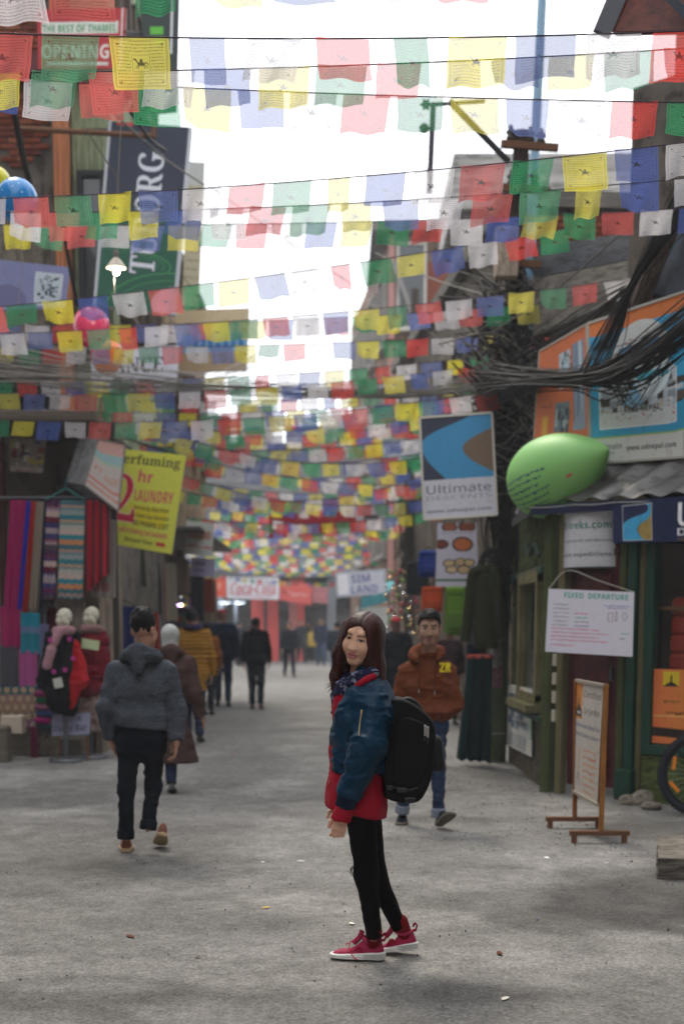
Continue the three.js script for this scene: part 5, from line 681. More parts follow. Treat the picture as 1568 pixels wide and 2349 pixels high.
    part(g, 'printed_face', quad(f), M(0xffffff, 0.5, { map: t })); part(g, 'casing', merge([quad([b[0], f[0], f[3], b[3]]), quad([b[0], b[1], f[1], f[0]]), quad([f[3], f[2], b[2], b[3]]), quad([f[1], b[1], b[2], f[2]]), quad([b[1], b[0], b[3], b[2]])]), M(0x8d8f96, 0.5, { map: T.wear })); for (let i = 0; i < 4; i++) part(g, 'frame_bar', beam(f[i], f[(i + 1) % 4], 0.015, 0.015), M(0x77736c, 0.6)); part(g, 'bracket', bar(f[0], f[0].clone().add(V(0, 0.5, -0.3)), 0.012), rust); }
  sb('food_sign', 'white sign with red script beside the yellow laundry sign', [428, 1194, 491, 1200, 487, 1278, 424, 1270], 25, (k, w, h) => { k.fillStyle = '#c8ccc8'; k.fillRect(0, 0, w, h); k.fillStyle = '#b88a7c'; k.fillRect(w * 0.05, h * 0.25, w * 0.85, h * 0.25); scribble(k, w * 0.06, h * 0.7, w * 0.86, 30, '#c2564e'); scribble(k, w * 0.1, h * 0.88, w * 0.7, 14, '#9a9a98'); }, { res: 256 });
  sb('lilac_sign', 'lilac sign with blue capitals below the sign in red script', [438, 1277, 494, 1281, 492, 1324, 436, 1320], 27, (k, w, h) => { k.fillStyle = '#b4b0d4'; k.fillRect(0, 0, w, h); txt(k, 'GRAM', w * 0.1, h * 0.42, h * 0.32, '#4a4a90', 'sans-serif', { fit: w * 0.5 }); txt(k, 'coffee', w * 0.12, h * 0.74, h * 0.22, '#6a6aa8', 'sans-serif', { fit: w * 0.5 }); }, { res: 256 });
  sb('picture_banner', 'lilac banner with a framed picture of a tree fixed across the brick wall', [-10, 594, 162, 613, 150, 706, -10, 712], 15.6, (k, w, h) => { k.fillStyle = '#7c82ac'; k.fillRect(0, 0, w, h); k.fillStyle = '#6a6a92'; k.beginPath(); k.ellipse(w * 0.15, h * 0.9, w * 0.3, h * 0.4, 0, 0, 7); k.fill(); k.fillStyle = '#b9c6d0'; k.fillRect(w * 0.56, h * 0.2, w * 0.36, h * 0.72); for (let i = 0; i < 60; i++) { k.fillStyle = pick(['#2a3a44', '#3f5a64', '#7f9aa4', '#223038']); k.beginPath(); k.arc(w * (0.74 + rnd(-0.13, 0.13)), h * (0.5 + rnd(-0.24, 0.3)), rnd(3, 12), 0, 7); k.fill(); } k.strokeStyle = '#dfe4ea'; k.lineWidth = 4; k.strokeRect(w * 0.56, h * 0.2, w * 0.36, h * 0.72); scribble(k, w * 0.05, h * 0.95, w * 0.3, 16, '#c9cce0'); }, { t: 0.02, cat: 'banner' });
  sb('stall_poster', 'colourful small poster pinned in the dark scarf stall', [18, 1003, 108, 1006, 98, 1084, 24, 1080], 17.4, (k, w, h) => { k.fillStyle = '#8a8278'; k.fillRect(0, 0, w, h); for (let i = 0; i < 30; i++) { k.fillStyle = pick(['#8a3a3c', '#b0a25a', '#2c3058', '#a89a88', '#6a2a34', '#c9c4b4']); k.fillRect(w * rnd(0, 0.85), h * rnd(0, 0.75), w * rnd(0.05, 0.2), h * rnd(0.05, 0.2)); } k.fillStyle = '#b8aea4'; k.fillRect(0, h * 0.85, w, h * 0.15); scribble(k, w * 0.2, h * 0.93, w * 0.6, 20, '#a05a5c'); }, { t: 0.02, res: 256, cat: 'poster' });
  // far shop signs
  const far = (n, l, px, draw) => sb(n, l, px, 63.2, draw, { t: 0.12, res: 400, dirt: 0.05 });
  far('drink_shop_sign', 'long white sign with red script over the far shop', [520, 1322, 640, 1325, 640, 1375, 520, 1373], (k, w, h) => { k.fillStyle = '#d6d8de'; k.fillRect(0, 0, w, h); txt(k, 'Coca-Cola', w * 0.05, h * 0.78, h * 0.72, '#b8243a', 'serif', { style: 'italic', fit: w * 0.88 }); k.strokeStyle = '#b8243a'; k.lineWidth = 5; k.beginPath(); k.moveTo(w * 0.16, h * 0.86); k.bezierCurveTo(w * 0.4, h * 0.7, w * 0.5, h * 1.0, w * 0.86, h * 0.84); k.stroke(); });
  far('orange_shop_sign', 'small orange-red sign at the end of the long white script sign', [487, 1324, 519, 1322, 519, 1370, 488, 1368], (k, w, h) => { k.fillStyle = '#d9573c'; k.fillRect(0, 0, w, h); txt(k, 'T', w * 0.35, h * 0.6, h * 0.4, '#e8b8a4'); });
  far('red_shop_sign', 'coral red sign with pale print right after the white script sign', [641, 1332, 716, 1340, 714, 1388, 641, 1376], (k, w, h) => { k.fillStyle = '#cf5a52'; k.fillRect(0, 0, w, h); txt(k, 'A', w * 0.08, h * 0.65, h * 0.4, '#8a3a3c'); scribble(k, w * 0.25, h * 0.5, w * 0.65, 60, '#d99a94'); });
  far('faded_shop_sign', 'faded dusky red sign at the end of the far row of signs', [717, 1342, 752, 1346, 751, 1384, 717, 1382], (k, w, h) => { k.fillStyle = '#a8686c'; k.fillRect(0, 0, w, h); scribble(k, w * 0.2, h * 0.5, w * 0.6, 30, '#c9a2a0'); });
  for (const [u, l] of [[548, 'pale blue'], [690, 'dull teal']]) far('upper_shop_sign', `${l} sign on the floor above the far white script sign`, [u, 1270, u + 34, 1271, u + 34, 1318, u, 1316], (k, w, h) => { k.fillStyle = l[0] === 'p' ? '#5f7f98' : '#4f8088'; k.fillRect(0, 0, w, h); k.fillStyle = '#c8b84a'; k.fillRect(w * 0.3, h * 0.2, w * 0.4, h * 0.4); scribble(k, w * 0.1, h * 0.8, w * 0.8, 30, '#b8c8d0'); });
  // brown pipe bracket
  { const g = thing('pipe_frame', 'rusty pipe frame sticking out from the brick wall', 'bracket'), D = 17; part(g, 'arm', bar(at(30, 294, D), at(355, 312, D), 0.03), rust); part(g, 'end_bar', bar(at(353, 316, D), at(352, 278, D), 0.028), rust); part(g, 'wall_stay', bar(at(60, 295, D), at(60, 295, 19.1), 0.028), rust); }
  // lit hanging lamp
  { const g = thing('hanging_lamp', 'small lit lamp with an enamel shade hung before the drinks sign', 'lamp'), p = at(267, 606, 13.5), L = (a, r) => new THREE.LatheGeometry(a.map(([x, y]) => new THREE.Vector2(x, y)), r).translate(p.x, p.y, p.z);
    part(g, 'shade', L([[0.02, 0.06], [0.03, 0.05], [0.05, 0.03], [0.085, -0.02], [0.095, -0.035], [0.09, -0.035]], 24), M(0xb5aa98, 0.5)); part(g, 'socket', L([[0.0, 0.13], [0.022, 0.12], [0.024, 0.06], [0, 0.05]], 12), M(0x6a625a, 0.5)); part(g, 'bulb', L([[0, -0.095], [0.03, -0.085], [0.034, -0.05], [0.032, -0.01], [0.02, 0.02]], 14), M(0xffffff, 0.4, { emissive: col(0xfff6ea), emissiveIntensity: 6 })); part(g, 'cord', tube([V(p.x, p.y + 0.12, p.z), V(p.x + 0.02, p.y + 0.8, p.z - 0.1), V(p.x + 0.1, p.y + 2.2, p.z - 0.3)], 0.006, 14, 5), wireG); part(g, 'pull_cord', bar(V(p.x - 0.02, p.y - 0.06, p.z), V(p.x - 0.025, p.y - 0.4, p.z), 0.003), wireG);
    const pl = new THREE.PointLight(0xfff3e0, 2.2, 6); pl.position.set(p.x, p.y - 0.14, p.z); pl.castShadow = true; pl.shadow.radius = 2; scene.add(pl); }
  // balloons
  for (const [u, v, r, D, c, n] of [[-12, 424, 0.13, 11.5, 0xd8d21a, 'yellow'], [40, 462, 0.155, 11.2, 0x2a8fd8, 'blue'], [210, 752, 0.185, 14.6, 0xe0446e, 'pink'], [246, 818, 0.20, 17.6, 0xee7a1c, 'orange']]) {
    const g = thing('balloon', `round ${n} balloon with small white stars tied among the flags`, 'balloon'), p = at(u, v, D), pts = []; for (let i = 0; i <= 20; i++) { const a = i / 20 * 3.14159; pts.push(new THREE.Vector2(Math.max(0.001, Math.sin(a) * r * (1 - 0.08 * Math.cos(a))), -Math.cos(a) * r * 1.1)); }
    const t = canvasTex(256, 128, (k, w, h) => { k.fillStyle = '#' + new THREE.Color(c).getHexString(); k.fillRect(0, 0, w, h); for (let i = 0; i < 40; i++) { k.fillStyle = 'rgba(255,255,255,0.75)'; const x = rnd(0, w), y = rnd(0, h); k.fillRect(x - 2, y - 0.8, 4, 1.6); k.fillRect(x - 0.8, y - 2, 1.6, 4); } });
    part(g, 'skin', new THREE.LatheGeometry(pts, 32).translate(p.x, p.y, p.z), M(0xffffff, 0.25, { map: t, transmission: 0.15, clearcoat: 0.4 })); part(g, 'knot', new THREE.ConeGeometry(0.018, 0.03, 8).translate(p.x, p.y - r * 1.1 - 0.01, p.z), M(c, 0.4)); part(g, 'string', tube([V(p.x, p.y - r * 1.1, p.z), V(p.x + 0.03, p.y - r - 0.3, p.z), V(p.x - 0.02, p.y - r - 0.6, p.z)], 0.002, 8, 4), wireL);
  }
  // ---- scarf stall ----
  const D = 16.5, tg = (n, l) => thing(n, l, 'scarf', 'scarves hung at the stall');
  const st = thing('scarf_stall', 'dark open stall on a low step where the scarves hang', 'stall'), dk = plaster(0x9a8c7e);
  part(st, 'rear_wall', box(3.0, 3.9, 0.08, -4.45, 1.95, -18.75), dk); part(st, 'roof', rbox(3.2, 0.12, 2.2, 0.02, -4.45, 3.95, -17.7), plaster(0x8f867c)); part(st, 'side_wall', box(0.08, 3.9, 1.8, -2.95, 1.95, -17.85), dk); part(st, 'side_wall', box(0.08, 3.9, 1.8, -5.95, 1.95, -17.85), dk);
  part(st, 'post', rbox(0.09, 3.9, 0.09, 0.01, at(6, 1200, 16.8).x, 1.95, -16.8), M(0x4e2a24, 0.8, { map: T.wear })); part(st, 'post', rbox(0.07, 3.9, 0.07, 0.01, at(262, 1200, 16.8).x, 1.95, -16.8), M(0x3a3430, 0.8));
  part(st, 'rail', bar(at(-20, 1142, D + 0.05), at(275, 1142, D + 0.05), 0.018), steel); part(st, 'rail', bar(at(-20, 1392, D + 0.1), at(110, 1400, D + 0.1), 0.018), steel); part(st, 'rail', bar(at(-20, 1568, D + 0.06), at(96, 1570, D + 0.06), 0.018), steel); part(st, 'upright', bar(at(95, 1140, D + 0.1), V(at(95, 1140, D + 0.1).x, 0.2, -D - 0.1), 0.02), steel);
  part(st, 'step', scaleUV(merge([rbox(1.5, 0.22, 1.3, 0.03, at(60, 1700, 17).x, 0.11, -17.3), rbox(0.16, 0.42, 0.3, 0.03, at(2, 1700, 15.8).x, 0.21, -15.9)]), 2), plaster(0x8f887c)); part(st, 'low_wall', scaleUV(rbox(0.36, 0.36, 0.7, 0.03, at(100, 1720, 16.6).x, 0.18, -16.9), 1), plaster(0x857d70));
  part(st, 'cardboard', rbox(0.24, 0.2, 0.2, 0.01, at(28, 1702, 16).x, 0.42, -16.1), M(0xb9ad9c, 0.9));
  const cm = (c, o = {}) => M(c, 0.9, { map: T.cloth, sheen: 0.3, ...o });
  const pat = (draw, w = 128, h = 512) => M(0xffffff, 0.92, { map: canvasTex(w, h, draw) });
  const hang = (label, u0, u1, v0, v1, ub, m, o = {}) => { const g = tg('scarf', label), a = at(u0, v0, D + (o.dz ?? 0)), b = at(u1, v0 + 2, D + (o.dz ?? 0)); part(g, 'cloth', drape(a, b, (v1 - v0) / (F / D), { folds: 2, amp: 0.014, skew: (ub - u0) / (F / D), t: 0.02, ...o }), m); if (o.fringe) { const q = []; for (let i = 0; i < 16; i++) { const t = (i + 0.5) / 16, p = V(lerp(a.x, b.x, t) + (ub - u0) / (F / D), a.y - (v1 - v0) / (F / D), a.z); q.push(bar(p, p.clone().add(V(rnd(-0.01, 0.01), -0.1, 0)), 0.006, 0.004, 4)); } part(g, 'fringe', merge(q), cm(o.fringe)); } return g; };
  hang('plain magenta scarf hung beside the blue scarf', 25, 63, 1146, 1393, 1, cm(0xa80f62)); hang('narrow bright blue scarf between magenta and red ones', 62, 73, 1148, 1389, 33, cm(0x1a2fc0), { nx: 8 }); hang('narrow red scarf between the blue and beige ones', 72, 85, 1149, 1395, 44, cm(0xb02418), { nx: 8 }); hang('plain beige scarf beside the narrow red one', 84, 103, 1150, 1391, 60, cm(0x9a8c7c), { nx: 10 }); hang('thin navy scarf edge beside the beige scarf', 102, 108, 1151, 1386, 82, cm(0x14204a), { nx: 6 });
  const stripes = (cols, n, motif) => (k, w, h) => { let y = 0; for (let i = 0; i < n; i++) { const hh = h / n; k.fillStyle = cols[i % cols.length]; k.fillRect(0, y, w, hh + 1); if (motif && i % 3 === 1) for (let x = 0; x < w; x += 18) { k.fillStyle = motif[i % motif.length]; k.beginPath(); k.moveTo(x, y + hh); k.lineTo(x + 9, y + 2); k.lineTo(x + 18, y + hh); k.fill(); } y += hh; } for (let i = 0; i < 3000; i++) { k.fillStyle = `rgba(20,16,20,${rnd(0, 0.2)})`; k.fillRect(rnd(0, w), rnd(0, h), 2, 2); } };
  hang('purple and cream banded scarf with dark fringe', 107, 139, 1146, 1366, 88, pat(stripes(['#4a2448', '#6a2a4c', '#b8a09a', '#5e1430', '#2a2a58', '#9a8c92', '#3c3a6a', '#74203e', '#4a4048'], 18, ['#3a3068', '#a89aa4'])), { fringe: 0x2a1c22, nx: 16 });
  hang('teal and orange patterned scarf with zigzag bands', 139, 196, 1146, 1364, 128, pat(stripes(['#3f6670', '#b88878', '#8a9494', '#2f7480', '#c0926e', '#a8a49c', '#b8a49c', '#2a7a88', '#c08058'], 20, ['#1f6c7c', '#2f7f8c', '#8a9a9a']), 256), { fringe: 0x6a5a54, nx: 24 });
  hang('red and dusky striped shawl with a fringe', 194, 252, 1146, 1330, 190, M(0xffffff, 0.92, { map: canvasTex(128, 256, (k, w, h) => { for (let i = 0; i < w; i++) { const t = 0.5 + 0.5 * Math.sin(i * 0.17), c = new THREE.Color(0xb01428).lerp(new THREE.Color(0x4a2a34), t); k.fillStyle = '#' + c.getHexString(); k.fillRect(i, 0, 1, h); } }) }), { folds: 3, amp: 0.04, diag: 0.25, fringe: 0x8a2a3a });
  hang('plain off-white cloth hung behind the striped shawl', 210, 266, 1190, 1366, 206, cm(0xb2aaa2), { folds: 3, dz: 0.18 }); hang('pale beige cloth hung behind the mannequins', 166, 198, 1378, 1490, 164, cm(0x9c8c82), { dz: 0.15 }); hang('raspberry scarf with a plain hem on the lower rail', 0, 47, 1392, 1482, 0, cm(0xb01a64)); hang('teal scarf with blue bands on the lower rail', 48, 92, 1404, 1496, 46, pat(stripes(['#1a7488', '#1a7a90', '#5a6f90', '#16707f'], 6))); hang('grey woven scarf below the raspberry one', 0, 43, 1480, 1572, 0, cm(0x57545e)); hang('candy pink scarf below the teal one', 44, 86, 1490, 1574, 43, cm(0xc05c9c)); hang('dark red scarf hung behind the candy pink one', 90, 130, 1392, 1560, 90, cm(0x5a1026), { folds: 3, dz: 0.2 }); hang('lavender scarf beside the black poncho', 92, 112, 1430, 1600, 86, cm(0x77769c));
  { const g = tg('blanket', 'brown patterned blanket with rows of rings at the stall bottom'), a = at(-10, 1572, D), b = at(86, 1572, D); part(g, 'cloth', drape(a, b, 98 / (F / D), { folds: 1, amp: 0.01, t: 0.03 }), M(0xffffff, 0.92, { map: canvasTex(512, 512, (k, w, h) => { const c = ['#2a5a64', '#8a6a64', '#8f6e58', '#75685c', '#7a4a66']; for (let r = 0; r < 5; r++) { k.fillStyle = c[r]; k.fillRect(0, r * h / 5, w, h / 5 + 1); for (let i = 0; i < 5; i++) { k.strokeStyle = r === 4 ? '#4a2a4a' : '#3f3430'; k.lineWidth = 8; k.fillStyle = r === 4 ? '#a08a86' : '#a89078'; k.beginPath(); k.arc((i + 0.5 * (r % 2) + 0.4) * w / 5, (r + 0.5) * h / 5, h * 0.075, 0, 7); k.fill(); k.stroke(); k.fillStyle = '#4a3a34'; k.beginPath(); k.arc((i + 0.5 * (r % 2) + 0.4) * w / 5, (r + 0.5) * h / 5, 9, 0, 7); k.fill(); } } }) })); }
  { const g = tg('scarf', 'rolled striped scarves in pink, green and blue by the blanket'); [[0x8a2a60, 0], [0x2a6a4a, 1], [0x9a5a78, 2], [0x3a4a78, 3], [0xb02a7a, 4], [0x2a3a40, 5]].forEach(([c, i]) => { const p = at(98 + (i % 2) * 5, 1592 + i * 15, D - 0.05); part(g, 'roll', new THREE.CapsuleGeometry(0.04, 0.12, 4, 12).rotateZ(1.5).translate(p.x, p.y, p.z), cm(c)); }); const p = at(78, 1690, D - 0.1); part(g, 'tail', drape(at(70, 1668, D - 0.1), at(86, 1668, D - 0.1), 0.42, { folds: 2, amp: 0.015, t: 0.02 }), cm(0x7a2a48)); }
  const hr = thing('clothes_hanger', 'teal plastic clothes hanger above the patterned scarf', 'hanger'), hp = (u, v) => at(u, v, D - 0.03); part(hr, 'arms', tube([hp(106, 1146), hp(148, 1122), hp(152, 1120), hp(156, 1122), hp(194, 1146)], 0.012, 20, 6), M(0x1f6a68, 0.5)); part(hr, 'hook', tube([hp(152, 1120), hp(152, 1104), hp(156, 1096), hp(160, 1100)], 0.007, 12, 5), M(0x1f6a68, 0.5));
  { const g = thing('bar_notice', 'small white board with black blackletter words beside the mannequins', 'sign'), c = cornersAt([120, 1640, 208, 1634, 206, 1684, 120, 1688], 16, 16), pr = prism(c, 0.02); part(g, 'printed_face', pr.front, M(0xffffff, 0.6, { map: canvasTex(256, 140, (k, w, h) => { k.fillStyle = '#8f90aa'; k.fillRect(0, 0, w, h); txt(k, 'Dance Bar', w * 0.02, h * 0.8, h * 0.42, '#26263a', 'serif', { fit: w * 0.9 }); txt(k, 'R', w * 0.66, h * 0.34, h * 0.3, '#33334a', 'serif'); }) })); part(g, 'backing', pr.rest, M(0x6a6a70, 0.7)); for (const [u, v] of [[135, 1745], [200, 1740]]) part(g, 'leg', bar(V(at(u, 1690, 16).x, 0.0, -16.02), at(u, 1690, 16.02), 0.012), rust); }
  // garments along the far left shops
  const gl = [['dark teal', 0x23484a, 300, 1300, 22.4], ['black', 0x222226, 318, 1290, 23], ['coral red', 0xb8503e, 338, 1285, 24], ['ivory', 0xb6ab98, 356, 1290, 24.5], ['grey brown', 0x8d8174, 378, 1275, 25.3], ['rose grey', 0x9c8580, 402, 1280, 26], ['charcoal', 0x3a3a40, 420, 1300, 27], ['lilac', 0x8a6a9a, 392, 1370, 26.5], ['rust', 0x9a4a34, 440, 1325, 28], ['tan', 0xa08c70, 458, 1330, 29], ['purple', 0x5a3a6a, 352, 1375, 25], ['white and red', 0xb0a4a0, 290, 1410, 21.5], ['orange red', 0xa8402c, 304, 1405, 22], ['grey', 0x8a8a90, 318, 1410, 22.6], ['deep blue', 0x1c2a6a, 262, 1390, 19], ['moss green', 0x3f4a32, 284, 1230, 21]];
  for (const [n, c, u, v, d] of gl) { const g = thing('hanging_garment', `${n} garment hung along the shops beyond the yellow laundry sign`, 'garment', 'garments hung along the street'), a = at(u, v, d), w = rnd(0.24, 0.4); part(g, 'cloth', drape(a, V(a.x + w, a.y, a.z - 0.2), rnd(0.6, 1.1), { folds: 2.5, amp: 0.03, flare: 1.15, nx: 14, ny: 8 }), cm(c)); part(g, 'hanger', tube([V(a.x, a.y, a.z), V(a.x + w / 2, a.y + 0.08, a.z - 0.1), V(a.x + w, a.y, a.z - 0.2)], 0.008, 8, 4), blackP); }
  { const g = thing('shop_lamp', 'small bright white lamp at a shop beyond the yellow laundry sign', 'lamp'), p = at(414, 1375, 26.5); part(g, 'bulb', new THREE.SphereGeometry(0.06, 14, 10).translate(p.x, p.y, p.z), M(0xffffff, 0.4, { emissive: col(0xeaf2ff), emissiveIntensity: 5 })); part(g, 'holder', bar(V(p.x, p.y + 0.05, p.z), V(p.x - 0.3, p.y + 0.3, p.z), 0.012), blackP); const q = new THREE.PointLight(0xeaf2ff, 2.5, 6); q.position.set(p.x, p.y - 0.12, p.z + 0.02); q.castShadow = true; scene.add(q); }
  { const g = thing('goods_rack', 'wire rack of small goods under the hanging garments', 'rack'), q = []; for (let i = 0; i < 5; i++) q.push(box(0.5, 0.03, 2.2, -3.1, 0.5 + i * 0.35, -27)); part(g, 'shelves', merge(q), steel); for (let i = 0; i < 40; i++) part(g, 'packet', rbox(rnd(0.08, 0.14), rnd(0.1, 0.22), rnd(0.08, 0.2), 0.015, -2.95 + rnd(-0.08, 0.05), 0.63 + (i % 5) * 0.35, -26 - Math.floor(i / 5) * 0.27), cm(pick([0xa03a3a, 0x3a5a8a, 0xb0903a, 0x4a7a5a, 0xb8b0a8, 0x6a4a7a]))); }
}
// ---------- people ----------
T.hair = dataTex(256, (u, v) => { const s = pn(u, 0, 128, 4) * 0.6 + pn(u, v * 0.06, 64, 7) * 0.4, r = pn(u, v, 6, 2); const k = 0.25 + 0.75 * s; return [k * (0.8 + 0.35 * r), k * 0.72, k * 0.68]; }, true, [3, 1]);
const mixv = (a, b, t) => a.clone().lerp(b, t);
const basis = (f, u) => { const F3 = f.clone().normalize(), R = u.clone().cross(F3).normalize(), U = F3.clone().cross(R); return new THREE.Matrix4().makeBasis(R, U, F3); };
// head: local frame, x to the person's left, y up, z forward
function headGeo(o) {
  const s = o.s ?? 1, fem = o.fem ? 1 : 0, far = o.far;
  const f = (x, y, z) => {
    const ax = Math.abs(x);
    let d = ell(x, y, z, 0, 0.032, -0.012, 0.074, 0.084, 0.094);
    d = smin(d, ell(x, y, z, 0, -0.03, 0.026, 0.060 + 0.004 * fem, 0.084, 0.062), 0.03);
    d = smin(d, Math.hypot(ax - 0.035, y + 0.030, z - 0.056) - 0.032, 0.022);                       // cheeks
    d = smin(d, Math.hypot(ax - (fem ? 0.012 : 0.02), y + 0.098, z - 0.058) - (fem ? 0.017 : 0.021), 0.028);   // chin
    d = smin(d, Math.hypot(ax - 0.045, y + 0.062, z - 0.012) - 0.03, 0.03);                        // jaw
    d = smin(d, Math.hypot(ax - 0.028, y - 0.036, z - 0.078) - 0.013, 0.018);                       // brow
    if (!far) {
      d = smax(d, -(Math.hypot((ax - 0.031) / 1.3, y - 0.011, (z - 0.100)) - 0.0135), 0.014);          // eye socket
      d = smin(d, Math.hypot(ax - 0.031, y - 0.009, z - 0.0755) - 0.0125, 0.004);                     // eyeball and lids
    }
    const ny = clamp((0.018 - y) / 0.052, 0, 1); d = smin(d, Math.hypot(x, y - clamp(y, -0.034, 0.018), z - lerp(fem ? 0.074 : 0.080, fem ? 0.095 : 0.102, ny)) - lerp(0.006, fem ? 0.0125 : 0.0112, ny), 0.018);   // nose
    d = smin(d, Math.hypot(ax - 0.0125, y + 0.036, z - 0.092) - 0.0075, 0.008);
    if (!far) {
      const lc = 0.088 - 6 * x * x; d = smin(d, Math.hypot(Math.max(ax - 0.017, 0), (y + 0.0605) * 1.3, z - lc) - 0.0062, 0.006); d = smin(d, Math.hypot(Math.max(ax - 0.014, 0), (y + 0.0725) * 1.2, z - lc + 0.001) - 0.0072, 0.006);
      d = smax(d, -(Math.hypot(Math.max(ax - 0.018, 0), (y + 0.0662) * 2.4, z - lc - 0.006) - 0.0032), 0.003);
    }
    const e = Math.max(ell(ax, y, z, 0.079, -0.005, -0.012, 0.010, 0.032, 0.019), -(Math.hypot(ax - 0.088, y, z + 0.006) - 0.011)); d = smin(d, e, 0.008);
    const c = caps1(x, y, z, 0, -0.07, -0.012, 0, -0.2, -0.035, 0.048 - 0.006 * fem, 0.056 - 0.008 * fem); return smin(d, c, 0.03);
  };
  const sk = o.skin, lip = o.lip ?? [sk[0] * 0.75, sk[1] * 0.5, sk[2] * 0.5], g = net(f, [-0.1, -0.2, -0.12], [0.1, 0.13, 0.125], far ? 0.009 : 0.0028);
  colour(g, (x, y, z) => {
    const ax = Math.abs(x); if (far || o.plain) return sk;
    const ex = ax - 0.031, ey = y - 0.009;
    if (z > 0.06 && Math.hypot(ex / 1.5, ey / 0.46) < 0.0092) { const gx = x - Math.sign(x) * 0.031 - (o.gaze ?? 0); if (Math.hypot(gx, ey) < 0.0075) return [0.008, 0.006, 0.005]; return [0.33, 0.26, 0.23]; }
    if (z > 0.055 && Math.abs(ey - 0.0050 + 26 * ex * ex) < 0.0026 && Math.abs(ex) < 0.0175) return [0.02, 0.014, 0.012];
    const by = 0.031 - 10 * ex * ex + 0.06 * ex; if (z > 0.05 && Math.abs(ex - 0.001) < 0.02 && Math.abs(y - by) < (fem ? 0.0026 : 0.0042)) return fem ? [0.10, 0.065, 0.05] : [0.02, 0.015, 0.012];
    if (z > 0.06 && ax < 0.024 && y > -0.0815 && y < -0.053 && Math.hypot(ax / 0.0255, (y + 0.0665) / 0.0135) < 1) { if (Math.abs(y + 0.0662) < 0.0018 && ax < 0.012) return o.teeth ? [0.36, 0.27, 0.24] : [0.12, 0.03, 0.03]; return lip; }
    if (o.moustache && z > 0.06 && ax < 0.028 && y > -0.056 && y < -0.046) return [0.14, 0.085, 0.06];
    if (o.stubble && y < -0.045 && z > 0) return [sk[0] * 0.86, sk[1] * 0.86, sk[2] * 0.87];
    const n = 0.94 + 0.12 * noise(x * 60, y * 60, z * 60); return [sk[0] * n, sk[1] * n, sk[2] * n];
  });
  return g;
}
const caps1 = (x, y, z, ax, ay, az, bx, by, bz, ra, rb) => { const dx = bx - ax, dy = by - ay, dz = bz - az, t = clamp(((x - ax) * dx + (y - ay) * dy + (z - az) * dz) / (dx * dx + dy * dy + dz * dz), 0, 1); return Math.hypot(x - ax - t * dx, y - ay - t * dy, z - az - t * dz) - lerp(ra, rb, t); };
const hairShort = (o = {}) => { const f = (x, y, z) => { const n = 0.006 * (noise(x * 90, y * 40, z * 90) - 0.5) + 0.012 * (noise(x * 26 + 3, y * 26, z * 26) - 0.5); const up = sst(0.03, 0.09, y), top = ell(x, y, z, 0, 0.038 + (o.lift ?? 0), -0.014 + (o.quiff ? 0.006 * up : 0), 0.080, 0.086 + (o.lift ?? 0), 0.1) + n + (o.quiff ? -0.006 * up * noise(x * 30, y * 30, z * 12) : 0); const line = lerp(o.nape ?? -0.062, o.front ?? 0.064, sst(-0.075, 0.07, z)) + (Math.abs(x) > 0.05 ? -0.035 * sst(0.05, 0.08, Math.abs(x)) * sst(0.06, -0.03, z) : 0) + n * 0.8; return smax(top, line - y, 0.006); }; return net(f, [-0.11, -0.12, -0.14], [0.11, 0.17, 0.12], o.cell ?? 0.006); };
// five fingers; d along the fingers, n out of the palm's back, t towards the thumb
function handGeo(wr, d, n, t, s = 1, curl = 0.5, cell = 0.0035) {
  const P = (a, b, c) => wr.clone().addScaledVector(d, a * s).addScaledVector(t, b * s).addScaledVector(n, c * s), L = [];
  L.push([P(-0.03, 0, 0), P(0.02, 0, 0), 0.026 * s, 0.025 * s]); for (const b of [-0.026, -0.009, 0.009, 0.026]) L.push([P(0.015, b * 0.7, 0), P(0.078, b, 0), 0.015 * s, 0.0115 * s]);
  const fs = [[0.027, 0.072], [0.009, 0.08], [-0.009, 0.075], [-0.026, 0.06]];
  fs.forEach(([b, l], i) => { let p = P(0.078, b, 0), a = 0.25 * curl; for (const [k, r] of [[0.45, 0.0092], [0.3, 0.0084], [0.25, 0.0076]]) { const q = p.clone().addScaledVector(d, Math.cos(a) * l * k * s).addScaledVector(n, -Math.sin(a) * l * k * s).addScaledVector(t, b * 0.1 * k); L.push([p, q, r * s, r * 0.92 * s]); p = q; a += (0.75 + 0.08 * i) * curl; } });
  const t0 = P(0.012, 0.026, -0.006), t1 = P(0.05, 0.05, -0.018), t2 = P(0.08, 0.05, -0.026); L.push([t0, t1, 0.0125 * s, 0.0105 * s], [t1, t2, 0.010 * s, 0.008 * s]);
  const f = caps(L, 0.006 * s), [a, b] = bounds([wr, P(0.17, 0, 0), P(0.05, 0.06, 0), P(0.05, -0.05, -0.09), P(0.1, 0.03, -0.08)], 0.028 * s); return net(f, a, b, cell);
}
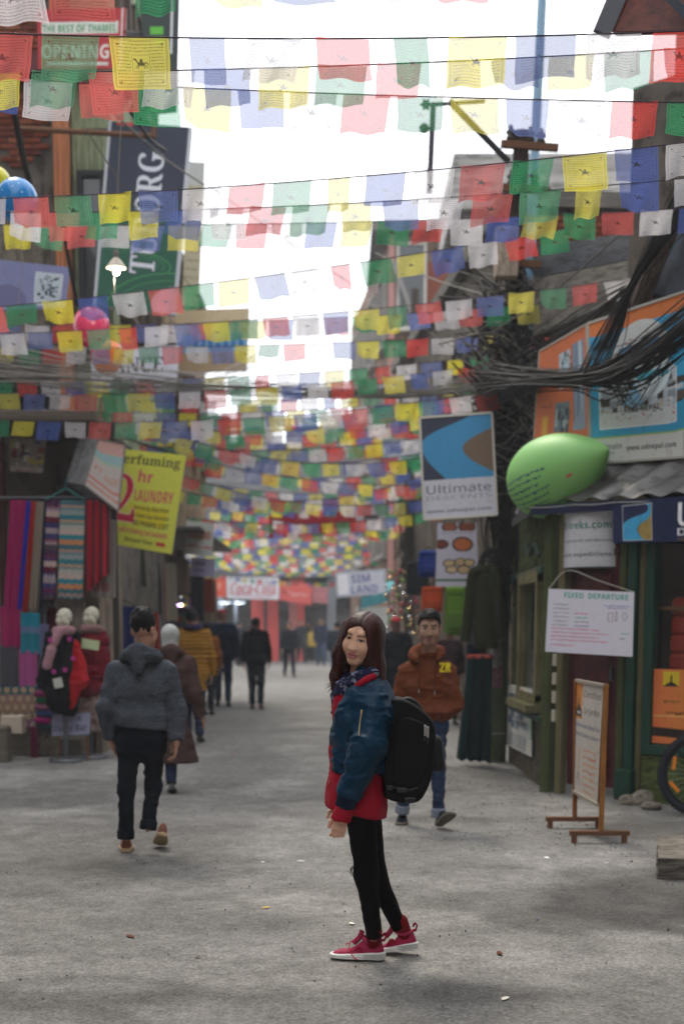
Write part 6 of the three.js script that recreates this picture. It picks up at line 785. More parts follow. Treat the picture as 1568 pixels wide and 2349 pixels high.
function shoeGeos(heel, toe, up, o = {}) {
  const fw = toe.clone().sub(heel), L = fw.length(); fw.normalize(); const sd = up.clone().cross(fw).normalize(), U = fw.clone().cross(sd).normalize(), hi = o.high ?? 0.095, w = o.w ?? 0.044;
  const loc = (x, y, z) => { const px = x - heel.x, py = y - heel.y, pz = z - heel.z; return [px * fw.x + py * fw.y + pz * fw.z, px * U.x + py * U.y + pz * U.z, px * sd.x + py * sd.y + pz * sd.z]; };
  const wid = (a) => w * (0.80 + 0.28 * sst(0.05, 0.68 * L, a) - 0.30 * sst(0.8 * L, L, a));
  const fp = (a, s) => { const c = clamp(a, 0.042, L - 0.04); return Math.hypot(a - c, s) - wid(c); };
  const upper = (x, y, z) => { const [a, h, s] = loc(x, y, z), top = lerp(hi, 0.048, sst(0.32 * L, 0.72 * L, a)) - 0.012 * sst(0.75 * L, L, a), t = clamp(h / top, 0, 1.3); let d = Math.hypot(Math.max(fp(a, s) + 0.012 + 0.022 * t * t, 0), Math.max(h - top + 0.02, 0)) - 0.012; d = Math.max(d, 0.016 - h); if (o.grain) d += 0.0012 * Math.sin(a * 260) * sst(0.55 * L, 0.6 * L, a); return d; };
  const solef = (x, y, z) => { const [a, h, s] = loc(x, y, z), th = lerp(o.heelT ?? 0.032, 0.022, sst(0, L, a)); return smax(fp(a, s) - 0.004 - 0.002 * Math.sin(h * 500), Math.abs(h - th / 2) - th / 2, 0.006); };
  const [mn, mx] = bounds([heel, toe, heel.clone().addScaledVector(U, hi + 0.03)], 0.07); return { upper: net(upper, mn, mx, o.cell ?? 0.008), sole: net(solef, mn, mx, o.cell ?? 0.008), fw, U, sd, L };
}
const folds = (a, fr = 1) => (x, y, z) => { const q = noise(x * 7 * fr + 2 * y, y * 17 * fr + 2 * x, z * 7 * fr), r = noise(x * 15 * fr, y * 26 * fr - 5 * x, z * 15 * fr + 7); return a * (0.9 * Math.abs(q - 0.5) * 2 - 0.45 + 0.55 * (Math.abs(r - 0.5) * 2 - 0.5)); };
function person(o) {
  const g = thing('person', o.label, 'person', o.group), j = o.j, k = o.k ?? 1, cell = o.cell ?? 0.02, far = o.far;
  const row = (t, hw, r) => { const l = mixv(j.shL, j.hipL, t), q = mixv(j.shR, j.hipR, t), c = mixv(l, q, 0.5).addScaledVector(o.fwd, (o.lean ?? 0) * Math.sin(t * 3.14)), ax = l.clone().sub(q).normalize(); return [c.clone().addScaledVector(ax, hw * k), c.clone().addScaledVector(ax, -hw * k), r * k]; };
  const torso = (a) => [row(0.02, 0.105, 0.056 + a * 0.5), row(0.26, 0.085, 0.098 + a), row(0.6, 0.06, 0.093 + a), row(0.98, 0.07, 0.098 + a)];
  const arm = (s, a, cut = 0) => [[j['sh' + s], j['el' + s], (0.048 + a) * k, (0.04 + a) * k], [j['el' + s], j['wr' + s], (0.04 + a) * k, (0.030 + a) * k, cut]];
  const leg = (s, a, cut = 0, e = 0) => [[j['hip' + s], j['kn' + s], (0.08 + a) * k, (0.056 + a) * k], [j['kn' + s], j['an' + s], (0.054 + a) * k, (0.038 + a + e) * k, cut]];
  const all = Object.values(j);
  // body: one continuous skin
  const bl = [...torso(-0.022), ...arm('L', -0.008), ...arm('R', -0.008), ...leg('L', -0.012), ...leg('R', -0.012), [mixv(j.shL, j.shR, 0.5), j.neck, 0.05 * k, 0.045 * k]];
  const [mn, mx] = bounds(all, 0.16), sk = o.skin ?? [0.36, 0.19, 0.12];
  const bodyG = colour(net(caps(bl, 0.04), mn, mx, Math.max(cell, 0.02)), () => sk);
  const hm = basis(o.hf, o.hu ?? V(0, 1, 0)), hs = (o.hs ?? 1) * k; hm.scale(V(hs, hs, hs)); hm.setPosition(j.head);
  const pieces = [bodyG, headGeo({ ...o.face, skin: sk, far: o.face?.far ?? far }).applyMatrix4(hm)];
  for (const s of ['L', 'R']) if (o['hand' + s]) { const h = o['hand' + s]; pieces.push(colour(handGeo(j['wr' + s], h.d, h.n, h.t, k * (h.s ?? 1), h.curl ?? 0.6, far ? 0.008 : 0.0035), () => sk)); }
  part(g, 'body', mergeC(pieces), M(0xffffff, 0.55, { vertexColors: true }));
  if (o.hair) part(g, 'hair', o.hair.geo.clone().applyMatrix4(hm), o.hair.m);
  for (const x of o.headwear ?? []) part(g, x.name, x.geo.clone().applyMatrix4(hm), x.m);
  const b2 = bounds(all, 0.26);
  if (o.legs) { const l = o.legs, f = caps([row(0.66, 0.06, 0.09 + l.a), row(0.92, 0.07, 0.10 + l.a), row(1.06, 0.07, 0.098 + l.a), ...leg('L', l.a, 1, l.flare ?? 0), ...leg('R', l.a, 1, l.flare ?? 0)], 0.035), w = folds(l.w ?? 0.012, 1.2), top = row(0.58, 0, 0)[0].y, mnL = [...b2[0]], mxL = [...b2[1]]; mxL[1] = top + 0.05; part(g, 'trousers', net((x, y, z) => { const d0 = f(x, y, z); return d0 > 0.06 ? d0 : Math.max(d0 + w(x, y, z), y - top); }, mnL, mxL, l.cell ?? cell), l.m); if (l.cuff) for (const s of ['L', 'R']) { const a = j['an' + s], d = mixv(j['kn' + s], a, 0.5).sub(a).normalize(), c = a.clone().addScaledVector(d, 0.0), e = a.clone().addScaledVector(d, l.cuff), r = (0.038 + l.a + (l.flare ?? 0) + 0.012) * k, cf = (x, y, z) => { const px = x - c.x, py = y - c.y, pz = z - c.z, t = px * d.x + py * d.y + pz * d.z, q = Math.hypot(px - t * d.x, py - t * d.y, pz - t * d.z); return Math.hypot(Math.max(Math.abs(q - r + 0.006) - 0.002, 0), Math.max(Math.abs(t - l.cuff / 2) - l.cuff / 2, 0)) - 0.008; }; const [p, q] = bounds([c, e], 0.1); part(g, 'trouser_cuff', net(cf, p, q, 0.007), l.cuffM ?? l.m); } }
  if (o.top) {
    const t = o.top, ar = caps([...arm('L', t.arm ?? t.a * 0.7, 1)], 0.03), ar2 = caps([...arm('R', t.arm ?? t.a * 0.7, 1)], 0.03), L = [...torso(t.a), [mixv(j.shL, j.shR, 0.5), j.neck, (0.06 + t.a * 0.5) * k, (t.collar ?? 0.058) * k]];
    if (t.skirt) L.push([row(0.9, 0.04, 0)[0], mixv(j.hipL, j.hipR, 0.5).setY(t.hem - 0.05).add(t.skirtOff ?? V(0, 0, 0)), (0.13 + t.a) * k, t.skirt * k]);
    for (const e of t.extra ?? []) L.push(e);
    const tf = caps(L, t.k ?? 0.05), ka = t.ka ?? 0.014, f = (x, y, z) => { const d = tf(x, y, z), e = Math.min(ar(x, y, z), ar2(x, y, z)), k2 = lerp(ka, 0.05, sst(j.shL.y - 0.16, j.shL.y - 0.02, y)); return smin(Math.max(d, t.hem - y), e, k2); }, w = t.quilt ? (x, y, z) => 0.024 * Math.abs(Math.sin((y + 0.15 * Math.abs(noise(x * 3, y * 3, z * 3) - 0.5)) * t.quilt)) - 0.012 + 0.006 * (noise(x * 14, y * 14, z * 14) - 0.5) : folds(t.w ?? 0.02, t.wf ?? 1), hem = t.hem, ntop = j.neck.y + (t.neckUp ?? 0.0);
    part(g, t.name, net((x, y, z) => { const d0 = f(x, y, z); if (d0 > 0.07) return d0; let d = d0 + w(x, y, z); const hy = hem + (t.hemSlope ? t.hemSlope(x, z) : 0); const hands = Math.min(ar(x, y, z), ar2(x, y, z)) < 0.012; if (!hands) d = Math.max(d, hy - y); d = Math.max(d, y - ntop); if (t.cut) d = Math.max(d, t.cut(x, y, z)); return d; }, b2[0], b2[1], t.cell ?? cell), t.m);
    if (t.hood) { const n = j.neck, ax = j.shL.clone().sub(j.shR).normalize(), q = []; for (let i = 0; i <= 8; i++) { const a = (i / 8 - 0.5) * (t.hoodArc ?? 4.4); q.push(n.clone().addScaledVector(ax, Math.sin(a) * 0.105 * k).addScaledVector(o.fwd, -Math.cos(a) * 0.1 * k + 0.01).add(V(0, -0.045 + 0.035 * Math.cos(a * 0.8) + (t.hoodY ?? 0) - 0.03 * sst(1.0, 2.2, Math.abs(a)), 0))); } const hl = q.slice(1).map((p, i) => [q[i], p, 0.024 * k + 0.016 * Math.sin((i + 0.5) / 8 * 3.14), 0.024 * k + 0.016 * Math.sin((i + 1.5) / 8 * 3.14)]); hl.push([n.clone().addScaledVector(o.fwd, -0.1 * k), n.clone().addScaledVector(o.fwd, -0.125 * k).add(V(0, -0.12 * k, 0)), 0.06 * k, 0.03 * k]); const hf = caps(hl, 0.03), hw = folds(0.014, 1.4), [p, r] = bounds(q, 0.2); part(g, 'hood', net((x, y, z) => hf(x, y, z) + hw(x, y, z), p, r, Math.min(cell, 0.012)), t.m); }
  }
  if (o.shoes) for (const s of ['L', 'R']) { const h = j['he' + s], t = j['to' + s]; if (!h) continue; const q = shoeGeos(h, t, o.shoes['up' + s] ?? V(0, 1, 0), { cell: o.shoes.cell ?? 0.01, high: (o.shoes.high ?? 0.1) * k, w: 0.044 * k, heelT: o.shoes.heelT, grain: o.shoes.grain }); const sh = part(g, 'shoe', q.upper, o.shoes.m); part(sh, 'sole', q.sole, o.shoes.soleM); }
  return g;
}
// a standing or walking figure: feet at p, facing angle, height, stride
function stance(p, face, h, o = {}) {
  const s = h / 1.7, c = Math.cos(face), n = Math.sin(face), W = (x, y, z) => V(p.x + (x * c + z * n) * s, y * s, p.z + (-x * n + z * c) * s), st = o.stride ?? 0.14, sw = o.swing ?? 0.1, out = o.out ?? 0;
  return { j: { head: W(0, 1.585, 0.02), neck: W(0, 1.455, 0), shL: W(0.172, 1.385, 0), shR: W(-0.172, 1.385, 0), elL: W(0.225 + out, 1.12, -sw * 0.6 - 0.02), elR: W(-0.225 - out, 1.12, sw * 0.6 - 0.02), wrL: W(o.pocket ? 0.17 : 0.235 + out, o.pocket ? 0.93 : 0.88, -sw + 0.06), wrR: W(o.pocket ? -0.17 : -0.235 - out, o.pocket ? 0.93 : 0.88, sw + 0.05), hipL: W(0.085, 0.9, 0), hipR: W(-0.085, 0.9, 0), knL: W(0.09, 0.5, st * 0.6 + 0.02), knR: W(-0.09, 0.5, -st * 0.3 + 0.02), anL: W(0.09, 0.095, st), anR: W(-0.09, 0.11, -st), heL: W(0.09, 0.006, st - 0.06), toL: W(0.11, 0.006, st + 0.2), heR: W(-0.09, 0.03, -st - 0.06), toR: W(-0.11, 0.006, -st + 0.19) }, fwd: V(n, 0, c), k: s, W, handL: o.pocket ? null : { d: V(0, -1, 0.15).normalize(), n: V(c, 0, -n), t: V(n, 0, c) }, handR: o.pocket ? null : { d: V(0, -1, 0.15).normalize(), n: V(-c, 0, n), t: V(n, 0, c) } };
}
const hairBlack = M(0x0b0909, 0.62, { map: T.hair, specularIntensity: 0.4 }), cap0 = hairShort(), capLift = hairShort({ lift: 0.012 });
const fabric = (c, r = 0.85, t = T.cloth, o = {}) => M(c, r, { map: t, ...o });
T.cloth.repeat.set(4, 4); T.heather.repeat.set(4, 4); T.denim.repeat.set(3, 3);
// ---- the woman in front ----
{
  const Dw = -gr(850, 2204).z, J = (u, v, z = 0) => at(u, v, Dw - z), px = F / Dw;
  const heL = gr(886, 2206), toL = gr(760, 2199), heR = at(962, 2176, Dw + 0.10), toR = gr(872, 2187); heL.y = toL.y = 0.012; toR.y = 0.012; heR.y = Math.max(heR.y, 0.03);
  const hf = V(-0.46, -0.09, 0.88).normalize(), hu = V(0.24, 1, 0.02).normalize();
  const fwd = V(-1, 0, 0), black = M(0x050506, 0.9, { map: T.cloth, specularIntensity: 0.2 }), navyM = M(0x052a40, 0.44, { specularIntensity: 0.25 }), redM = M(0xb3082c, 0.75, { map: T.cloth });
  const j = { head: J(831, 1466, 0.02), neck: J(838, 1543, 0), shL: J(855, 1620, 0.14), shR: J(846, 1590, -0.16), elL: J(842, 1718, 0.225), elR: J(826, 1715, -0.22), wrL: J(786, 1868, 0.20), wrR: J(782, 1846, -0.17), hipL: J(824, 1822, 0.07), hipR: J(832, 1822, -0.08), knL: J(840, 2006, 0.06), knR: J(858, 2004, -0.09), anL: J(858, 2150, 0.05), anR: J(917, 2128, -0.11), heL, toL, heR, toR };
  const g = person({ label: 'woman in a navy bomber jacket and pink sneakers standing with her head turned', j, fwd, k: 0.95, cell: 0.012, skin: [0.60, 0.345, 0.235], hf, hu, hs: 1.0, face: { fem: true, lip: [0.42, 0.135, 0.135], teeth: false, gaze: 0.004, far: false }, handL: { d: V(-0.25, -0.95, 0.05).normalize(), n: V(0.1, 0, 1).normalize(), t: V(-0.95, 0.25, 0.1).normalize(), curl: 1.15, s: 0.92 }, handR: { d: V(-0.3, -0.95, 0).normalize(), n: V(0, 0, -1), t: V(-0.95, 0.3, 0).normalize(), curl: 1.0, s: 0.92 }, legs: { a: -0.002, w: 0.005, m: black, cell: 0.008 }, shoes: null });
  // bomber jacket: puffed sleeves, ribbed hem and cuffs
  const edge = (y) => { const v = [[1560, 822], [1576, 800], [1609, 778], [1660, 766], [1720, 763], [1783, 761]]; for (let i = 1; i < v.length; i++) { const y0 = J(0, v[i - 1][0]).y, y1 = J(0, v[i][0]).y; if (y > y1) return lerp(J(v[i - 1][1], v[i - 1][0]).x, J(v[i][1], v[i][0]).x, clamp((y0 - y) / (y0 - y1), 0, 1)); } return J(758, 1775).x; };
  const jf = caps([[J(852, 1606, 0.09), J(848, 1600, -0.11), 0.085, 0.085], [J(822, 1608, 0.05), J(820, 1608, -0.06), 0.09, 0.09], [J(832, 1650, 0.06), J(830, 1648, -0.07), 0.142, 0.142], [J(823, 1720, 0.05), J(823, 1720, -0.06), 0.132, 0.132], [J(820, 1758, 0.05), J(820, 1758, -0.06), 0.124, 0.124], [J(845, 1575, 0), J(840, 1552, 0), 0.075, 0.066]], 0.06);
  const sf = caps([[j.shL, j.elL, 0.079, 0.070], [j.elL, J(798, 1826, 0.21), 0.071, 0.052, 1], [j.shR, j.elR, 0.08, 0.07], [j.elR, J(790, 1816, -0.175), 0.07, 0.05, 1]], 0.03);
  const hemY = J(0, 1764).y;
  const wr = (x, y, z) => { const e = Math.exp(-Math.pow((y - j.elL.y) / 0.13, 2)), s = y * 46 + x * 26 + 5 * noise(x * 7, y * 7, z * 7); const q = noise(x * 12 + 3 * y, y * 22 + 2.5 * x, z * 12), r = noise(x * 24, y * 40 - 9 * x, z * 24 + 7); return (0.004 + 0.007 * e) * Math.sin(s + 3 * noise(x * 13, y * 13, z * 13)) * noise(x * 9 + 4, y * 9, z * 9) + 0.011 * (Math.abs(q - 0.5) * 2 - 0.5) + 0.0075 * (Math.abs(r - 0.5) * 2 - 0.5) + 0.004 * (Math.abs(noise(x * 40 + 20 * y, y * 62, z * 40) - 0.5) * 2 - 0.5); };
  const jd = (x, y, z) => { let d = jf(x, y, z); d = Math.max(d, hemY - y, edge(y) - x - 0.005); d = smin(d, sf(x, y, z), 0.018); return d > 0.05 ? d : d + wr(x, y, z); };
  const [jm, jx] = bounds([J(740, 1540, 0.3), J(930, 1840, -0.3)], 0.03); part(g, 'jacket', net(jd, jm, jx, 0.006), navyM);
  const rib = (x, y, z) => 0.0025 * Math.sin((x + z) * 520);
  const hf2 = caps([[J(822, 1770, 0.045), J(822, 1770, -0.055), 0.118, 0.118]], 0.03), h0 = J(0, 1782).y; part(g, 'jacket_hem', net((x, y, z) => Math.max(hf2(x, y, z) + rib(x, y, z), h0 - y, y - hemY - 0.006, edge(y) - x), [jm[0], h0 - 0.02, jm[2]], [jx[0], hemY + 0.03, jx[2]], 0.007), M(0x071a2c, 0.85));
  for (const [a, b] of [[J(799, 1822, 0.21), J(790, 1852, 0.205)], [J(790, 1812, -0.175), J(786, 1834, -0.17)]]) { const c = caps([[a, b, 0.05, 0.043, 1]], 0.01), dd = b.clone().sub(a).normalize(), [p, q] = bounds([a, b], 0.07); part(g, 'jacket_cuff', net((x, y, z) => Math.max(c(x, y, z) + 0.002 * Math.sin((x - z) * 480), -((x - a.x) * dd.x + (y - a.y) * dd.y + (z - a.z) * dd.z)), p, q, 0.006), M(0x071a2c, 0.85)); }
  // collar of the jacket
  part(g, 'jacket_collar', tube([J(815, 1562, 0.06), J(838, 1562, 0.085), J(862, 1562, 0.06), J(870, 1556, 0), J(860, 1552, -0.06), J(835, 1550, -0.08)], 0.02, 30, 8), M(0x09243a, 0.7));
  // long red shirt: front edge, cuffs and tail below the jacket
  const rf = caps([[J(812, 1580, 0.03), J(806, 1580, -0.04), 0.055], [J(802, 1610, 0.03), J(800, 1610, -0.04), 0.076], [J(808, 1650, 0.04), J(806, 1650, -0.05), 0.086], [J(804, 1720, 0.04), J(804, 1720, -0.05), 0.098], [J(815, 1790, 0.055), J(815, 1790, -0.06), 0.124], [J(817, 1850, 0.06), J(817, 1850, -0.065), 0.138]], 0.05);
  const shH = (x) => J(0, 1848).y - 0.045 * sst(J(760, 0).x, J(880, 0).x, x) + 0.03 * sst(0.05, 0.16, Math.abs(x - J(815, 0).x)) * 0;
  const rw = (x, y, z) => 0.03 * (noise(x * 11, y * 5, z * 11) - 0.5) * sst(J(0, 1740).y, J(0, 1850).y, y) * 1 + 0.008 * (noise(x * 30, y * 16, z * 30) - 0.5);
  part(g, 'shirt', net((x, y, z) => Math.max(rf(x, y, z) + rw(x, y, z), shH(x) - y, y - J(0, 1556).y), [jm[0] - 0.05, J(0, 1880).y, jm[2]], [jx[0], J(0, 1540).y, jx[2]], 0.008), redM);
  part(g, 'shirt_collar', tube([J(796, 1596, 0.07), J(812, 1578, 0.115), J(836, 1561, 0.135), J(858, 1550, 0.11)], 0.017, 20, 8), redM);
  for (const [a, b] of [[J(790, 1850, 0.205), J(782, 1880, 0.20)], [J(786, 1832, -0.17), J(783, 1846, -0.17)]]) { const c = caps([[a, b, 0.038, 0.042, 1]], 0.01), w = folds(0.008, 2), [p, q] = bounds([a, b], 0.07); part(g, 'shirt_cuff', net((x, y, z) => c(x, y, z) + w(x, y, z), p, q, 0.006), redM); }
  // bandana scarf
  const scT = canvasTex(256, 256, (k, w, h) => { k.fillStyle = '#0e1030'; k.fillRect(0, 0, w, h); k.strokeStyle = '#aeb4c4'; k.fillStyle = '#aeb4c4'; k.lineWidth = 2.5; for (let i = 0; i < 26; i++) { const x = rnd(0, w), y = rnd(0, h), r = rnd(6, 14); k.beginPath(); k.arc(x, y, r, 0, 5); k.stroke(); k.beginPath(); k.arc(x, y, r * 0.45, 1, 6); k.stroke(); } for (let i = 0; i < 200; i++) { k.beginPath(); k.arc(rnd(0, w), rnd(0, h), 1.6, 0, 7); k.fill(); } }, [6, 6]);
  const cf = caps([[J(868, 1540, 0.0), J(850, 1548, 0.085), 0.024], [J(850, 1548, 0.085), J(820, 1558, 0.10), 0.026, 0.028], [J(820, 1558, 0.10), J(792, 1574, 0.06), 0.028, 0.034], [J(792, 1574, 0.06), J(778, 1598, 0.02), 0.036, 0.03], [J(778, 1598, 0.02), J(768, 1634, 0.0), 0.03, 0.012], [J(792, 1574, 0.05), J(800, 1556, -0.06), 0.03], [J(800, 1556, -0.06), J(850, 1540, -0.08), 0.03]], 0.02), cw = folds(0.014, 2), [cm0, cx0] = bounds([J(768, 1640), J(870, 1530, 0.1), J(850, 1540, -0.1)], 0.05);
  part(g, 'bandana', net((x, y, z) => cf(x, y, z) + cw(x, y, z), cm0, cx0, 0.006), M(0xffffff, 0.8, { map: scT }));
  // hair: long, parted, ends flicked out
  const hm = basis(hf, hu); hm.scale(V(0.95, 0.95, 0.95)); hm.setPosition(j.head); const inv = hm.clone().invert(), tv = V(0, 0, 0);
  const hl = caps([[J(854, 1450, 0.03), J(860, 1530, 0.035), 0.042, 0.042], [J(860, 1530, 0.03), J(866, 1572, 0.04), 0.042, 0.032], [J(868, 1560, 0.0), J(890, 1618, -0.01), 0.032, 0.010], [J(846, 1500, -0.06), J(858, 1575, -0.05), 0.06, 0.045], [J(800, 1436, -0.02), J(777, 1500, 0.0), 0.032, 0.026], [J(776, 1500, 0.0), J(770, 1550, 0.0), 0.026, 0.022], [J(768, 1550, 0), J(762, 1580, 0.01), 0.022, 0.007], [J(800, 1470, -0.09), J(790, 1560, -0.07), 0.05, 0.04]], 0.03);
  const hd = (x, y, z) => {
    tv.set(x, y, z).applyMatrix4(inv); const a = ell(tv.x, tv.y, tv.z, 0, 0.036, -0.016, 0.086, 0.094, 0.104), side = ell(tv.x, tv.y, tv.z, 0.055, -0.02, 0.0, 0.042, 0.1, 0.075), side2 = ell(tv.x, tv.y, tv.z, -0.055, -0.02, 0.0, 0.036, 0.1, 0.078);
    let d = smin(Math.min(a, 1), hl(x, y, z), 0.03); d = smin(d, side, 0.03); d = smin(d, side2, 0.03);
    const part_ = 0.018 * Math.exp(-Math.pow((tv.x - 0.012) / 0.006, 2)) * sst(0.0, 0.06, tv.y); d += part_ * 0.12;
    const face = ell(tv.x, tv.y, tv.z, -0.002 + 0.25 * Math.max(0, tv.y - 0.02), -0.036, 0.11, 0.071 - 0.25 * Math.max(0, tv.y - 0.015), 0.116, 0.092); d = smax(d, -face, 0.008);
    const nk = ell(tv.x, tv.y, tv.z, 0, -0.15, 0.06, 0.06, 0.06, 0.07); d = smax(d, -nk, 0.01);
    return d + 0.0012 * Math.sin(Math.atan2(tv.x - 0.012, tv.z + 0.02) * 46 + 4 * noise(x * 12, y * 5, z * 12)) + 0.002 * (noise(x * 40, y * 5, z * 40) - 0.5);
  };
  const hairM = M(0x52281e, 0.48, { map: T.hair, specularIntensity: 0.6 }); const [h1, h2] = bounds([J(750, 1395, 0.1), J(905, 1625, -0.15)], 0.03); const hg = net(hd, h1, h2, 0.0042); { const p = hg.attributes.position, u = hg.attributes.uv; for (let i = 0; i < p.count; i++) { tv.set(p.getX(i), p.getY(i), p.getZ(i)).applyMatrix4(inv); u.setXY(i, Math.atan2(tv.x - 0.012, -(tv.z + 0.02)) * 0.16, tv.y * 0.9); } } part(g, 'hair', hg, hairM);
  const lk = []; const lock = (pts, r) => { const c = new THREE.CatmullRomCurve3(pts), t = new THREE.TubeGeometry(c, 16, r, 5), p = t.attributes.position; for (let i = 0; i <= 16; i++) { const ctr = c.getPointAt(i / 16), s = i < 3 ? 0.6 + 0.13 * i : 1 - Math.pow(i / 16, 2) * 0.9; for (let q = 0; q <= 5; q++) { const n = i * 6 + q, v = V(p.getX(n), p.getY(n), p.getZ(n)).sub(ctr).multiplyScalar(s).add(ctr); p.setXYZ(n, v.x, v.y, v.z); } } lk.push(t); };
  for (let i = 0; i < 130; i++) { const t = i / 130, z = rnd(-0.05, 0.075), x = lerp(844, 876, t); lock([J(x - 6, 1470 + rnd(-20, 30), z * 0.9), J(x + rnd(-3, 3), 1530, z + 0.012), J(x + rnd(-6, 4), 1562, z + 0.012), J(x + lerp(-34, 16, t) + rnd(-6, 6), 1580 + 34 * t * t + rnd(-4, 8), z + 0.02)], rnd(0.0014, 0.003)); }
  for (let i = 0; i < 60; i++) { const z = rnd(-0.06, 0.03), x = 764 + rnd(-3, 14); lock([J(x + 6, 1480, z), J(x, 1530, z + 0.006), J(x + rnd(-4, 6), 1562, z), J(x - rnd(4, 22), 1578 + rnd(-8, 14), z + rnd(-0.01, 0.02))], rnd(0.0012, 0.0026)); }
  for (let i = 0; i < 0; i++) { const a = i / 60, L = (x, y, z) => V(x, y, z).applyMatrix4(hm), s = i % 2 ? 1 : -1, zz = lerp(0.06, -0.06, a); lock([L(0.012, 0.134 - 0.1 * Math.pow(Math.abs(zz - 0.0) / 0.1, 2), zz), L(0.012 + s * 0.05, 0.108, zz * 0.98), L(0.008 + s * 0.086, 0.035, zz * 0.9), L(0.004 + s * 0.094, -0.04, zz * 0.9 + 0.004)], rnd(0.0016, 0.003)); }
  part(g, 'hair_locks', merge(lk), hairM);
  // torn knee, socks, sneakers
  const kp = J(812, 1994, 0.075), kg = new THREE.SphereGeometry(0.03, 14, 10).scale(0.55, 0.8, 0.9).translate(kp.x + 0.012, kp.y, kp.z - 0.01); part(g, 'knee_tear', kg, M(0x5a1218, 0.8)); part(g, 'frayed_thread', merge(Array.from({ length: 7 }, () => tube([kp.clone().add(V(rnd(-0.01, 0.01), 0.02, 0.01)), kp.clone().add(V(-0.008 - rnd(0, 0.015), rnd(-0.02, 0.01), 0.01)), kp.clone().add(V(rnd(0.0, 0.02), -0.022 - rnd(0, 0.014), 0.01))], 0.0009, 8, 4))), black);
  const sock = M(0x8a0c1c, 0.85, { map: T.cloth }), pink = M(0xb80d4c, 0.7, { map: T.cloth }), white = M(0xd6d6d2, 0.6), dkp = M(0x8a1030, 0.8), lace = M(0xc0123e, 0.7);
  for (const [h, t, up, an, z] of [[heL, toL, V(0, 1, 0), j.anL, 1], [heR, toR, V(0.06, 1, 0).normalize(), j.anR, -1]]) {
    const q = shoeGeos(h, t, up, { cell: 0.005, high: 0.1, w: 0.042, heelT: 0.038, grain: true }), s = part(g, 'sneaker', q.upper, pink); part(s, 'sole', q.sole, white);
    const at3 = (a, b, c) => h.clone().addScaledVector(q.fw, a).addScaledVector(q.U, b).addScaledVector(q.sd, c), sg = q.sd.z > 0 ? 1 : -1;
    part(s, 'collar', tube([at3(0.02, 0.09, 0), at3(0.04, 0.082, 0.032), at3(0.075, 0.08, 0.034), at3(0.105, 0.098, 0.018), at3(0.112, 0.102, 0), at3(0.105, 0.098, -0.018), at3(0.075, 0.08, -0.034), at3(0.04, 0.082, -0.032), at3(0.02, 0.09, 0)], 0.008, 40, 6), pink); part(s, 'heel_tab', tube([at3(0.014, 0.085, 0), at3(0.002, 0.112, 0), at3(0.01, 0.124, 0), at3(0.02, 0.108, 0)], 0.005, 16, 6), dkp); part(s, 'tongue', tube([at3(0.155, 0.07, 0), at3(0.125, 0.1, 0), at3(0.115, 0.128, 0)], 0.014, 12, 6), pink);
    const win = new THREE.Shape([[0.095, 0.032], [0.15, 0.034], [0.13, 0.058], [0.118, 0.06]].map(([a, b]) => new THREE.Vector2(a, b))); for (const cc of [0.0375 * sg]) { const gg = new THREE.ExtrudeGeometry(win, { depth: 0.006, bevelSize: 0.003, bevelThickness: 0.002, bevelSegments: 1 }), mm = new THREE.Matrix4().makeBasis(q.fw, q.U, q.fw.clone().cross(q.U)); mm.setPosition(at3(0, 0, cc - 0.003)); part(s, 'side_window', gg.applyMatrix4(mm), dkp); }
    for (let i = 0; i < 4; i++) part(s, 'lace', tube([at3(0.13 + i * 0.018, 0.085 - i * 0.008, 0.022), at3(0.136 + i * 0.018, 0.094 - i * 0.009, 0), at3(0.13 + i * 0.018, 0.085 - i * 0.008, -0.022)], 0.002, 8, 5), lace); if (z > 0) part(s, 'loose_lace', tube([at3(0.17, 0.08, 0.01 * sg), at3(0.165, 0.05, 0.042 * sg), at3(0.14, 0.012, 0.052 * sg), at3(0.12, 0.004, 0.056 * sg)], 0.0022, 16, 5), lace);
    for (let i = 0; i < 3; i++) part(s, 'sole_groove', tube([at3(0.0, 0.016 + i * 0.007, 0.028 * sg), at3(0.03, 0.015 + i * 0.007, 0.0405 * sg), at3(0.1, 0.012 + i * 0.006, 0.0435 * sg)], 0.0013, 12, 4), M(0x9a9a98, 0.7));
    const sc = caps([[an.clone().add(V(0, 0.03, 0)), at3(0.062, 0.07, 0), 0.037, 0.034]], 0.01), [p, r] = bounds([an, at3(0.06, 0.07, 0)], 0.08); part(g, 'sock', net(sc, p, r, 0.007), sock);
  }
  // sleeve pocket zip, jacket zip pull, ring
  const gold = M(0xb89a5e, 0.35, { metalness: 0.9 }), zs = (u, v) => { let p = J(u, v, 0.34); for (let i = 0; i < 90; i++) { if (jd(p.x, p.y, p.z) < 0.002) break; p = p.add(V(0, 0, -0.003)); } return p; };
  const z0 = zs(830, 1632), z1 = zs(823, 1690), zm = zs(826, 1660); part(g, 'sleeve_zip', tube([z0, zm, z1], 0.004, 14, 5), M(0x8a7a58, 0.4, { metalness: 0.8 })); part(g, 'zip_pull', bar(z0, zs(828, 1652), 0.005, 0.004, 6), gold); part(g, 'jacket_zip_pull', bar(J(759, 1778, 0.09), J(754, 1796, 0.09), 0.004, 0.003, 6), M(0xb8b8b4, 0.3, { metalness: 0.9 }));
  const rp = J(782, 1896, 0.235); part(g, 'ring', new THREE.TorusGeometry(0.0095, 0.0018, 6, 18).rotateX(1.3).translate(rp.x, rp.y, rp.z - 0.015), M(0xc8c8c8, 0.2, { metalness: 1 }));
  // ---- backpack (worn, yet a thing of its own) ----
  const b = thing('backpack', 'black camera backpack worn by the woman in the navy jacket', 'backpack'), bm = M(0x07070a, 0.72, { map: T.cloth, bumpMap: T.bumpFine, bumpScale: 0.001 }), bm2 = M(0x0c0c0f, 0.6);
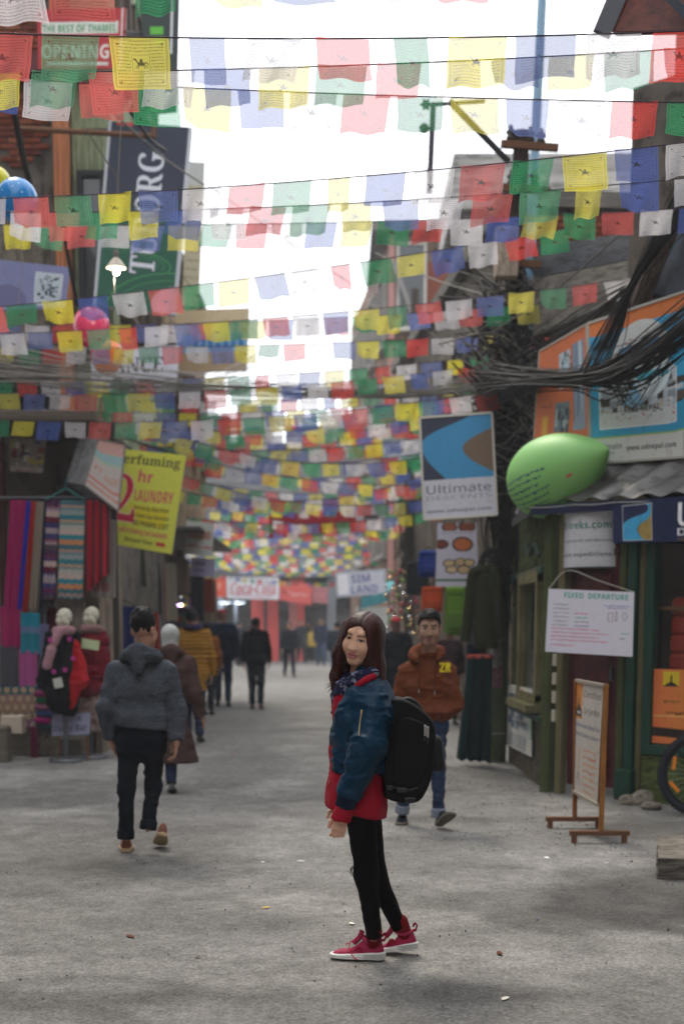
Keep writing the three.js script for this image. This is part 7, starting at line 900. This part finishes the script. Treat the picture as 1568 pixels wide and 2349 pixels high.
  const pts = [[900, 1606], [922, 1608], [950, 1622], [978, 1646], [990, 1668], [990, 1715], [984, 1770], [968, 1812], [952, 1830], [925, 1832], [892, 1824], [884, 1805], [886, 1720], [890, 1640]].map(([u, v]) => { const p = J(u, v, 0.05); return new THREE.Vector2(p.x, p.y); });
  const sh = new THREE.Shape(new THREE.SplineCurve([...pts, pts[0]]).getPoints(60)); part(b, 'body', new THREE.ExtrudeGeometry(sh, { depth: 0.2, bevelEnabled: true, bevelSize: 0.012, bevelThickness: 0.03, bevelSegments: 5, curveSegments: 20 }).translate(0, 0, -Dw - 0.10), bm);
  const zf = -Dw + 0.135, onF = (u, v) => { const p = J(u, v, 0.13); p.z = zf; return p; };
  part(b, 'side_panel', (() => { const s2 = new THREE.Shape(new THREE.SplineCurve([[914, 1668], [925, 1648], [955, 1656], [975, 1672], [976, 1720], [970, 1775], [950, 1800], [912, 1795], [905, 1760], [908, 1700], [914, 1668]].map(([u, v]) => { const p = J(u, v, 0.13); return new THREE.Vector2(p.x, p.y); })).getPoints(50)); return new THREE.ExtrudeGeometry(s2, { depth: 0.006, bevelEnabled: true, bevelSize: 0.006, bevelThickness: 0.006, bevelSegments: 3 }).translate(0, 0, zf - 0.006); })(), bm);
  part(b, 'zip', tube([onF(904, 1790), onF(908, 1710), onF(916, 1664), onF(930, 1648), onF(958, 1655), onF(976, 1668), onF(978, 1720), onF(968, 1790)], 0.005, 60, 6), bm2); part(b, 'top_handle', tube([onF(922, 1612), onF(935, 1606), onF(952, 1612), onF(968, 1632)].map((p) => p.add(V(0, 0, -0.09))), 0.012, 20, 8), bm2);
  const sv = M(0xa8a8aa, 0.3, { metalness: 0.9 }); for (const [u, v] of [[974, 1664], [980, 1668]]) { const p = onF(u, v); part(b, 'zip_pull', rbox(0.012, 0.05, 0.008, 0.003, p.x, p.y - 0.02, p.z + 0.01), sv); part(b, 'pull_tab', rbox(0.014, 0.03, 0.008, 0.004, p.x, p.y - 0.055, p.z + 0.01), bm2); }
  const pc = J(1000, 1728, 0.02); part(b, 'hanging_pouch', (() => { const q = new THREE.CapsuleGeometry(0.035, 0.10, 6, 16).rotateZ(0.12); return q.translate(pc.x, pc.y, pc.z); })(), bm2); part(b, 'pouch_strap', bar(J(990, 1672, 0.02), J(998, 1700, 0.02), 0.006), bm2);
  for (const [u, v, w] of [[893, 1806, 0.03], [921, 1812, 0.045], [940, 1834, 0.05]]) { const p = onF(u, v); part(b, 'buckle', rbox(w, 0.022, 0.014, 0.005, p.x, p.y, p.z + 0.004), M(0x1c1c1f, 0.35)); }
  part(b, 'compression_strap', tube([onF(886, 1808), onF(905, 1806), onF(935, 1812), onF(958, 1806)].map((p) => p.add(V(0, 0, 0.004))), 0.006, 20, 5), bm2);
  part(b, 'shoulder_strap', tube([J(903, 1622, 0.07), J(884, 1592, 0.10), J(862, 1586, 0.135), J(836, 1608, 0.12), J(822, 1650, 0.08)].map((p) => p.add(V(0, 0.012, 0.0))), 0.02, 30, 8), M(0x101013, 0.7)); part(b, 'strap_webbing', beam(J(893, 1590, 0.06), J(903, 1628, 0.07), 0.03, 0.008), M(0x8a9296, 0.6));
}
// ---- man in the brown hooded sweatshirt ----
{
  const D = -gr(955, 1895).z, J = (u, v, z = 0) => at(u, v, D - z), fwd = V(-0.12, 0, 1).normalize();
  const heR = gr(924, 1884), toR = gr(916, 1893), heL = J(1000, 1906, 0.0); heR.y = 0.008; const a = V(heR.x, 0.008, heR.z), b = V(heR.x - 0.03, 0.008, heR.z + 0.27), c = V(J(1003, 1890, 0.1).x, 0.012, -D + 0.12), e = V(J(1012, 1868, 0.1).x + 0.06, 0.14, -D + 0.35);
  const j = { head: J(984, 1443, 0.05), neck: J(980, 1486, 0.02), shL: J(1024, 1540, 0.0), shR: J(934, 1543, 0.0), elL: J(1040, 1616, 0.02), elR: J(914, 1618, 0.0), wrL: J(1004, 1640, 0.10), wrR: J(954, 1640, 0.09), hipL: J(1000, 1660, 0), hipR: J(950, 1660, 0), knL: J(1004, 1770, 0.1), knR: J(935, 1770, -0.03), anL: J(1005, 1872, 0.12), anR: J(921, 1862, -0.1), heR: a, toR: b, heL: c, toL: e };
  const hood = M(0x7a3f22, 0.9, { map: T.cloth }), jeans = M(0x2c3f5e, 0.85, { map: T.denim });
  const g = person({ label: 'man in a brown hooded sweatshirt and jeans walking with hands in his pocket', j, fwd, k: 0.98, cell: 0.012, skin: [0.29, 0.165, 0.108], hf: V(-0.06, -0.04, 1).normalize(), hs: 1.06, face: { moustache: true, stubble: true, lip: [0.26, 0.10, 0.085], far: false }, hair: { geo: hairShort({ lift: 0.014, front: 0.083, quiff: 1, cell: 0.004 }), m: hairBlack }, legs: { a: -0.002, w: 0.018, m: jeans, cell: 0.011, flare: 0.006, cuff: 0.055, cuffM: M(0x8a93a2, 0.85, { map: T.denim }) }, top: { name: 'sweatshirt', m: hood, a: 0.022, arm: 0.024, w: 0.024, hem: J(0, 1650).y, hood: true, hoodY: 0.0, neckUp: -0.035, cell: 0.009, ka: 0.008, extra: [[J(960, 1628, 0.11), J(1002, 1628, 0.11), 0.045, 0.045]] }, shoes: { m: M(0x1a2030, 0.8, { map: T.cloth }), soleM: M(0x6a6256, 0.8), high: 0.105, cell: 0.008, upL: V(0, 0.9, -0.42).normalize() } });
  const cord = M(0x4a2418, 0.8), tip = M(0xb0aca6, 0.3, { metalness: 0.8 }); for (const [u0, u1, v1] of [[965, 960, 1580], [1000, 996, 1584]]) { part(g, 'drawstring', tube([J(u0, 1502, 0.16), J(u1 + 2, 1540, 0.185), J(u1, v1, 0.185)], 0.005, 14, 5), cord); part(g, 'aglet', bar(J(u1, v1, 0.185), J(u1, v1 + 9, 0.185), 0.005), tip); }
  // chest letters
  const L = [[[0, 1], [0.62, 1], [0.62, 0.8], [0.25, 0.22], [0.62, 0.22], [0.62, 0], [0, 0], [0, 0.2], [0.36, 0.78], [0, 0.78]], [[0.72, 0], [0.72, 1], [1.15, 1], [1.32, 0.85], [1.32, 0.6], [1.18, 0.46], [1.36, 0], [1.12, 0], [0.96, 0.4], [0.93, 0.4], [0.93, 0]]];
  const pz = J(1004, 1540, 0), s = 0.068; L.forEach((q) => part(g, 'chest_letter', new THREE.ExtrudeGeometry(new THREE.Shape(q.map(([x, y]) => new THREE.Vector2(x * s, y * s * 1.05))), { depth: 0.004, bevelEnabled: false }).rotateY(0.35).translate(pz.x, pz.y, pz.z + 0.138), M(0xd8c81c, 0.7)));
}
// ---- man in the grey hooded jacket, walking away ----
{
  const D = -gr(300, 1958).z, J = (u, v, z = 0) => at(u, v, D - z), fwd = V(0.05, 0, -1).normalize();
  const A = gr(290, 1958), B = J(342, 1948, -0.1);
  const heL = V(A.x, 0.008, A.z), toL = V(A.x - 0.04, 0.008, A.z - 0.27), toR = V(B.x + 0.05, 0.015, -D - 0.28), heR = V(J(335, 0, 0).x, 0.115, -D - 0.06);
  const j = { head: J(330, 1446, 0.02), neck: J(324, 1492, 0), shL: J(268, 1540, 0), shR: J(382, 1540, 0), elL: J(243, 1624, 0.02), elR: J(406, 1626, -0.02), wrL: J(255, 1690, -0.05), wrR: J(404, 1698, 0.03), hipL: J(298, 1700, 0), hipR: J(350, 1700, 0), knL: J(290, 1810, 0), knR: J(352, 1800, -0.08), anL: J(289, 1921, 0), anR: J(340, 1900, 0.0), heL, toL, heR, toR };
  const grey = M(0x69707a, 0.95, { map: T.heather }), pants = M(0x0f1420, 0.85, { map: T.denim });
  person({ label: 'man in a heather grey hooded jacket and black trousers walking away', j, fwd, k: 1.02, cell: 0.014, skin: [0.33, 0.17, 0.115], hf: V(0.42, 0, -0.9).normalize(), hs: 0.98, face: { far: false }, hair: { geo: hairShort({ lift: 0.02, nape: -0.075, cell: 0.005 }), m: hairBlack }, handR: { d: V(-0.08, -1, 0).normalize(), n: V(1, 0, 0.2).normalize(), t: V(-0.2, 0, -1).normalize(), curl: 0.8 }, handL: { d: V(0.2, -1, -0.1).normalize(), n: V(-1, 0, 0), t: V(0, 0, -1), curl: 0.6 }, legs: { a: -0.004, w: 0.014, m: pants, cell: 0.01, flare: 0.008, cuff: 0.05 }, top: { name: 'jacket', m: grey, a: 0.012, arm: 0.018, w: 0.016, hem: J(0, 1672).y, hemSlope: (x, z) => -0.1 * (x - J(325, 0).x), hood: true, hoodArc: 3.4, hoodY: -0.01, cell: 0.011, extra: [[J(302, 1650, 0), J(350, 1658, 0), 0.118, 0.118]] }, shoes: { m: M(0x8a4a2c, 0.6, { map: T.wear }), soleM: M(0xb09a78, 0.8), high: 0.11, heelT: 0.03, cell: 0.008, upR: V(0.05, 0.85, -0.45).normalize() } });
}
// ---- people further off ----
{
  const shoeD = { m: M(0x17171a, 0.6), soleM: M(0x2a2826, 0.8), cell: 0.014 }, F0 = { far: true, cell: 0.022, face: { far: true } };
  const spot = (u, vt, vf) => { const p = gr(u, vf), D = -p.z; return { p, h: at(u, vt, D).y * 0.985, D }; };
  const capGeo = net((x, y, z) => { const c = smax(ell(x, y, z, 0, 0.05, -0.01, 0.086, 0.08, 0.106), 0.055 - y, 0.006), brim = Math.max(ell(x, y, z, 0, 0.058, 0.12, 0.07, 0.009, 0.06), -(z - 0.06)); return Math.min(c, brim); }, [-0.11, 0.02, -0.14], [0.11, 0.15, 0.2], 0.008);
  const hijabGeo = net((x, y, z) => { let d = ell(x, y, z, 0, 0.03, -0.012, 0.092, 0.10, 0.112); d = smin(d, ell(x, y, z, 0, -0.1, -0.02, 0.085, 0.1, 0.09), 0.05); d = smax(d, -ell(x, y, z, 0, -0.02, 0.11, 0.058, 0.085, 0.07), 0.01); return d + 0.012 * (noise(x * 22, y * 14, z * 22) - 0.5); }, [-0.13, -0.24, -0.16], [0.13, 0.16, 0.14], 0.007);
  { // headscarf and long brown coat
    const q = spot(372, 1428, 1818), s = stance(q.p, Math.PI + 0.15, q.h, { stride: 0.16, swing: 0.1, out: 0.06 }), mv = V(at(392, 1440, q.D).x - q.p.x, 0, 0); for (const k of ['head', 'neck', 'shL', 'shR', 'elL', 'elR', 'wrL', 'wrR']) s.j[k].add(mv); for (const k of ['hipL', 'hipR']) s.j[k].addScaledVector(mv, 0.7); s.j.elR = at(446, 1590, q.D - 0.05); s.j.wrR = at(462, 1640, q.D); s.j.shR = at(432, 1520, q.D);
    const coat = M(0x5a4440, 0.95, { map: T.cloth }); person({ label: 'person in a white headscarf and long brown coat walking away', ...s, ...F0, cell: 0.016, hf: V(0.35, 0, -1).normalize(), headwear: [{ name: 'headscarf', geo: hijabGeo, m: M(0xd4d8d6, 0.85, { map: T.cloth }) }], handR: { d: V(0.3, -0.95, 0).normalize(), n: V(1, 0, 0), t: V(0, 0, -1), curl: 0.6 }, handL: null, legs: { a: 0.012, m: M(0x2a3550, 0.9, { map: T.denim }) }, top: { name: 'coat', m: coat, a: 0.036, arm: 0.03, w: 0.022, hem: at(400, 1748, q.D).y, skirt: 0.2, skirtOff: V(0.09, 0, 0), hood: true, hoodArc: 3.2 }, shoes: { m: M(0x4a4a50, 0.7), soleM: M(0x222226, 0.8), cell: 0.012 } }); }
  const add = (label, u, vt, vf, face, o) => { const q = spot(u, vt, vf), s = stance(q.p, face, q.h, { stride: o.stride ?? 0.13, swing: o.swing ?? 0.08, pocket: o.pocket, out: o.out }); return person({ label, ...s, ...F0, ...(o.quilt ? { cell: 0.012 } : {}), hf: o.hf ?? s.fwd.clone(), skin: o.skin ?? [0.3, 0.16, 0.11], hair: o.cap ? null : { geo: cap0, m: hairBlack }, headwear: o.cap ? [{ name: 'cap', geo: capGeo, m: M(o.cap, 0.8) }] : [], legs: { a: 0.014, w: 0.018, m: fabric(o.legs, 0.9, T.denim) }, top: { name: o.top[0], m: fabric(o.top[1], 0.9), a: o.a ?? 0.034, w: 0.022, hem: q.h * (o.hem ?? 0.5), skirt: o.skirt, hood: o.hood, quilt: o.quilt, neckUp: o.neckUp ?? 0.01 }, shoes: { ...shoeD, ...(o.shoeC ? { m: M(o.shoeC, 0.7) } : {}) } }); };
  const away = Math.PI;
  const yj = add('man in a mustard quilted jacket and dark scarf walking away', 444, 1394, 1702, away, { top: ['quilted_jacket', 0xb07f2c], legs: 0x24304a, a: 0.055, hem: 0.40, quilt: 62, skirt: 0.2 });
  { const q = spot(444, 1394, 1702), n = at(444, 1438, q.D); part(yj, 'scarf', new THREE.TorusGeometry(0.085, 0.042, 10, 24).rotateX(1.57).translate(n.x, n.y, n.z), M(0x241a40, 0.9)); }
  add('man in a navy coat and red cap walking away', 512, 1394, 1620, away + 0.05, { top: ['coat', 0x16243c], legs: 0x24344e, cap: 0x9a3038, a: 0.045, hem: 0.42 });
  add('young man in a black quilted hooded jacket and grey jeans walking away', 588, 1413, 1626, away - 0.05, { top: ['jacket', 0x1c1c22], legs: 0x333c48, hood: true, quilt: 44, a: 0.042, hem: 0.44, shoeC: 0x7a3a34 });
  add('man in dark clothes striding with legs apart by the far shops', 663, 1424, 1552, 0.2, { top: ['coat', 0x1e2632], legs: 0x1c2430, stride: 0.3, hem: 0.42 });
  add('person in a grey-blue coat standing by the far red pillars', 548, 1424, 1528, 2.2, { top: ['coat', 0x2c3440], legs: 0x23262e, hem: 0.4 });
  add('person in a dark red jacket behind the man in black', 574, 1432, 1545, away, { top: ['jacket', 0x7a2a34], legs: 0x222630 });
  add('person in a charcoal coat standing beside the striding man', 690, 1420, 1520, 0.4, { top: ['coat', 0x2e343a], legs: 0x2a2e34, hem: 0.35, skirt: 0.2 });
  add('person in an olive coat carrying a yellow bag far off', 710, 1424, 1516, 0, { top: ['coat', 0x5a523c], legs: 0x33302c, hem: 0.36, skirt: 0.2 });
  { const g = thing('carrier_bag', 'yellow carrier bag held beside the far person in olive', 'bag'), p = at(718, 1478, 60); part(g, 'bag', rbox(0.45, 0.6, 0.2, 0.08, p.x, 1.02, p.z), M(0xb89a3c, 0.7)); part(g, 'handle', new THREE.TorusGeometry(0.1, 0.012, 6, 16).translate(p.x, 1.38, p.z), M(0xb89a3c, 0.7)); }
  add('man in a slate blue jacket and pale jeans far down the street', 736, 1418, 1526, 0.1, { top: ['jacket', 0x26344e], legs: 0x4a5c7a, stride: 0.2 });
  add('person in a dark teal jacket and blue jeans behind the woman', 772, 1424, 1560, away, { top: ['jacket', 0x28343c], legs: 0x3a6494 });
  add('person in a brown jacket far down the street by the pale stall', 757, 1430, 1508, 0.5, { top: ['jacket', 0x4a3a34], legs: 0x2c2c32 });
  add('person in a red cap and dark hooded vest coming closer', 906, 1412, 1660, 0.05, { top: ['vest', 0x20222a], legs: 0x1e2230, cap: 0xb02a3c, hood: true, out: 0.02, skin: [0.2, 0.11, 0.08] });
  add('person in a plum jacket half hidden behind the man in brown', 1026, 1432, 1660, 0.1, { top: ['jacket', 0x4a2a34], legs: 0x22242c, skin: [0.28, 0.15, 0.1] });
  add('person in an orange-brown jacket behind the mustard quilted jacket', 474, 1425, 1640, away, { top: ['jacket', 0xa8622a], legs: 0x2a2c36 });
}
// ---- shop mannequins ----
{
  const mk = (label, u, vt, D, build) => { const g = thing('mannequin', label, 'mannequin'); build(g, (a, b, z = 0) => at(a, b, D - z), D); };
  const head = (g, p, yaw) => { const h = headGeo({ skin: [0.45, 0.42, 0.33], fem: true, plain: true }), m = basis(V(Math.sin(yaw), 0, Math.cos(yaw)), V(0, 1, 0)); m.setPosition(p); part(g, 'head', h.applyMatrix4(m), M(0xffffff, 0.4, { vertexColors: true })); };
  const cm = (c) => M(c, 0.92, { map: T.cloth });
  const robe = (g, name, L, k, w, m, lo, cell = 0.015) => { const f = caps(L, k), ff = folds(w, 1), pts = L.flatMap(([a, b]) => [a, b]), [mn, mx] = bounds(pts, 0.28); return part(g, name, net((x, y, z) => Math.max(f(x, y, z) + ff(x, y, z), lo(x, z) - y), mn, mx, cell), m); };
  mk('bald mannequin in a black and red poncho with a pink scarf', 147, 1395, 15.9, (g, J) => {
    head(g, J(148, 1418), -0.5); robe(g, 'poncho', [[J(122, 1462), J(172, 1462), 0.07, 0.07], [J(147, 1480), J(142, 1600), 0.14, 0.17], [J(147, 1600), J(150, 1660), 0.14, 0.12], [J(124, 1470), J(104, 1560), 0.07, 0.09]], 0.08, 0.04, cm(0x0c0c10), (x, z) => at(0, 1648, 15.9).y + 0.25 * Math.abs(x - at(147, 0, 15.9).x)); robe(g, 'red_lining', [[J(170, 1468, 0.03), J(186, 1560, 0.03), 0.05, 0.09], [J(176, 1560, 0.06), J(162, 1620, 0.1), 0.09, 0.03]], 0.05, 0.03, cm(0xc01420), (x, z) => -9); robe(g, 'scarf', [[J(130, 1446, 0.1), J(164, 1446, 0.1), 0.045, 0.045], [J(136, 1450, 0.14), J(118, 1490, 0.2), 0.04, 0.045], [J(118, 1490, 0.2), J(108, 1528, 0.22), 0.045, 0.045]], 0.03, 0.02, cm(0xb88a94), (x, z) => -9); for (const [u, v] of [[116, 1468], [160, 1466], [168, 1510], [150, 1536], [124, 1540]]) { const p = J(u, v, 0.23); part(g, 'embroidery', new THREE.TorusGeometry(0.018, 0.010, 6, 8).translate(p.x, p.y, p.z), M(0xb0368a, 0.8)); } part(g, 'price_tag', rbox(0.1, 0.11, 0.004, 0.002).rotateZ(0.2).translate(J(134, 1566, 0.26).x, J(134, 1566, 0.26).y, J(134, 1566, 0.26).z), M(0xb8b8b0, 0.7)); const b = J(150, 1660); part(g, 'stand', bar(V(b.x, 0.02, b.z), V(b.x, b.y + 0.1, b.z), 0.025), steel); part(g, 'base', new THREE.CylinderGeometry(0.18, 0.2, 0.03, 20).translate(b.x, 0.035, b.z), steel); });
  mk('mannequin in a dark red shawl with a small price card', 210, 1392, 16.3, (g, J) => {
    head(g, J(210, 1414), -0.6); robe(g, 'shawl', [[J(196, 1462), J(232, 1460), 0.06, 0.06], [J(214, 1480), J(212, 1580), 0.14, 0.18], [J(236, 1470), J(238, 1560), 0.05, 0.08]], 0.07, 0.04, cm(0x780c22), (x, z) => at(0, 1588, 16.3).y + 0.5 * (x - at(200, 0, 16.3).x)); robe(g, 'skirt', [[J(212, 1560), J(206, 1678), 0.14, 0.16]], 0.03, 0.05, cm(0x9a8278), (x, z) => at(0, 1676, 16.3).y); robe(g, 'neck_scarf', [[J(196, 1442, 0.06), J(226, 1442, 0.06), 0.05, 0.05]], 0.02, 0.02, cm(0xa07a78), () => -9); const p = J(208, 1478, 0.2); part(g, 'price_card', rbox(0.2, 0.11, 0.004, 0.002).rotateZ(-0.15).translate(p.x, p.y, p.z), M(0xb8c89a, 0.7)); const b = J(208, 1678); part(g, 'stand', bar(V(b.x, 0.02, b.z), V(b.x, b.y + 0.1, b.z), 0.025), steel); part(g, 'base', new THREE.CylinderGeometry(0.18, 0.2, 0.03, 20).translate(b.x, 0.035, b.z), steel); });
}
for (const o of roots) {                       // put each group's origin at the thing's base
  o.updateMatrixWorld(true); const b = new THREE.Box3().setFromObject(o); if (b.isEmpty()) continue;
  const p = V((b.min.x + b.max.x) / 2, b.min.y, (b.min.z + b.max.z) / 2); o.position.copy(p); for (const c of o.children) c.position.sub(p);
}
scene.traverse((o) => { if (o.isMesh) { o.castShadow = true; o.receiveShadow = true; } });
renderer.render(scene, camera);
